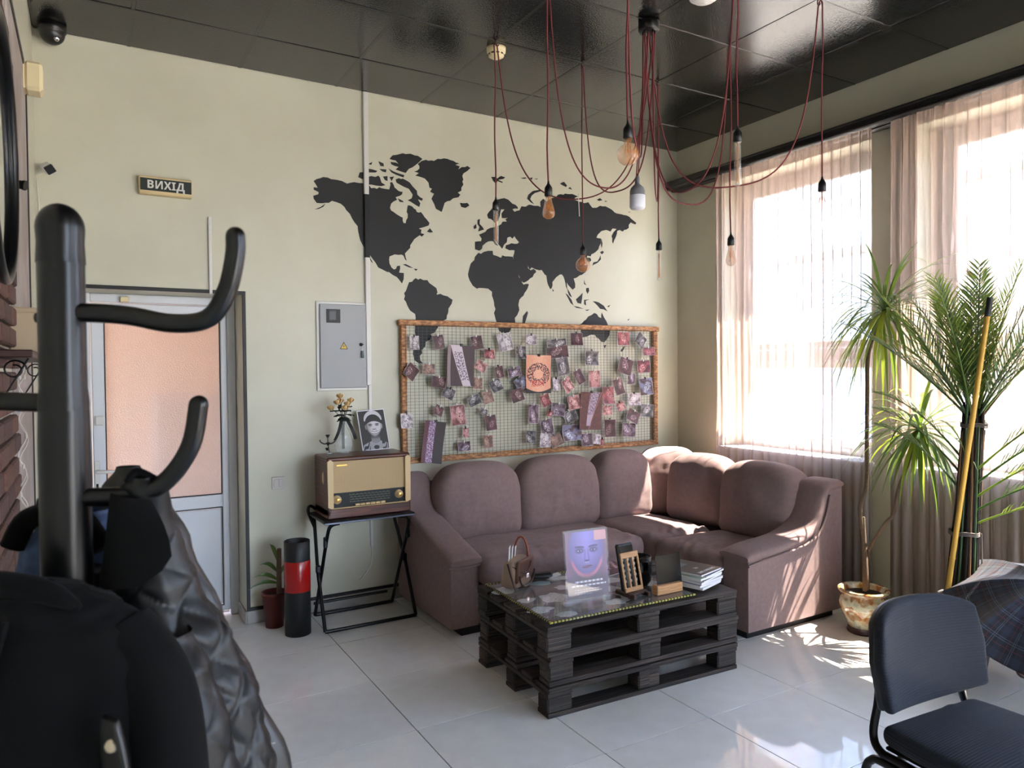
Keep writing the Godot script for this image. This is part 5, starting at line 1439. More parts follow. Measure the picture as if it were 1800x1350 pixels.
func radio_corner():
	# folding side table of black tube
	var t = thing("folding_table", "folding side table of black steel tube under the old radio", "side table", Vector3(-3.03, 0, 0.24))
	part("tray", box_of(Vector3(0.0, 0.683, 0.02), Vector3(0.60, 0.02, 0.38), 0.006), M.black_plastic, t)
	mat("steel_edge", Color(0.45, 0.47, 0.52), 0.3, {"metal": 0.9})
	part("tray_edge", box_of(Vector3(0, 0.680, 0.214), Vector3(0.60, 0.012, 0.01), 0.003), M.steel_edge, t)
	for s in [-1, 1]:
		var x = s * 0.285
		part("leg", tube_of([Vector3(s * 0.30, 0.012, 0.20), Vector3(s * 0.295, 0.35, 0.03), Vector3(x - s * 0.01, 0.60, -0.10), Vector3(x - s * 0.01, 0.675, -0.12)], 0.0115, 8), M.black_metal, t)
		part("leg", tube_of(curve([Vector3(x * 0.94, 0.012, -0.15), Vector3(x * 0.94, 0.35, 0.03), Vector3(x * 0.94, 0.60, 0.165), Vector3(x * 0.88, 0.66, 0.185), Vector3(x * 0.70, 0.672, 0.19)], 4), 0.0115, 8), M.black_metal, t)
		part("hinge", box_of(Vector3(s * 0.292, 0.36, 0.028), Vector3(0.03, 0.05, 0.03), 0.006), M.black_metal, t)
		part("clamp", box_of(Vector3(s * 0.275, 0.55, 0.14), Vector3(0.022, 0.07, 0.03), 0.006), M.black_metal, t)
	part("floor_bar", tube_of([Vector3(-0.30, 0.012, 0.20), Vector3(0.30, 0.012, 0.20)], 0.0115, 8), M.black_metal, t)
	part("floor_bar", tube_of([Vector3(-0.268, 0.012, -0.15), Vector3(0.268, 0.012, -0.15)], 0.0115, 8), M.black_metal, t)
	part("spreader", tube_of([Vector3(-0.285, 0.10, -0.115), Vector3(0.22, 0.10, -0.115)], 0.010, 8), M.black_metal, t)
	part("back_loop", tube_of(curve([Vector3(-0.275, 0.60, -0.10), Vector3(-0.305, 0.70, -0.14), Vector3(-0.29, 0.735, -0.15), Vector3(-0.25, 0.71, -0.155)], 4), 0.0105, 8), M.black_metal, t)
	# old valve radio
	t = thing("valve_radio", "old wooden valve radio with cloth grille and round knobs", "radio", Vector3(-3.018, 0.695, 0.262))
	var w := 0.55
	var h := 0.385
	var d := 0.29
	var g := G.new()
	g.box(Vector3(0, h - 0.013, -0.004), Vector3(w, 0.026, d), 0.008)
	g.box(Vector3(0, 0.032, -0.004), Vector3(w, 0.064, d), 0.006)
	g.box(Vector3(-w * 0.5 + 0.012, h * 0.5, -0.004), Vector3(0.024, h - 0.03, d), 0.006)
	g.box(Vector3(w * 0.5 - 0.012, h * 0.5, -0.004), Vector3(0.024, h - 0.03, d), 0.006)
	g.box(Vector3(0, h * 0.5, -d * 0.5 + 0.01), Vector3(w - 0.02, h - 0.03, 0.012))
	part("case", g, M.radio_wood, t)
	var cloth = picture(128, 128, func(x, y):
		var v = 0.86 + 0.06 * sin(x * TAU / 4.0) + 0.05 * sin(y * TAU / 4.0) - 0.05 * float((x * 31 + y * 17) % 7) / 7.0
		return Color(0.86, 0.74, 0.56) * v + Color(0, 0, 0, 1))
	mat("grille_cloth", Color(1, 1, 1), 0.85, {"tex": cloth, "tri": 5.0})
	part("grille", box_of(Vector3(0, 0.265, d * 0.5 - 0.028), Vector3(w - 0.05, 0.212, 0.02)), M.grille_cloth, t)
	mat("brass", Color(0.72, 0.58, 0.32), 0.3, {"metal": 1.0})
	part("name_badge", box_of(Vector3(-0.18, 0.332, d * 0.5 - 0.016), Vector3(0.07, 0.012, 0.004), 0.001, Basis(Vector3.FORWARD, 0.0)), M.brass, t)
	var dial = picture(256, 64, func(x, y):
		var c = Color(0.055, 0.065, 0.06)
		if x > 60 and x < 200:
			for k in [14, 24, 34, 44]:
				if y == k or y == k + 1:
					c = Color(0.42, 0.40, 0.34)
				if (y > k - 5 and y < k) and (x * 7 + k * 3) % 13 < 3:
					c = Color(0.40, 0.42, 0.30)
		return c)
	mat("dial_glass", Color(1, 1, 1), 0.35, {"tex": dial, "spec": 0.25})
	g = G.new()
	g.quad(Vector3(-w * 0.5 + 0.026, 0.068, d * 0.5 - 0.014), Vector3(w * 0.5 - 0.026, 0.068, d * 0.5 - 0.014), Vector3(w * 0.5 - 0.026, 0.162, d * 0.5 - 0.022), Vector3(-w * 0.5 + 0.026, 0.162, d * 0.5 - 0.022))
	part("dial", g, M.dial_glass, t)
	mat("ivory", Color(0.80, 0.69, 0.50), 0.35)
	part("sill_strip", box_of(Vector3(0, 0.066, d * 0.5 - 0.004), Vector3(w - 0.05, 0.006, 0.02), 0.002), M.ivory, t)
	for k in 6:
		part("key", box_of(Vector3(-0.085 + k * 0.034, 0.078, d * 0.5 - 0.006), Vector3(0.031, 0.014, 0.018), 0.003), M.ivory, t)
	for s in [-1, 1]:
		g = G.new()
		g.lathe(Vector3(s * 0.205 - 0.008, 0.118, d * 0.5 - 0.02), [Vector2(0.0001, 0.036), Vector2(0.014, 0.036), Vector2(0.017, 0.03), Vector2(0.018, 0.018), Vector2(0.026, 0.016), Vector2(0.028, 0.0)], 24, Basis(Vector3.RIGHT, PI / 2))
		var kb = part("knob", g, M.ivory, t)
		g = G.new()
		g.lathe(Vector3(s * 0.205 - 0.008, 0.118, d * 0.5 + 0.0165), [Vector2(0.0001, 0.002), Vector2(0.010, 0.001), Vector2(0.012, 0)], 18, Basis(Vector3.RIGHT, PI / 2))
		part("knob_cap", g, M.brass, kb)
		# ivory side trims that taper towards the foot
		var p := PackedVector2Array([Vector2(0, 0.070), Vector2(0.012, 0.064), Vector2(0.034, 0.075), Vector2(0.036, 0.36), Vector2(0.018, 0.372), Vector2(0.0, 0.36)])
		var q := PackedVector2Array()
		for e in p:
			q.append(Vector2((w * 0.5 - 0.036 + e.x) * s, e.y))
		g = G.new()
		g.prism(q, d * 0.5 - 0.012, d * 0.5 + 0.004)
		part("side_trim", g, M.ivory, t)
	# oval side badge
	g = G.new()
	g.lathe(Vector3(-w * 0.5 - 0.001, 0.25, 0.05), [Vector2(0.0001, 0.003), Vector2(0.016, 0.003), Vector2(0.02, 0.0)], 20, Basis(Vector3(0, 0, 1), Vector3(-1, 0, 0), Vector3(0, -2.0, 0)))
	part("side_badge", g, M.ivory, t)
	# vase with dried roses
	var top := 0.695 + h
	t = thing("vase", "ribbed clear glass vase holding dried yellow roses", "vase", Vector3(-3.125, top, 0.20))
	g = G.new()
	var prof := [Vector2(0.0001, 0.002), Vector2(0.034, 0.002), Vector2(0.045, 0.012), Vector2(0.056, 0.045), Vector2(0.058, 0.075), Vector2(0.05, 0.115), Vector2(0.034, 0.155), Vector2(0.022, 0.185), Vector2(0.017, 0.215), Vector2(0.018, 0.235), Vector2(0.022, 0.24)]
	var rows := []
	for i in 41:
		var f = i / 40.0 * (prof.size() - 1)
		var k = min(int(f), prof.size() - 2)
		var pp = prof[k].lerp(prof[k + 1], f - k)
		pp.x += 0.0018 * sin(i * 1.6) * clamp(pp.x * 30.0, 0, 1)
		rows.append(pp)
	g.lathe(Vector3.ZERO, rows, 28)
	mat("vase_glass", Color(0.80, 0.83, 0.82, 0.28), 0.05)
	part("body", g, M.vase_glass, t)
	part("foot", box_of(Vector3(0, 0.006, 0), Vector3(0.05, 0.01, 0.05), 0.004), M.vase_glass, t)
	mat("petal", Color(0.84, 0.72, 0.50), 0.7, {"back": Color(0.5, 0.38, 0.2)})
	mat("stem", Color(0.16, 0.20, 0.12), 0.7)
	mat("wilted", Color(0.10, 0.14, 0.10), 0.7)
	mat("ribbon", Color(0.035, 0.03, 0.03), 0.6)
	var heads = [Vector3(-0.085, 0.30, 0.02), Vector3(-0.045, 0.335, 0.03), Vector3(-0.01, 0.345, -0.01), Vector3(0.02, 0.325, 0.04), Vector3(0.055, 0.345, 0.0), Vector3(-0.02, 0.375, 0.01), Vector3(0.0, 0.30, 0.05)]
	for i in heads.size():
		var hd = heads[i]
		var r = thing("dried_rose", "dried yellow rose standing in the glass vase on the radio", "flower", Vector3(-3.125, top, 0.20), 0.0, "dried roses in the vase")
		part("stem", tube_of(curve([Vector3(hd.x * 0.12, 0.03, hd.z * 0.12), Vector3(hd.x * 0.2, 0.22, hd.z * 0.2), hd], 5), 0.0022, 5), M.stem, r)
		g = G.new()
		for k in 11:
			var a = k * 2.4
			var rad = 0.006 + 0.0019 * k
			var pts := []
			for vv in 5:
				var row := []
				var q5 = vv / 4.0
				for uu in 5:
					var aa = a + (uu - 2) * 0.34 * (0.5 + 0.5 * sin(q5 * PI * 0.8 + 0.3))
					var rr2 = rad * sin(0.35 + q5 * 1.75) + (0.006 * q5 * q5 if k > 6 else 0.0)
					row.append(hd + Vector3(cos(aa) * rr2, -0.014 + q5 * (0.038 - 0.001 * k) - 0.003 * absf(uu - 2) * q5, sin(aa) * rr2))
				pts.append(row)
			g.smooth()
			g.grid(pts)
		part("bloom", g, M.petal, r)
		for k in 4:
			var a = i * 1.3 + k * 1.7
			var base = Vector3(hd.x * 0.35, 0.240 + 0.016 * k, hd.z * 0.35)
			var dir = Vector3(cos(a) * 0.8, -0.35 + 0.25 * k, sin(a) * 0.8 + 0.2).normalized()
			var sd = dir.cross(Vector3.UP).normalized()
			g = G.new()
			g.smooth()
			g.grid([[base - sd * 0.002, base, base + sd * 0.002], [base + dir * 0.03 - sd * 0.016, base + dir * 0.03 + Vector3(0, 0.006, 0), base + dir * 0.03 + sd * 0.016], [base + dir * 0.06 - sd * 0.001, base + dir * 0.06 - Vector3(0, 0.008, 0), base + dir * 0.06 + sd * 0.001]])
			part("leaf", g, M.wilted, r)
	var rb = thing("ribbon", "black ribbon tied round the neck of the vase with two tails", "ribbon", Vector3(-3.125, top, 0.20))
	part("knot", tube_of(range(17).map(func(k): return Vector3(cos(TAU * k / 16.0) * 0.021, 0.215, sin(TAU * k / 16.0) * 0.021)), 0.005, 6), M.ribbon, rb)
	for s in [-1, 1]:
		g = G.new()
		g.smooth()
		var rr3 := []
		for k in 8:
			var q = k / 7.0
			var c = Vector3(s * (0.018 + 0.05 * q), 0.222 - 0.13 * q, 0.022 + 0.03 * sin(q * 2.5))
			rr3.append([c + Vector3(-0.012, 0.0, 0.002), c, c + Vector3(0.012, 0.004, -0.002)])
		g.grid(rr3)
		part("tail", g, M.ribbon, rb)
	# little rose figurine on a clear foot
	t = thing("rose_figurine", "small dark metal rose figurine left of the vase", "figurine", Vector3(-3.232, top, 0.21))
	mat("rose_dark", Color(0.13, 0.10, 0.10), 0.4)
	part("foot", box_of(Vector3(0.01, 0.006, 0), Vector3(0.03, 0.012, 0.03), 0.003), M.vase_glass, t)
	part("stem", tube_of(curve([Vector3(0.01, 0.01, 0), Vector3(0.002, 0.06, 0), Vector3(0, 0.115, 0)], 4), 0.003, 6), M.rose_dark, t)
	for s in [-1, 1]:
		part("branch", tube_of(curve([Vector3(0, 0.075, 0), Vector3(s * 0.022, 0.07, 0.006), Vector3(s * 0.045, 0.082, 0.004), Vector3(s * 0.052, 0.098, 0.0)], 4), 0.0045, 6), M.rose_dark, t)
	for p in [[Vector3(0, 0.118, 0), 0.016], [Vector3(0, 0.068, 0.006), 0.014], [Vector3(-0.005, 0.034, 0.004), 0.014]]:
		g = G.new()
		for k in 6:
			var a = k * 2.4
			g.smooth()
			var rws := []
			for vv in 3:
				var row := []
				for uu in 4:
					var aa = a + (uu - 1.5) * 0.45
					row.append(p[0] + Vector3(cos(aa), 0, sin(aa)) * p[1] * (0.35 + 0.28 * vv + 0.05 * k / 3.0) + Vector3(0, -0.008 + vv * 0.009, 0))
				rws.append(row)
			g.grid(rws)
		part("bloom", g, M.rose_dark, t)
	# black and white portrait
	var man = picture(150, 214, func(px, py):
		var u = px / 150.0
		var v = py / 214.0
		var n = float((px * 7919 + py * 104729 + px * py * 13) % 101) / 101.0
		var c = 0.15 + 0.12 * n * (1.0 if (px / 5 + py / 7) % 3 == 0 else 0.4)
		# light shirt with dark patches
		var sh = 0.755 + 0.35 * pow(absf(u - 0.52), 1.6)
		if v > sh:
			c = 0.66 - 0.10 * n
			if (u < 0.30 or u > 0.74) and sin((u * 1.4 + v) * 40.0 + 3.0 * sin(u * 20.0)) > 0.1:
				c = 0.16
			if Vector2((u - 0.52) / 0.10, (v - 0.93) / 0.05).length() < 1.0:
				c = 0.18
		if absf(u - 0.53) < 0.16 and v > 0.60 and v < 0.78 + 0.05 * cos((u - 0.53) * 9.0):
			c = 0.52 - 0.25 * smoothstep(0.12, 0.0, v - 0.64)
		var f = Vector2((u - 0.53) / (0.29 - 0.10 * clamp((v - 0.45) / 0.25, 0, 1)), (v - 0.41) / 0.265).length()
		for s in [-1.0, 1.0]:
			if Vector2((u - (0.53 + s * 0.285)) / 0.035, (v - 0.42) / 0.06).length() < 1.0:
				c = 0.56
		if f < 1.0:
			c = 0.80 - 0.22 * smoothstep(0.5, 0.25, u) - 0.22 * smoothstep(0.75, 1.0, f)
			c -= 0.14 * smoothstep(0.52, 0.64, v)
			for s in [-1.0, 1.0]:
				var cx = 0.53 + s * 0.125
				c = lerp(c, 0.24, 0.7 * smoothstep(1.2, 0.5, Vector2((u - cx) / 0.075, (v - 0.385) / 0.024).length()))
				c = lerp(c, 0.20, 0.8 * smoothstep(1.1, 0.6, Vector2((u - cx) / 0.095, (v - 0.352 - 0.15 * pow(u - cx, 2.0) * 10.0) / 0.012).length()))
				c = lerp(c, 0.45, 0.5 * smoothstep(0.02, 0.0, absf(u - 0.53 - s * (0.05 + 0.25 * (v - 0.45)))) * smoothstep(0.44, 0.48, v) * smoothstep(0.60, 0.56, v))
			c = lerp(c, 0.35, 0.8 * smoothstep(1.2, 0.6, Vector2((u - 0.53) / 0.06, (v - 0.485) / 0.014).length()))
			var sm = v - (0.575 - 1.5 * (u - 0.54) * (u - 0.54))
			if absf(u - 0.54) < 0.13:
				if absf(sm) < 0.013:
					c = 0.90
				elif absf(sm) < 0.022:
					c = 0.26
		# pale cap with a dark underside to its brim
		if Vector2((u - 0.53) / 0.33, (v - 0.25) / 0.235).length() < 1.0 and v < 0.27:
			c = 0.84 - 0.12 * absf(u - 0.5) - 0.06 * n
		var br = Vector2((u - 0.53) / 0.30, (v - 0.335) / 0.22).length()
		if br < 1.0 and v < 0.285 + 0.9 * pow(u - 0.53, 2.0):
			c = 0.17
		if u < 0.025 or u > 0.975 or v < 0.018 or v > 0.982:
			c = 0.9
		return Color(c * 1.0, c * 0.985, c * 1.01))
	mat("portrait_print", Color(1, 1, 1), 0.35, {"tex": man})
	t = thing("portrait_print", "black and white portrait of a smiling man in a cap leaning on the wall", "portrait", Vector3(-2.875, top, 0.135))
	var lean = Basis(Vector3.BACK, 0.05) * Basis(Vector3.RIGHT, -0.30)
	t.basis = lean
	part("backing", box_of(Vector3(0, 0.142, -0.003), Vector3(0.196, 0.284, 0.004), 0.001), M.paper, t)
	g = G.new()
	g.quad(Vector3(-0.097, 0.001, 0.0), Vector3(0.097, 0.001, 0.0), Vector3(0.097, 0.283, 0.0), Vector3(-0.097, 0.283, 0.0))
	part("print", g, M.portrait_print, t)
	# waste bin and small plant
	t = thing("waste_bin", "tall black waste bin with a red band", "waste bin", Vector3(-3.469, 0, 0.335))
	mat("bin_black", Color(0.05, 0.053, 0.06), 0.55)
	mat("bin_red", Color(0.62, 0.055, 0.05), 0.22)
	g = G.new()
	g.lathe(Vector3.ZERO, [Vector2(0.0001, 0.0), Vector2(0.078, 0.0), Vector2(0.078, 0.27)], 32)
	part("lower_body", g, M.bin_black, t)
	g = G.new()
	g.lathe(Vector3.ZERO, [Vector2(0.078, 0.27), Vector2(0.0795, 0.272), Vector2(0.0795, 0.455), Vector2(0.078, 0.457)], 32)
	part("band", g, M.bin_red, t)
	g = G.new()
	g.lathe(Vector3.ZERO, [Vector2(0.078, 0.457), Vector2(0.078, 0.575), Vector2(0.074, 0.578), Vector2(0.072, 0.575), Vector2(0.072, 0.05), Vector2(0.0001, 0.05)], 32)
	part("upper_body", g, M.bin_black, t)
	t = thing("potted_plant", "small plant with a few dark leaves in a red-brown pot by the door", "potted plant", Vector3(-3.565, 0, 0.125))
	mat("pot_red", Color(0.36, 0.13, 0.11), 0.5)
	g = G.new()
	g.lathe(Vector3.ZERO, [Vector2(0.0001, 0.0), Vector2(0.055, 0.0), Vector2(0.072, 0.20), Vector2(0.077, 0.20), Vector2(0.078, 0.222), Vector2(0.07, 0.222), Vector2(0.067, 0.19), Vector2(0.0001, 0.19)], 28)
	part("pot", g, M.pot_red, t)
	g = G.new()
	g.lathe(Vector3(0, 0.192, 0), [Vector2(0.066, 0), Vector2(0.0001, 0.006)], 20)
	part("soil", g, M.earth, t)
	part("stem", tube_of([Vector3(0.03, 0.18, 0.0), Vector3(0.032, 0.36, 0.0), Vector3(0.035, 0.49, 0.0)], [0.017, 0.016, 0.014], 8), M.bark, t)
	for lf in [[Vector3(-0.03, 0.53, 0.02), 0.44], [Vector3(-0.09, 0.41, 0.03), 0.37], [Vector3(-0.13, 0.335, 0.03), 0.32], [Vector3(-0.165, 0.265, 0.04), 0.30], [Vector3(0.13, 0.39, -0.01), 0.34]]:
		var a = Vector3(0.025, lf[1] - 0.03, 0.0)
		var b = lf[0]
		g = G.new()
		g.smooth()
		var rws := []
		var sd = (b - a).cross(Vector3(0, 0, 1)).normalized()
		for k in 7:
			var q = k / 6.0
			var c = a.lerp(b, q) + Vector3(0, 0.03 * sin(q * PI), 0)
			var ww = 0.013 * sin(clamp(q * 1.0 + 0.12, 0, 1) * PI * 0.97)
			rws.append([c - sd * ww, c + Vector3(0, 0, 0.004), c + sd * ww])
		g.grid(rws)
		part("leaf", g, M.leaf_dark, t)

func lamp():
	var c = Vector3(-1.84, HC, 1.741)
	var t = thing("spider_lamp", "black ceiling lamp with long looping red cords and bare amber bulbs", "ceiling lamp", c)
	mat("cord_red", Color(0.40, 0.13, 0.15), 0.75)
	mat("amber_glass", Color(0.80, 0.50, 0.22, 0.30), 0.02)
	mat("clear_bulb", Color(0.90, 0.86, 0.80, 0.14), 0.02)
	mat("filament", Color(0.72, 0.45, 0.18), 0.4, {"metal": 0.6})
	mat("led_grey", Color(0.45, 0.45, 0.47), 0.5)
	mat("led_white", Color(0.80, 0.80, 0.84), 0.4)
	var g := G.new()
	g.lathe(Vector3.ZERO, [Vector2(0.0001, -0.055), Vector2(0.052, -0.055), Vector2(0.058, -0.048), Vector2(0.058, -0.004), Vector2(0.052, 0.0), Vector2(0.0001, 0.0)], 28)
	part("canopy", g, M.black_plastic, t)
	# hook place, top of the socket, foot of the bulb, kind, low point of the loop
	var arms = [
		[Vector3(-2.46, 0, 1.121), 2.622, 2.355, "tube", 2.62], [Vector3(-1.84, 0, 1.121), 2.404, 2.232, "globe", 2.70], [Vector3(-1.22, 0, 1.121), 2.484, 2.212, "tube", 2.69],
		[Vector3(-2.50, 0, 1.741), 2.566, 2.385, "drop", 2.61], [Vector3(-1.22, 0, 1.741), 2.419, 2.228, "drop", 2.59],
		[Vector3(-2.505, 0, 2.362), 2.683, 2.502, "globe", 2.74], [Vector3(-1.845, 0, 2.362), 2.767, 2.488, "tube", 2.57], [Vector3(-1.22, 0, 2.362), 2.606, 2.436, "globe", 2.63]]
	for i in arms.size():
		var a = arms[i]
		var ang = TAU * i / 8.0
		var start = Vector3(cos(ang) * 0.032, -0.05, sin(ang) * 0.032)
		part("cord_grip", tube_of([start, start + Vector3(0, -0.022, 0)], 0.006, 8), M.black_plastic, t)
		var hk = Vector3(a[0].x - c.x, -0.02, a[0].z - c.z)
		var low = a[4] - HC
		var pts := []
		var n = 26
		for k in n + 1:
			var s = float(k) / n
			var flat_ = start.lerp(hk, s - 0.085 * sin(s * TAU))
			var w = 1.0 - pow(absf(2.0 * s - 1.0), 2.3 + 0.35 * (i % 3))
			pts.append(Vector3(flat_.x, lerp(start.y - 0.02, hk.y, s) + low * w * 0.98, flat_.z))
		# over the hook and straight down to the socket
		var dn = Vector3(hk.x, 0, hk.z) + Vector3(hk.x, 0, hk.z).normalized() * 0.016
		pts.append(Vector3(dn.x, hk.y + 0.004, dn.z))
		var top = a[1] - HC
		for k in 6:
			pts.append(Vector3(dn.x + 0.004 * sin(k * 1.9 + i), lerp(hk.y - 0.03, top, k / 5.0), dn.z + 0.004 * sin(k * 1.3)))
		pts[-1].x = dn.x
		pts[-1].z = dn.z
		part("cord", tube_of(curve(pts, 2), 0.0043, 6), M.cord_red, t)
		var hp := []
		for k in 9:
			var q = k / 8.0 * PI * 1.3
			hp.append(hk + Vector3(0.012 * cos(q), 0.004 - 0.012 * sin(q), 0))
		hp.append(Vector3(hk.x - 0.006, 0.0, hk.z))
		part("hook", tube_of(hp, 0.0028, 6), M.black_metal, t)
		# socket
		var b = Vector3(dn.x, 0, dn.z)
		g = G.new()
		g.lathe(b + Vector3(0, top, 0), [Vector2(0.005, 0.012), Vector2(0.006, 0.0), Vector2(0.014, -0.012), Vector2(0.020, -0.022), Vector2(0.021, -0.062), Vector2(0.018, -0.066), Vector2(0.0001, -0.066)], 18)
		var so = part("socket", g, M.black_plastic, t)
		var y1 = top - 0.06
		var y0 = a[2] - HC
		var h = y1 - y0
		var prof := []
		var kind = a[3]
		if kind == "tube":
			prof = [Vector2(0.013, 0), Vector2(0.0145, -0.012), Vector2(0.0155, -0.03), Vector2(0.0155, -h + 0.014), Vector2(0.011, -h + 0.003), Vector2(0.0001, -h)]
		elif kind == "drop":
			prof = [Vector2(0.013, 0), Vector2(0.015, -0.012), Vector2(0.021, -0.04), Vector2(0.030, -h * 0.62), Vector2(0.032, -h * 0.78), Vector2(0.027, -h * 0.90), Vector2(0.012, -h * 0.985), Vector2(0.0001, -h)]
		else:
			var R = 0.047
			prof = [Vector2(0.013, 0), Vector2(0.0145, -0.010), Vector2(0.017, -h + 2.0 * R - 0.002)]
			for k in 13:
				var q = lerp(0.42, PI, k / 12.0)
				prof.append(Vector2(max(0.0001, R * sin(q)), -h + R + R * cos(q)))
		g = G.new()
		g.lathe(b + Vector3(0, y1, 0), prof, 22)
		part("bulb", g, M.clear_bulb if kind == "tube" else M.amber_glass, so)
		# filament cage
		g = G.new()
		var fr = {"tube": 0.0065, "drop": 0.012, "globe": 0.018}[kind]
		var f0 = y1 - (0.03 if kind == "tube" else 0.035)
		var f1 = y0 + (0.02 if kind == "tube" else 0.045)
		for k in 6:
			var q = TAU * k / 6.0
			var q2 = q + 0.5
			g.tube([b + Vector3(cos(q) * fr * 0.6, f0, sin(q) * fr * 0.6), b + Vector3(cos(q2) * fr, f1, sin(q2) * fr)], 0.0013, 4)
		g.tube([b + Vector3(0, y1, 0), b + Vector3(0, f1 + 0.01, 0)], 0.002, 5)
		part("filament", g, M.filament, so)
	# white work bulb hung on a loop of cord below the canopy
	var lb = Vector3(-0.058, 0, -0.037)
	part("cord", tube_of(curve([Vector3(-0.012, -0.05, 0.006), Vector3(-0.04, -0.4, -0.01), lb + Vector3(-0.006, -0.84, 0), lb + Vector3(0, -0.855, 0), lb + Vector3(0.006, -0.84, 0), Vector3(-0.02, -0.4, -0.03), Vector3(0.008, -0.05, -0.006)], 6), 0.0034, 6), M.cord_red, t)
	var w = thing("work_bulb", "grey and white cylindrical lamp hung from the red cords", "bulb", c + lb + Vector3(0, -0.85, 0))
	g = G.new()
	g.lathe(Vector3.ZERO, [Vector2(0.0001, 0.0), Vector2(0.010, -0.004), Vector2(0.0135, -0.02), Vector2(0.0135, -0.045), Vector2(0.018, -0.05), Vector2(0.036, -0.068), Vector2(0.042, -0.085), Vector2(0.042, -0.11)], 24)
	part("heat_sink", g, M.led_grey, w)
	g = G.new()
	g.lathe(Vector3.ZERO, [Vector2(0.042, -0.11), Vector2(0.043, -0.112), Vector2(0.043, -0.175), Vector2(0.036, -0.185), Vector2(0.0001, -0.188)], 24)
	part("diffuser", g, M.led_white, w)
	part("hanger", tube_of([Vector3(0, -0.002, 0), Vector3(0, 0.012, 0), Vector3(0.008, 0.006, 0), Vector3(0.006, -0.006, 0)], 0.0018, 5), M.chrome, w)
	# a cable tie dangling from one loop
	part("cable_tie", tube_of([Vector3(-0.28, -0.92, -0.29), Vector3(-0.275, -1.05, -0.288)], 0.0022, 5), M.white_plastic, t)

# a strap leaf that leaves base along dir and bends down
func blade(base: Vector3, dir: Vector3, len_: float, wide: float, droop: float, n := 9, fold := 0.25) -> G:
	var g := G.new()
	g.smooth()
	var rows := []
	var p = base
	var d = dir.normalized()
	for k in n + 1:
		var q = float(k) / n
		var side = d.cross(Vector3.UP)
		if side.length() < 0.05:
			side = Vector3.RIGHT
		side = side.normalized()
		var up = side.cross(d)
		var w = wide * (0.55 + 0.45 * sin(min(q * 2.2, 1.0) * PI * 0.5)) * clamp((1.0 - q) * 1.9, 0.03, 1.0)
		rows.append([p - side * w + up * w * fold, p, p + side * w + up * w * fold])
		p += d * len_ / n
		d = (d + Vector3(0, -droop / n * (0.5 + q), 0)).normalized()
	g.grid(rows)
	return g

func frond(t, base: Vector3, dir: Vector3, len_: float, droop: float, m, leaf_len := 0.24, pairs := 30, bare := 0.25):
	var pts := [base]
	var d = dir.normalized()
	var n = 16
	for k in n:
		d = (d + Vector3(0, -droop / n * (0.3 + 1.4 * k / n), 0)).normalized()
		pts.append(pts[-1] + d * len_ / n)
	var rr := []
	for k in n + 1:
		rr.append(lerp(0.0065, 0.0015, float(k) / n))
	var fr = part("frond", tube_of(pts, rr, 5), m, t)
	var g := G.new()
	var rg := RandomNumberGenerator.new()
	rg.seed = int(absf(base.x * 1000 + dir.x * 777 + dir.z * 333 + len_ * 1999))
	for k in pairs:
		var q = bare + (1.0 - bare) * (k + 0.5) / pairs
		var f = q * n
		var i = min(int(f), n - 1)
		var p = pts[i].lerp(pts[i + 1], f - i)
		var tg = (pts[i + 1] - pts[i]).normalized()
		var sd = tg.cross(Vector3.UP)
		if sd.length() < 0.1:
			sd = Vector3(0.3, 0, 1)
		sd = sd.normalized()
		var upv = sd.cross(tg)
		var ll = leaf_len * sin(clamp(0.25 + 0.75 * (q - bare) / (1.0 - bare), 0, 1) * PI * 0.86 + 0.1) * rg.randf_range(0.85, 1.1)
		for s in [-1.0, 1.0]:
			var dd = (tg * rg.randf_range(0.85, 1.15) + sd * s * 0.66 + upv * rg.randf_range(0.12, 0.35)).normalized()
			var w = 0.0040
			var sw = dd.cross(upv).normalized()
			g.smooth()
			var m1 = p + dd * ll * 0.45 + Vector3(0, -0.02 * ll, 0)
			var e = p + dd * ll + Vector3(0, -0.16 * ll, 0)
			g.grid([[p - sw * w * 0.4, p + upv * -0.001, p + sw * w * 0.4], [m1 - sw * w, m1 - upv * 0.003, m1 + sw * w], [e - sw * 0.0006, e, e + sw * 0.0006]])
	part("leaflets", g, m, fr)

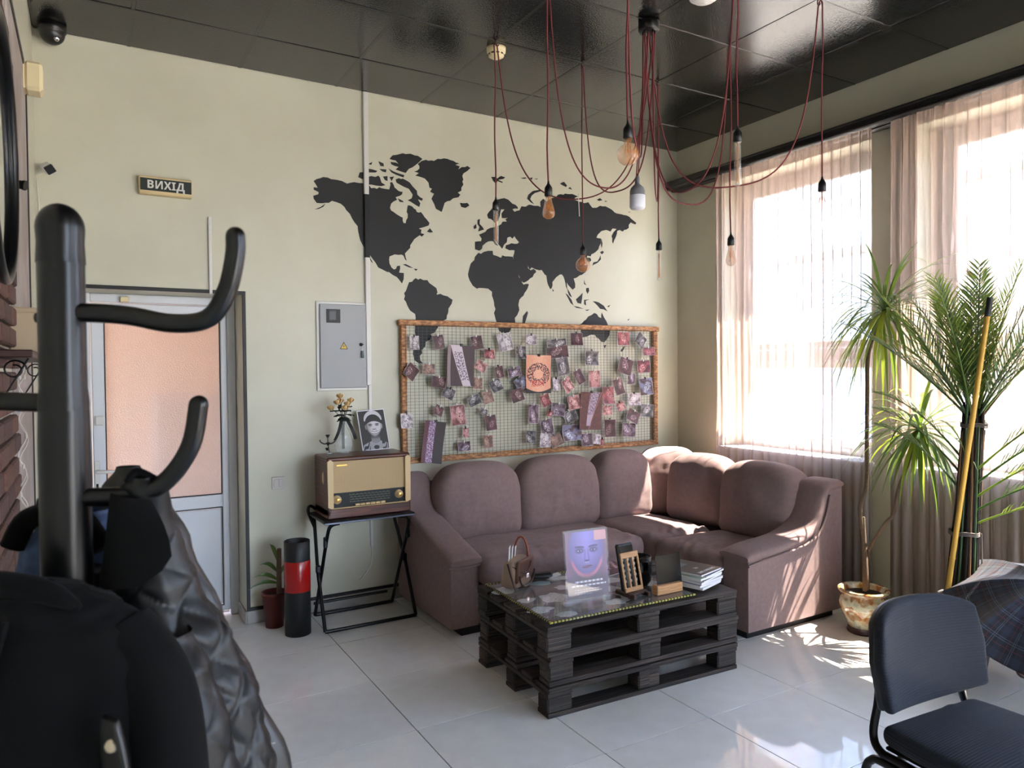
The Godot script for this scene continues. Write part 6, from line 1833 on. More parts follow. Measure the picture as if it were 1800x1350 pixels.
func plants():
	# dracaena in a glazed pot
	var t = thing("dracaena", "tall dracaena with two leafy crowns in a glazed pot by the window", "potted plant", Vector3.ZERO)
	var pc = Vector3(-0.505, 0, 2.14)
	var g := G.new()
	g.lathe(pc, [Vector2(0.0001, 0.03), Vector2(0.088, 0.03), Vector2(0.094, 0.06), Vector2(0.115, 0.10), Vector2(0.134, 0.15), Vector2(0.139, 0.185), Vector2(0.130, 0.215), Vector2(0.118, 0.232), Vector2(0.128, 0.243), Vector2(0.146, 0.248), Vector2(0.148, 0.262), Vector2(0.138, 0.268), Vector2(0.120, 0.262), Vector2(0.112, 0.235), Vector2(0.0001, 0.225)], 40)
	var pp = noise(0.015, Color(0.50, 0.34, 0.20), Color(0.82, 0.80, 0.66), 256, 5, FastNoiseLite.TYPE_SIMPLEX_SMOOTH, 88)
	var ramp := Gradient.new()
	ramp.set_color(0, Color(0.46, 0.27, 0.14))
	ramp.set_color(1, Color(0.28, 0.36, 0.30))
	ramp.add_point(0.42, Color(0.66, 0.45, 0.25))
	ramp.add_point(0.5, Color(0.80, 0.78, 0.66))
	ramp.add_point(0.68, Color(0.74, 0.75, 0.66))
	pp.color_ramp = ramp
	mat("glazed_pot", Color(1, 1, 1), 0.14, {"tex": pp, "tri": 3.2, "coat": 0.6})
	part("pot", g, M.glazed_pot, t)
	mat("pot_foot", Color(0.24, 0.10, 0.09), 0.3)
	g = G.new()
	g.lathe(pc, [Vector2(0.0001, 0.0), Vector2(0.092, 0.0), Vector2(0.097, 0.012), Vector2(0.086, 0.022), Vector2(0.092, 0.034), Vector2(0.088, 0.045)], 32)
	part("foot_ring", g, M.pot_foot, t)
	g = G.new()
	g.lathe(pc, [Vector2(0.114, 0.234), Vector2(0.05, 0.243), Vector2(0.0001, 0.246)], 24)
	part("soil", g, M.earth, t)
	var c1 = Vector3(-0.36, 1.96, 2.185)
	var c2 = Vector3(-0.40, 1.25, 2.42)
	part("stem", tube_of(curve([pc + Vector3(0.01, 0.23, 0), Vector3(-0.49, 0.37, 2.143), Vector3(-0.495, 0.52, 2.14), Vector3(-0.515, 0.72, 2.125), Vector3(-0.505, 0.80, 2.128), Vector3(-0.475, 0.90, 2.138), Vector3(-0.468, 1.15, 2.137), Vector3(-0.462, 1.45, 2.136), Vector3(-0.45, 1.72, 2.14), c1], 6), 0.0125, 8), M.bark, t)
	part("stem", tube_of(curve([Vector3(-0.488, 0.40, 2.143), Vector3(-0.475, 0.50, 2.155), Vector3(-0.52, 0.68, 2.28), Vector3(-0.53, 0.76, 2.345), Vector3(-0.525, 0.90, 2.37), Vector3(-0.46, 1.08, 2.40), c2], 6), 0.0105, 8), M.bark, t)
	part("stem", tube_of(curve([Vector3(-0.495, 0.26, 2.15), Vector3(-0.505, 0.45, 2.148), Vector3(-0.50, 0.7, 2.135)], 6), [0.02, 0.02, 0.02, 0.018, 0.017, 0.016, 0.015, 0.014, 0.013, 0.012, 0.011, 0.010, 0.009], 8), M.bark, t)
	var rg := RandomNumberGenerator.new()
	rg.seed = 11
	var crown = func(c: Vector3, n: int, len_: float, wide: float, up_bias: float, axis: Vector3):
		for k in n:
			var a = k * 2.39996
			var el = lerp(1.0, -1.0, pow((k + 0.5) / n, 0.75)) + up_bias
			var dir = Vector3(cos(a) * cos(el), sin(el), sin(a) * cos(el))
			dir = (dir + axis * 0.5).normalized()
			if dir.x > 0.05:
				dir.x *= 0.4
			var l = len_ * rg.randf_range(0.72, 1.12)
			var most = (-0.20 - c.x) / l
			if dir.x > most:
				var yz = Vector3(0, dir.y, dir.z).normalized() * sqrt(1.0 - most * most)
				dir = Vector3(most, yz.y, yz.z)
			var mm = [M.leaf_dark, M.leaf_dark, M.leaf_light, M.leaf_pale][rg.randi_range(0, 3)]
			if k > n - 6:
				mm = M.leaf_dark
			part("leaf", blade(c + axis * rg.randf_range(-0.06, 0.04), dir, l, wide * rg.randf_range(0.8, 1.2), rg.randf_range(1.3, 2.5)), mm, t)
	crown.call(c1, 104, 0.60, 0.0092, 0.0, Vector3(0.22, 0.30, 0.20))
	crown.call(c2, 78, 0.52, 0.0125, 0.0, Vector3(-0.05, 0.22, 0.05))
	# date palm tied to a cane
	var pot_at = Vector3(-0.585, 0, 2.735)
	t = thing("palm", "big feathery palm tied to a yellow cane by the second window", "potted plant", Vector3.ZERO)
	mat("pot_brown", Color(0.22, 0.14, 0.11), 0.6)
	g = G.new()
	g.lathe(pot_at, [Vector2(0.0001, 0.0), Vector2(0.13, 0.0), Vector2(0.17, 0.27), Vector2(0.182, 0.275), Vector2(0.182, 0.30), Vector2(0.165, 0.30), Vector2(0.158, 0.27), Vector2(0.0001, 0.265)], 32)
	part("pot", g, M.pot_brown, t)
	g = G.new()
	g.lathe(pot_at, [Vector2(0.16, 0.272), Vector2(0.0001, 0.28)], 24)
	part("soil", g, M.earth, t)
	var b0 = pot_at + Vector3(0, 0.25, 0)
	var tie1 = Vector3(-0.545, 0.80, 2.757)
	var tie2 = Vector3(-0.497, 1.30, 2.77)
	part("trunk", tube_of(curve([b0, Vector3(-0.565, 0.55, 2.75), tie1, Vector3(-0.52, 1.05, 2.765), tie2, Vector3(-0.49, 1.40, 2.772)], 4), [0.058, 0.056, 0.054, 0.052, 0.05, 0.048, 0.047, 0.046, 0.046, 0.046, 0.046, 0.046, 0.047, 0.047, 0.046, 0.045, 0.043, 0.04, 0.036, 0.03, 0.02], 10), M.fibre, t)
	for k in 26:
		var a = TAU * k / 26.0
		var r0 = 0.062
		part("leaf_base", tube_of(curve([b0 + Vector3(cos(a) * 0.07, 0.0, sin(a) * 0.07), Vector3(-0.565 + cos(a) * r0, 0.52 + 0.1 * sin(k * 2.1), 2.75 + sin(a) * r0), tie1.lerp(tie2, 0.5) + Vector3(cos(a + 0.3) * 0.05, 0.1 * sin(k), sin(a + 0.3) * 0.05), tie2 + Vector3(cos(a + 0.5) * 0.045, 0.05 + 0.08 * sin(k * 1.7), sin(a + 0.5) * 0.045)], 4), 0.007, 5), [M.fibre, M.fibre, M.leaf_dark, M.fibre, M.leaf_dry][k % 5], t)
	mat("twine", Color(0.42, 0.38, 0.36), 0.9)
	for tt in [[tie2, 0.062], [tie1 + Vector3(-0.015, -0.07, -0.004), 0.07]]:
		for k in 3:
			part("twine", tube_of(range(21).map(func(q): return tt[0] + Vector3(cos(TAU * q / 20.0) * tt[1], 0.008 * k - 0.008 + 0.004 * sin(q), sin(TAU * q / 20.0) * tt[1])), 0.0032, 5), M.twine, t)
	part("twine", tube_of([tie1 + Vector3(0.03, -0.07, 0.06), Vector3(-0.52, 0.35, 2.83)], 0.004, 5), M.twine, t)
	var dirs = []
	for k in 26:
		var a = k * 2.39996 + 0.4
		var el = lerp(1.5, 0.80, pow((k + 0.5) / 26.0, 0.8))
		dirs.append(Vector3(cos(a) * cos(el) * 0.75 - 0.05, sin(el), sin(a) * cos(el) * 1.1))
	for k in dirs.size():
		var d = dirs[k]
		if Vector2(d.x, d.z).dot(Vector2(-0.9, 0.44)) > 0.22 and k % 2 == 0:
			d = Vector3(d.x * 0.3, d.y, d.z - 0.2)
		if d.x > 0.12:
			d.x = 0.12
		var mm = M.leaf_light if k % 3 == 0 else (M.leaf_dry if k % 11 == 5 else M.leaf_dark)
		frond(t, tie2 + Vector3(d.x * 0.05, 0.02 + 0.05 * rg.randf(), d.z * 0.05), d, rg.randf_range(0.60, 0.86), rg.randf_range(0.25, 0.75), mm, 0.21, 26, 0.14)
	for k in 5:
		frond(t, Vector3(-0.54, 0.78 + 0.07 * k, 2.80), Vector3(-0.16 + 0.07 * k, 0.55 + 0.12 * k, 0.9), 0.75, 0.8, M.leaf_dark if k % 2 else M.leaf_light, 0.26, 32, 0.2)
	for k in 3:
		frond(t, Vector3(-0.55, 0.95 + 0.09 * k, 2.73), Vector3(-0.2, 0.8, -0.55), 0.55, 0.9, M.leaf_dark, 0.18, 20, 0.2)
	var s0 = Vector3(-0.79, 0.05, 2.74)
	var s1 = Vector3(-0.69, 1.86, 2.93)
	mat("cane", Color(0.70, 0.54, 0.18), 0.45)
	var cane = thing("bamboo_cane", "yellow bamboo cane with a black tip supporting the palm", "cane", Vector3.ZERO)
	part("pole", tube_of([s0, s0.lerp(s1, 0.35), s0.lerp(s1, 0.7), s1], 0.0125, 10), M.cane, cane)
	for k in 5:
		var p = s0.lerp(s1, 0.12 + k * 0.2)
		part("node_ring", tube_of([p, p + (s1 - s0).normalized() * 0.006], 0.0138, 10), M.cane, cane)
	part("tip", tube_of([s1, s1 + (s1 - s0).normalized() * 0.095], 0.0145, 10), M.tape_black, cane)

func chair():
	var t = thing("office_chair", "black padded visitor chair with a tubular frame in front of the palm", "chair", Vector3(-2.19, 0, 3.46), -0.08)
	t.scale = Vector3(1.08, 1.03, 1.04)
	var nz := FastNoiseLite.new()
	nz.frequency = 3.0
	var g := G.new()
	# seat pad
	g.soft(Vector3(0.235, 0.03, 0.215), 0.028, func(p: Vector3):
		var u = p.x / 0.235
		var v = p.z / 0.215
		if p.y > 0:
			p.y += 0.018 * (1.0 - u * u) * (1.0 - v * v)
		p.x *= 1.0 - 0.10 * clamp(-v, 0, 1) * clamp(-v, 0, 1)
		p.y -= 0.02 * clamp(v - 0.4, 0, 1)
		p.y += 0.004 * exp(-pow((p.x - 0.03 + 0.25 * p.z) / 0.015, 2.0)) * (1.0 if p.y > 0 else 0.0)
		return p + Vector3(0, 0.440, 0.245), 4, 14)
	part("seat", g, M.chair_cloth, t)
	g = G.new()
	g.box(Vector3(0, 0.407, 0.245), Vector3(0.43, 0.012, 0.39), 0.004)
	part("seat_shell", g, M.black_plastic, t)
	# backrest: wide, rounded on top, gently curved
	var back = func(p: Vector3, off: float):
		var u = p.x / 0.24
		var v = p.y / 0.165
		p.x *= 1.0 - 0.09 * clamp(v, 0, 1) - 0.05 * clamp(-v, 0, 1)
		p.y -= 0.05 * pow(absf(u), 3.0) * clamp(v, 0, 1) - 0.02 * u * u * clamp(-v, 0, 1)
		var q = Vector3(p.x, p.y, p.z + 0.055 * u * u + off)
		if p.z > 0 and off > -0.001:
			q.z += 0.012 * (1.0 - u * u) * (1.0 - v * v)
			q.z -= 0.007 * exp(-pow((p.x + 0.02 - 0.2 * (p.y - 0.1)) / 0.010, 2.0)) * clamp((p.y - 0.03) / 0.08, 0, 1)
		return Basis(Vector3.RIGHT, -0.16) * q + Vector3(0, 0.655, -0.005)
	g = G.new()
	g.soft(Vector3(0.24, 0.165, 0.02), 0.018, func(p): return back.call(p, 0.0), 4, 18)
	part("backrest", g, M.chair_cloth, t)
	g = G.new()
	g.soft(Vector3(0.236, 0.161, 0.012), 0.010, func(p): return back.call(p, -0.026), 3, 12)
	part("back_shell", g, M.black_plastic, t)
	for s in [-1.0, 1.0]:
		var x = s * 0.232
		# upright, then along the seat, then the front leg
		part("frame_side", tube_of(curve([Vector3(x * 0.80, 0.60, 0.010), Vector3(x * 0.83, 0.52, 0.008), Vector3(x * 0.93, 0.44, 0.012), Vector3(x, 0.402, 0.045), Vector3(x, 0.395, 0.12), Vector3(x, 0.395, 0.40), Vector3(x, 0.38, 0.435), Vector3(x, 0.335, 0.455), Vector3(x * 1.06, 0.0, 0.50)], 5), 0.0125, 10), M.black_metal, t)
		part("rear_leg", tube_of(curve([Vector3(x * 1.01, 0.37, 0.20), Vector3(x * 1.01, 0.372, 0.06), Vector3(x * 1.01, 0.36, 0.02), Vector3(x * 1.02, 0.30, -0.005), Vector3(x * 1.08, 0.0, -0.07)], 5), 0.0125, 10), M.black_metal, t)
		for z in [-0.07, 0.50]:
			var f := G.new()
			f.lathe(Vector3(x * (1.08 if z < 0 else 1.06), 0.0, z), [Vector2(0.0001, 0.0), Vector2(0.016, 0.0), Vector2(0.016, 0.03), Vector2(0.0125, 0.034)], 12)
			part("foot_cap", f, M.rubber, t)
	part("cross_bar", tube_of([Vector3(-0.232, 0.388, 0.09), Vector3(0.232, 0.388, 0.09)], 0.010, 8), M.black_metal, t)
	part("cross_bar", tube_of([Vector3(-0.232, 0.388, 0.37), Vector3(0.232, 0.388, 0.37)], 0.010, 8), M.black_metal, t)

func umbrella():
	var ctr := Vector3(-0.60, 0.41, 3.16)
	var n := Vector3(-0.34, 0.88, 0.26).normalized()
	var t = thing("umbrella", "open dark plaid umbrella left to dry on the floor by the palm", "umbrella", ctr)
	var u = n.cross(Vector3.UP).normalized()
	var v = n.cross(u)
	var b := Basis(u, n, -v)
	var plaid = picture(128, 128, func(x, y):
		var c = Color(0.055, 0.07, 0.12)
		if x % 64 < 20:
			c = c.lerp(Color(0.16, 0.20, 0.28), 0.5)
		if y % 64 < 20:
			c = c.lerp(Color(0.16, 0.20, 0.28), 0.5)
		if x % 64 in [30, 31, 36, 37] or y % 64 in [30, 31, 36, 37]:
			c = c.lerp(Color(0.50, 0.56, 0.62), 0.5)
		if x % 64 in [50, 51] or y % 64 in [50, 51]:
			c = c.lerp(Color(0.45, 0.12, 0.18), 0.7)
		return c)
	var pm = mat("plaid", Color(1, 1, 1), 0.55, {"tex": plaid, "rim": 0.3, "back": Color(0.12, 0.13, 0.16)})
	pm.uv1_scale = Vector3(1.6, 2.2, 1)
	var R := 0.44
	var H := 0.20
	var tip = func(k: int, f: float):
		var a = TAU * k / 8.0 + 0.25
		return b * Vector3(cos(a) * R * f, H * (1.0 - f * f), sin(a) * R * f)
	for k in 8:
		var rows := []
		for i in 11:
			var f = lerp(0.03, 1.0, i / 10.0)
			var p0 = tip.call(k, f)
			var p1 = tip.call(k + 1, f)
			var row := []
			for j in 9:
				var q = j / 8.0
				var p = p0.lerp(p1, q)
				# cloth between ribs sags inwards, hem is scalloped
				p -= n * 0.035 * sin(q * PI) * f
				p -= p.normalized() * 0.03 * sin(q * PI) * clamp(f - 0.7, 0, 1)
				row.append(p)
			rows.append(row)
		var g := G.new()
		g.smooth()
		g.grid(rows)
		part("canopy_panel", g, pm, t)
		var rib := []
		for i in 8:
			rib.append(tip.call(k, lerp(0.03, 1.0, i / 7.0)) - n * 0.006)
		part("rib", tube_of(rib, 0.0025, 5), M.black_metal, t)
		part("rib_tip", tube_of([tip.call(k, 0.99), tip.call(k, 1.035)], 0.0045, 6), M.white_plastic, t)
	part("shaft", tube_of([n * (H + 0.05), -n * 0.38], 0.006, 8), M.chrome, t)
	part("ferrule", tube_of([n * (H - 0.01), n * (H + 0.06)], [0.009, 0.005], 8), M.black_plastic, t)
	var hk := []
	for k in 12:
		var a = k / 11.0 * PI
		hk.append(-n * (0.38 + 0.04 * sin(a)) + u * (0.04 - 0.04 * cos(a)))
	part("handle", tube_of(hk, 0.011, 8), M.dark_wood, t)

func coat_rack():
	var o := Vector3(-4.586, 0, 3.847)
	var r := Vector3(0.8630, 0, 0.5052)
	var f := Vector3(0.5052, 0, -0.8630)
	var t = thing("coat_rack", "black metal coat stand with upturned hooks", "coat stand", o)
	var W = func(x: float, y: float, z: float) -> Vector3: return r * x + f * z + Vector3(0, y, 0)
	var g := G.new()
	g.lathe(Vector3.ZERO, [Vector2(0.0272, 0.02), Vector2(0.0272, 1.54), Vector2(0.0262, 1.575)], 24)
	part("lower_pole", g, M.black_metal, t)
	g = G.new()
	g.lathe(Vector3.ZERO, [Vector2(0.0262, 1.572), Vector2(0.0265, 1.582), Vector2(0.0248, 1.60), Vector2(0.0245, 1.77)], 24)
	part("upper_pole", g, M.black_metal, t)
	g = G.new()
	var cap := []
	for k in 9:
		var a = k / 8.0 * PI * 0.5
		cap.append(Vector2(max(0.0001, 0.0256 * cos(a)), 1.786 + 0.029 * sin(a)))
	cap.push_front(Vector2(0.0245, 1.77))
	cap.push_front(Vector2(0.0256, 1.745))
	g.lathe(Vector3.ZERO, cap, 24)
	part("top_cap", g, M.black_metal, t)
	# hooks (x to the side, y up, z away from the viewer)
	part("hook", round_rod(curve([W.call(0.02, 1.688, 0), W.call(0.075, 1.684, 0), W.call(0.13, 1.674, 0), W.call(0.172, 1.680, 0), W.call(0.194, 1.712, 0), W.call(0.204, 1.752, 0), W.call(0.205, 1.775, 0)], 6), 0.0112), M.black_metal, t)
	part("hook", round_rod(curve([W.call(0.02, 1.470, 0), W.call(0.083, 1.473, 0.005), W.call(0.117, 1.490, 0.008), W.call(0.144, 1.530, 0.01), W.call(0.154, 1.578, 0.01)], 6), 0.0112), M.black_metal, t)
	part("hook", round_rod(curve([W.call(-0.02, 1.582, 0), W.call(-0.10, 1.586, 0), W.call(-0.16, 1.590, 0), W.call(-0.195, 1.62, 0), W.call(-0.205, 1.69, 0)], 6), 0.0112), M.black_metal, t)
	part("hook", round_rod(curve([W.call(0, 1.37, 0.02), W.call(0.0, 1.365, 0.10), W.call(0, 1.38, 0.13), W.call(0, 1.42, 0.14)], 6), 0.0112), M.black_metal, t)
	part("hook", round_rod(curve([W.call(-0.005, 1.345, -0.015), W.call(-0.01, 1.335, -0.045), W.call(-0.012, 1.34, -0.065), W.call(-0.012, 1.36, -0.072)], 6), 0.0112), M.black_metal, t)
	for e in [[-0.0265, 1.682], [-0.0282, 1.465]]:
		part("bolt", tube_of([W.call(e[0] + 0.006, e[1], 0), W.call(e[0] - 0.003, e[1], 0)], 0.0065, 8), M.black_metal, t)
	for k in 4:
		var a = TAU * k / 4.0 + 0.4
		part("foot", tube_of(curve([Vector3(0, 0.06, 0), Vector3(cos(a) * 0.12, 0.05, sin(a) * 0.12), Vector3(cos(a) * 0.17, 0.012, sin(a) * 0.17)], 4), 0.010, 8), M.black_metal, t)
	# garments: rows of [height, left, right, half depth, centre depth], hanging in soft folds
	var nz := FastNoiseLite.new()
	nz.seed = 4
	nz.frequency = 1.0
	var garment = func(rows: Array, folds: float, amp: float, quilt: float, sd: float) -> G:
		var pts := []
		var fine_rows := 150 if quilt > 0 else 34
		for i in fine_rows + 1:
			var q = float(i) / fine_rows * (rows.size() - 1)
			var k = min(int(q), rows.size() - 2)
			var s = q - k
			var s2 = s * s * (3.0 - 2.0 * s)
			var a = rows[k]
			var b = rows[k + 1]
			var y = lerp(a[0], b[0], s)
			var xl = lerp(a[1], b[1], s2)
			var xr = lerp(a[2], b[2], s2)
			var hd = lerp(a[3], b[3], s2)
			var zc = lerp(a[4], b[4], s2)
			var row := []
			var nc = 150 if quilt > 0 else 96
			for j in nc:
				var ang = TAU * j / nc
				var cx = cos(ang)
				var cz = sin(ang)
				var down = clamp((rows[0][0] - y) / 0.25, 0, 1)
				var w = 1.0 + amp * down * sin(ang * folds + 2.0 * nz.get_noise_2d(y * 4.0, sd) + sd) + 0.35 * amp * sin(ang * folds * 2.3 + y * 9.0 + sd)
				var puff = 0.0
				if quilt > 0:
					var arc = ang * (xr - xl) * 0.55
					var p1 = absf(sin((arc * 1.0 + y * 1.25) * PI / quilt))
					var p2 = absf(sin((arc * 1.0 - y * 1.25) * PI / quilt))
					puff = 0.0075 * pow(min(p1, p2), 0.4) * down
				var pos = W.call((xl + xr) * 0.5 + cx * ((xr - xl) * 0.5 * w + puff), y, zc - cz * (hd * w + puff))
				row.append(pos)
			pts.append(row)
		var gg := G.new()
		gg.smooth()
		gg.grid(pts, true, false, true)
		gg.flat()
		return gg
	# long black wool coat in front
	var ca = thing("coat", "black wool coat with a storm tab hanging on the front of the coat stand", "coat", o)
	part("body", garment.call([[1.392, -0.055, 0.03, 0.02, -0.075], [1.383, -0.09, 0.06, 0.045, -0.07], [1.362, -0.13, 0.092, 0.06, -0.06], [1.335, -0.155, 0.122, 0.072, -0.055], [1.305, -0.175, 0.143, 0.08, -0.055], [1.25, -0.185, 0.154, 0.085, -0.055], [1.15, -0.19, 0.168, 0.09, -0.055], [0.95, -0.195, 0.185, 0.10, -0.055], [0.62, -0.20, 0.195, 0.11, -0.055]], 5.0, 0.05, 0.0, 1.0), M.coat_wool, ca)
	# collar roll, lapel fold and strap
	part("collar", tube_of(curve([W.call(-0.11, 1.372, -0.105), W.call(-0.075, 1.390, -0.105), W.call(-0.02, 1.398, -0.10), W.call(0.035, 1.390, -0.10), W.call(0.075, 1.372, -0.10)], 6), [0.004, 0.006, 0.009, 0.011, 0.012, 0.013, 0.014, 0.014, 0.014, 0.014, 0.014, 0.014, 0.014, 0.014, 0.014, 0.014, 0.014, 0.014, 0.013, 0.012, 0.011, 0.009, 0.007, 0.005, 0.003], 10), M.coat_wool, ca)
	for e in [[0.0, 1.0], [-0.022, 0.6]]:
		part("lapel_edge", tube_of(curve([W.call(0.012 + e[0], 1.365, -0.122), W.call(0.006 + e[0], 1.32, -0.133), W.call(-0.004 + e[0], 1.24, -0.141), W.call(-0.02 + e[0], 1.12, -0.146), W.call(-0.04 + e[0], 0.95, -0.154)], 6), 0.0035, 8), M.coat_wool, ca)
	part("sleeve", tube_of(curve([W.call(0.085, 1.325, -0.05), W.call(0.132, 1.265, -0.06), W.call(0.15, 1.15, -0.07), W.call(0.155, 0.95, -0.075), W.call(0.15, 0.78, -0.08)], 6), 0.042, 14), M.coat_wool, ca)
	var tab := G.new()
	tab.soft(Vector3(0.020, 0.055, 0.006), 0.005, func(p: Vector3):
		p.x *= 1.0 - 0.45 * clamp(p.y / 0.055, 0, 1) * clamp(p.y / 0.055, 0, 1)
		return W.call(0.128 + p.x * 1.0 - 0.10 * p.y, 1.218 + p.y, -0.134 + p.z * -1.0 - p.x * 0.6), 2, 8)
	var tb = part("tab", tab, M.coat_leather, ca)
	g = G.new()
	mat("snap", Color(0.72, 0.66, 0.58), 0.25, {"metal": 0.9})
	g.lathe(W.call(0.128, 1.248, -0.143), [Vector2(0.0001, 0.004), Vector2(0.005, 0.0035), Vector2(0.0072, 0.0)], 16, Basis(r, -f, Vector3.UP) if false else Basis(r, (-f).normalized(), r.cross(-f)))
	part("snap_button", g, M.snap, tb)
	# quilted jacket on the right hook
	var cb = thing("coat", "black quilted jacket hanging on the right-hand hook of the coat stand", "jacket", o)
	part("body", garment.call([[1.492, 0.070, 0.100, 0.014, 0.01], [1.480, 0.058, 0.112, 0.022, 0.015], [1.44, 0.052, 0.108, 0.03, 0.03], [1.40, 0.046, 0.114, 0.04, 0.04], [1.35, 0.035, 0.128, 0.05, 0.045], [1.28, 0.02, 0.165, 0.06, 0.05], [1.20, 0.01, 0.196, 0.065, 0.05], [1.10, 0.0, 0.216, 0.07, 0.05], [0.95, -0.01, 0.235, 0.08, 0.05], [0.72, -0.01, 0.25, 0.085, 0.05]], 3.0, 0.035, 0.074, 2.4), M.coat_shiny, cb)
	# turned-out collar point
	g = G.new()
	g.smooth()
	var cr := []
	for k in 7:
		var q = k / 6.0
		var a = W.call(lerp(0.058, 0.05, q), lerp(1.478, 1.37, q), lerp(-0.010, -0.022, q))
		var e = W.call(lerp(0.10, 0.136, sin(q * PI * 0.62)) - 0.03 * clamp(q - 0.75, 0, 1) * 4.0, lerp(1.468, 1.375, q), lerp(0.0, -0.035, q))
		var row := []
		for j in 6:
			row.append(a.lerp(e, j / 5.0) - f * 0.012 * sin(j / 5.0 * PI))
		cr.append(row)
	g.grid(cr)
	part("collar", g, M.coat_wool, cb)
	part("hanging_loop", tube_of(curve([W.call(0.075, 1.488, -0.004), W.call(0.082, 1.500, 0.004), W.call(0.10, 1.49, 0.01)], 5), 0.005, 6), M.coat_wool, cb)
	part("sleeve", garment.call([[1.315, 0.09, 0.15, 0.03, -0.015], [1.27, 0.095, 0.172, 0.04, -0.02], [1.20, 0.11, 0.195, 0.044, -0.025], [1.10, 0.125, 0.212, 0.046, -0.025], [0.95, 0.13, 0.218, 0.046, -0.02], [0.80, 0.135, 0.215, 0.042, -0.02]], 2.0, 0.03, 0.074, 5.0), M.coat_shiny, cb)
	# leather coat with pale stitches behind it
	var cc = thing("coat", "black leather coat with pale hem stitches hanging behind the quilted jacket", "coat", o)
	part("body", garment.call([[1.49, -0.01, 0.02, 0.012, 0.13], [1.46, -0.03, 0.05, 0.03, 0.13], [1.38, -0.06, 0.085, 0.045, 0.135], [1.28, -0.08, 0.125, 0.05, 0.14], [1.18, -0.09, 0.168, 0.05, 0.145], [1.07, -0.10, 0.212, 0.055, 0.15], [0.9, -0.11, 0.27, 0.06, 0.15], [0.7, -0.12, 0.33, 0.06, 0.15]], 2.0, 0.01, 0.0, 3.0), M.coat_leather, cc)
	for k in 5:
		var yy = 1.255 - k * 0.045
		var xx = 0.135 + (1.28 - yy) * 0.40
		part("stitch", tube_of([W.call(xx - 0.012, yy, 0.102), W.call(xx + 0.004, yy - 0.003, 0.115)], 0.0008, 4), M.white_plastic, cc)
	# denim jacket on the far side
	var cd = thing("coat", "blue denim jacket hanging behind the pole of the coat stand", "jacket", o)
	part("body", garment.call([[1.44, -0.05, 0.0, 0.02, 0.085], [1.425, -0.085, 0.015, 0.03, 0.085], [1.39, -0.11, 0.02, 0.035, 0.085], [1.33, -0.125, 0.05, 0.04, 0.085], [1.25, -0.14, 0.05, 0.04, 0.085], [1.0, -0.15, 0.05, 0.04, 0.085], [0.85, -0.15, 0.05, 0.04, 0.085]], 4.0, 0.05, 0.0, 7.0), M.denim, cd)
	part("collar", tube_of(curve([W.call(-0.10, 1.40, 0.05), W.call(-0.08, 1.435, 0.055), W.call(-0.02, 1.445, 0.045), W.call(0.02, 1.40, 0.04)], 5), 0.014, 8), M.coat_wool, cd)
	console()

# a rod whose far end is a rounded cap
func round_rod(pts: Array, rad: float) -> G:
	var rr := []
	for k in pts.size():
		rr.append(rad)
	var d = (pts[-1] - pts[-2]).normalized()
	var e = pts[-1]
	for k in 5:
		var a = (k + 1) / 5.0 * PI * 0.5
		pts.append(e + d * rad * sin(a))
		rr.append(max(0.0003, rad * cos(a)))
	return tube_of(pts, rr, 14)

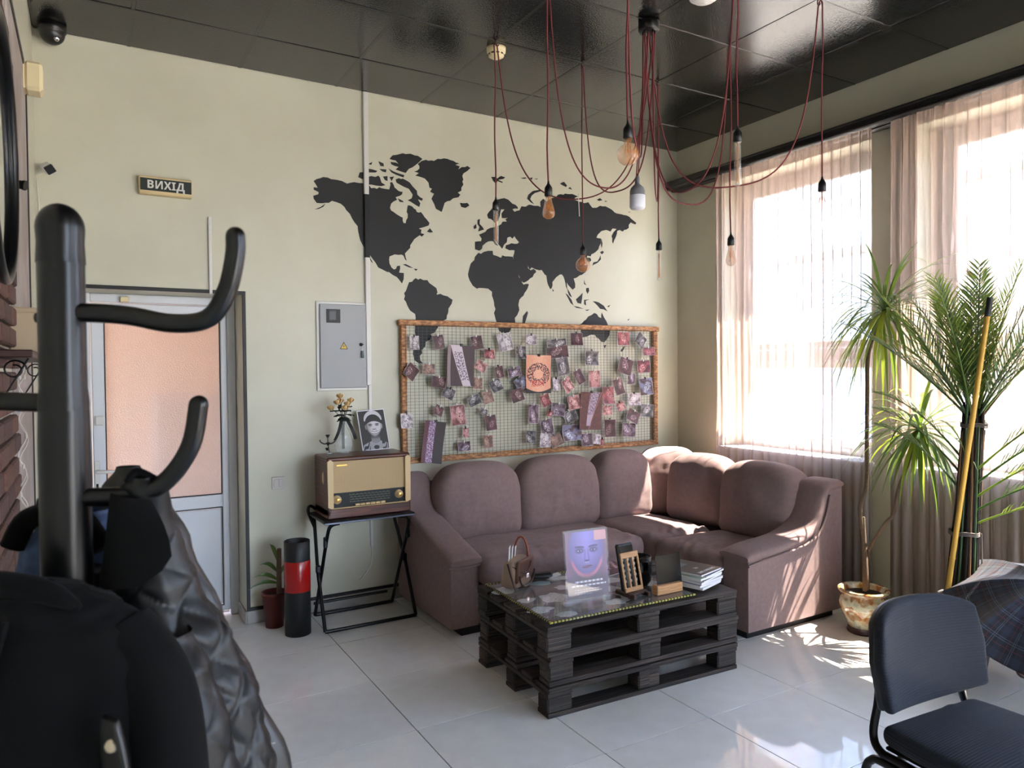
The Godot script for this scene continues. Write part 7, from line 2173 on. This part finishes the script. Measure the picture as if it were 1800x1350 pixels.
func console():
	# low console beside the door with an orange bag and a box
	var t = thing("console_table", "low white console on thin black legs beside the door", "console table", Vector3(-4.575, 0, 0.60))
	part("top", box_of(Vector3(0, 0.478, 0), Vector3(0.40, 0.024, 0.34), 0.003), M.white_plastic, t)
	for sx in [-1, 1]:
		for sz in [-1, 1]:
			part("leg", box_of(Vector3(sx * 0.185, 0.233, sz * 0.155), Vector3(0.012, 0.466, 0.012), 0.002), M.black_metal, t)
	part("rail", box_of(Vector3(0, 0.39, 0.155), Vector3(0.36, 0.01, 0.01), 0.002), M.black_metal, t)
	part("drawer", box_of(Vector3(0, 0.425, 0.0), Vector3(0.35, 0.06, 0.29), 0.004), M.white_plastic, t)
	mat("bag_orange", Color(0.90, 0.45, 0.05), 0.5)
	t = thing("gift_bag", "orange bag with a black loop handle on the white console", "bag", Vector3(-4.555, 0.49, 0.64))
	var g := G.new()
	g.soft(Vector3(0.05, 0.06, 0.035), 0.015, func(p: Vector3): return p + Vector3(0, 0.06, 0) + Vector3(0, 0, 0.01 * sin(p.y * 60.0)), 2, 4)
	part("body", g, M.bag_orange, t)
	part("handle", tube_of(range(13).map(func(k): return Vector3(-0.02 + 0.045 * cos(PI * k / 12.0), 0.08 + 0.085 * sin(PI * k / 12.0), 0.042)), 0.013, 8), M.black_plastic, t)
	part("tag", box_of(Vector3(0.0, 0.165, 0.02), Vector3(0.04, 0.02, 0.02), 0.004), M.paper, t)
	t = thing("tea_box", "brown striped carton next to the orange bag on the console", "box", Vector3(-4.462, 0.49, 0.60))
	mat("carton", Color(0.26, 0.20, 0.18), 0.6)
	part("body", box_of(Vector3(0, 0.03, 0), Vector3(0.065, 0.06, 0.10), 0.003), M.carton, t)
	for k in 3:
		part("lid_band", box_of(Vector3(0, 0.068 + 0.017 * k, 0), Vector3(0.066, 0.014, 0.102), 0.003), M.tape_black if k != 1 else M.book_brown, t)
	# round tray table with a white bowl at the edge of view
	t = thing("side_stand", "black side stand against the brick wall", "side table", Vector3(-4.69, 0, 2.35))
	part("top", box_of(Vector3(0, 0.93, 0), Vector3(0.15, 0.03, 0.5), 0.004), M.black_plastic, t)
	for sz in [-1, 1]:
		part("leg", box_of(Vector3(0, 0.458, sz * 0.22), Vector3(0.12, 0.914, 0.03), 0.004), M.black_metal, t)
	t = thing("white_tray", "white oval tray on the black side stand", "tray", Vector3(-4.69, 0.946, 2.33))
	g = G.new()
	g.lathe(Vector3.ZERO, [Vector2(0.0001, 0.0), Vector2(0.055, 0.0), Vector2(0.064, 0.02), Vector2(0.061, 0.021), Vector2(0.052, 0.005), Vector2(0.0001, 0.005)], 28, Basis(Vector3(1, 0, 0), Vector3.UP, Vector3(0, 0, 2.2)))
	part("bowl", g, M.white_plastic, t)
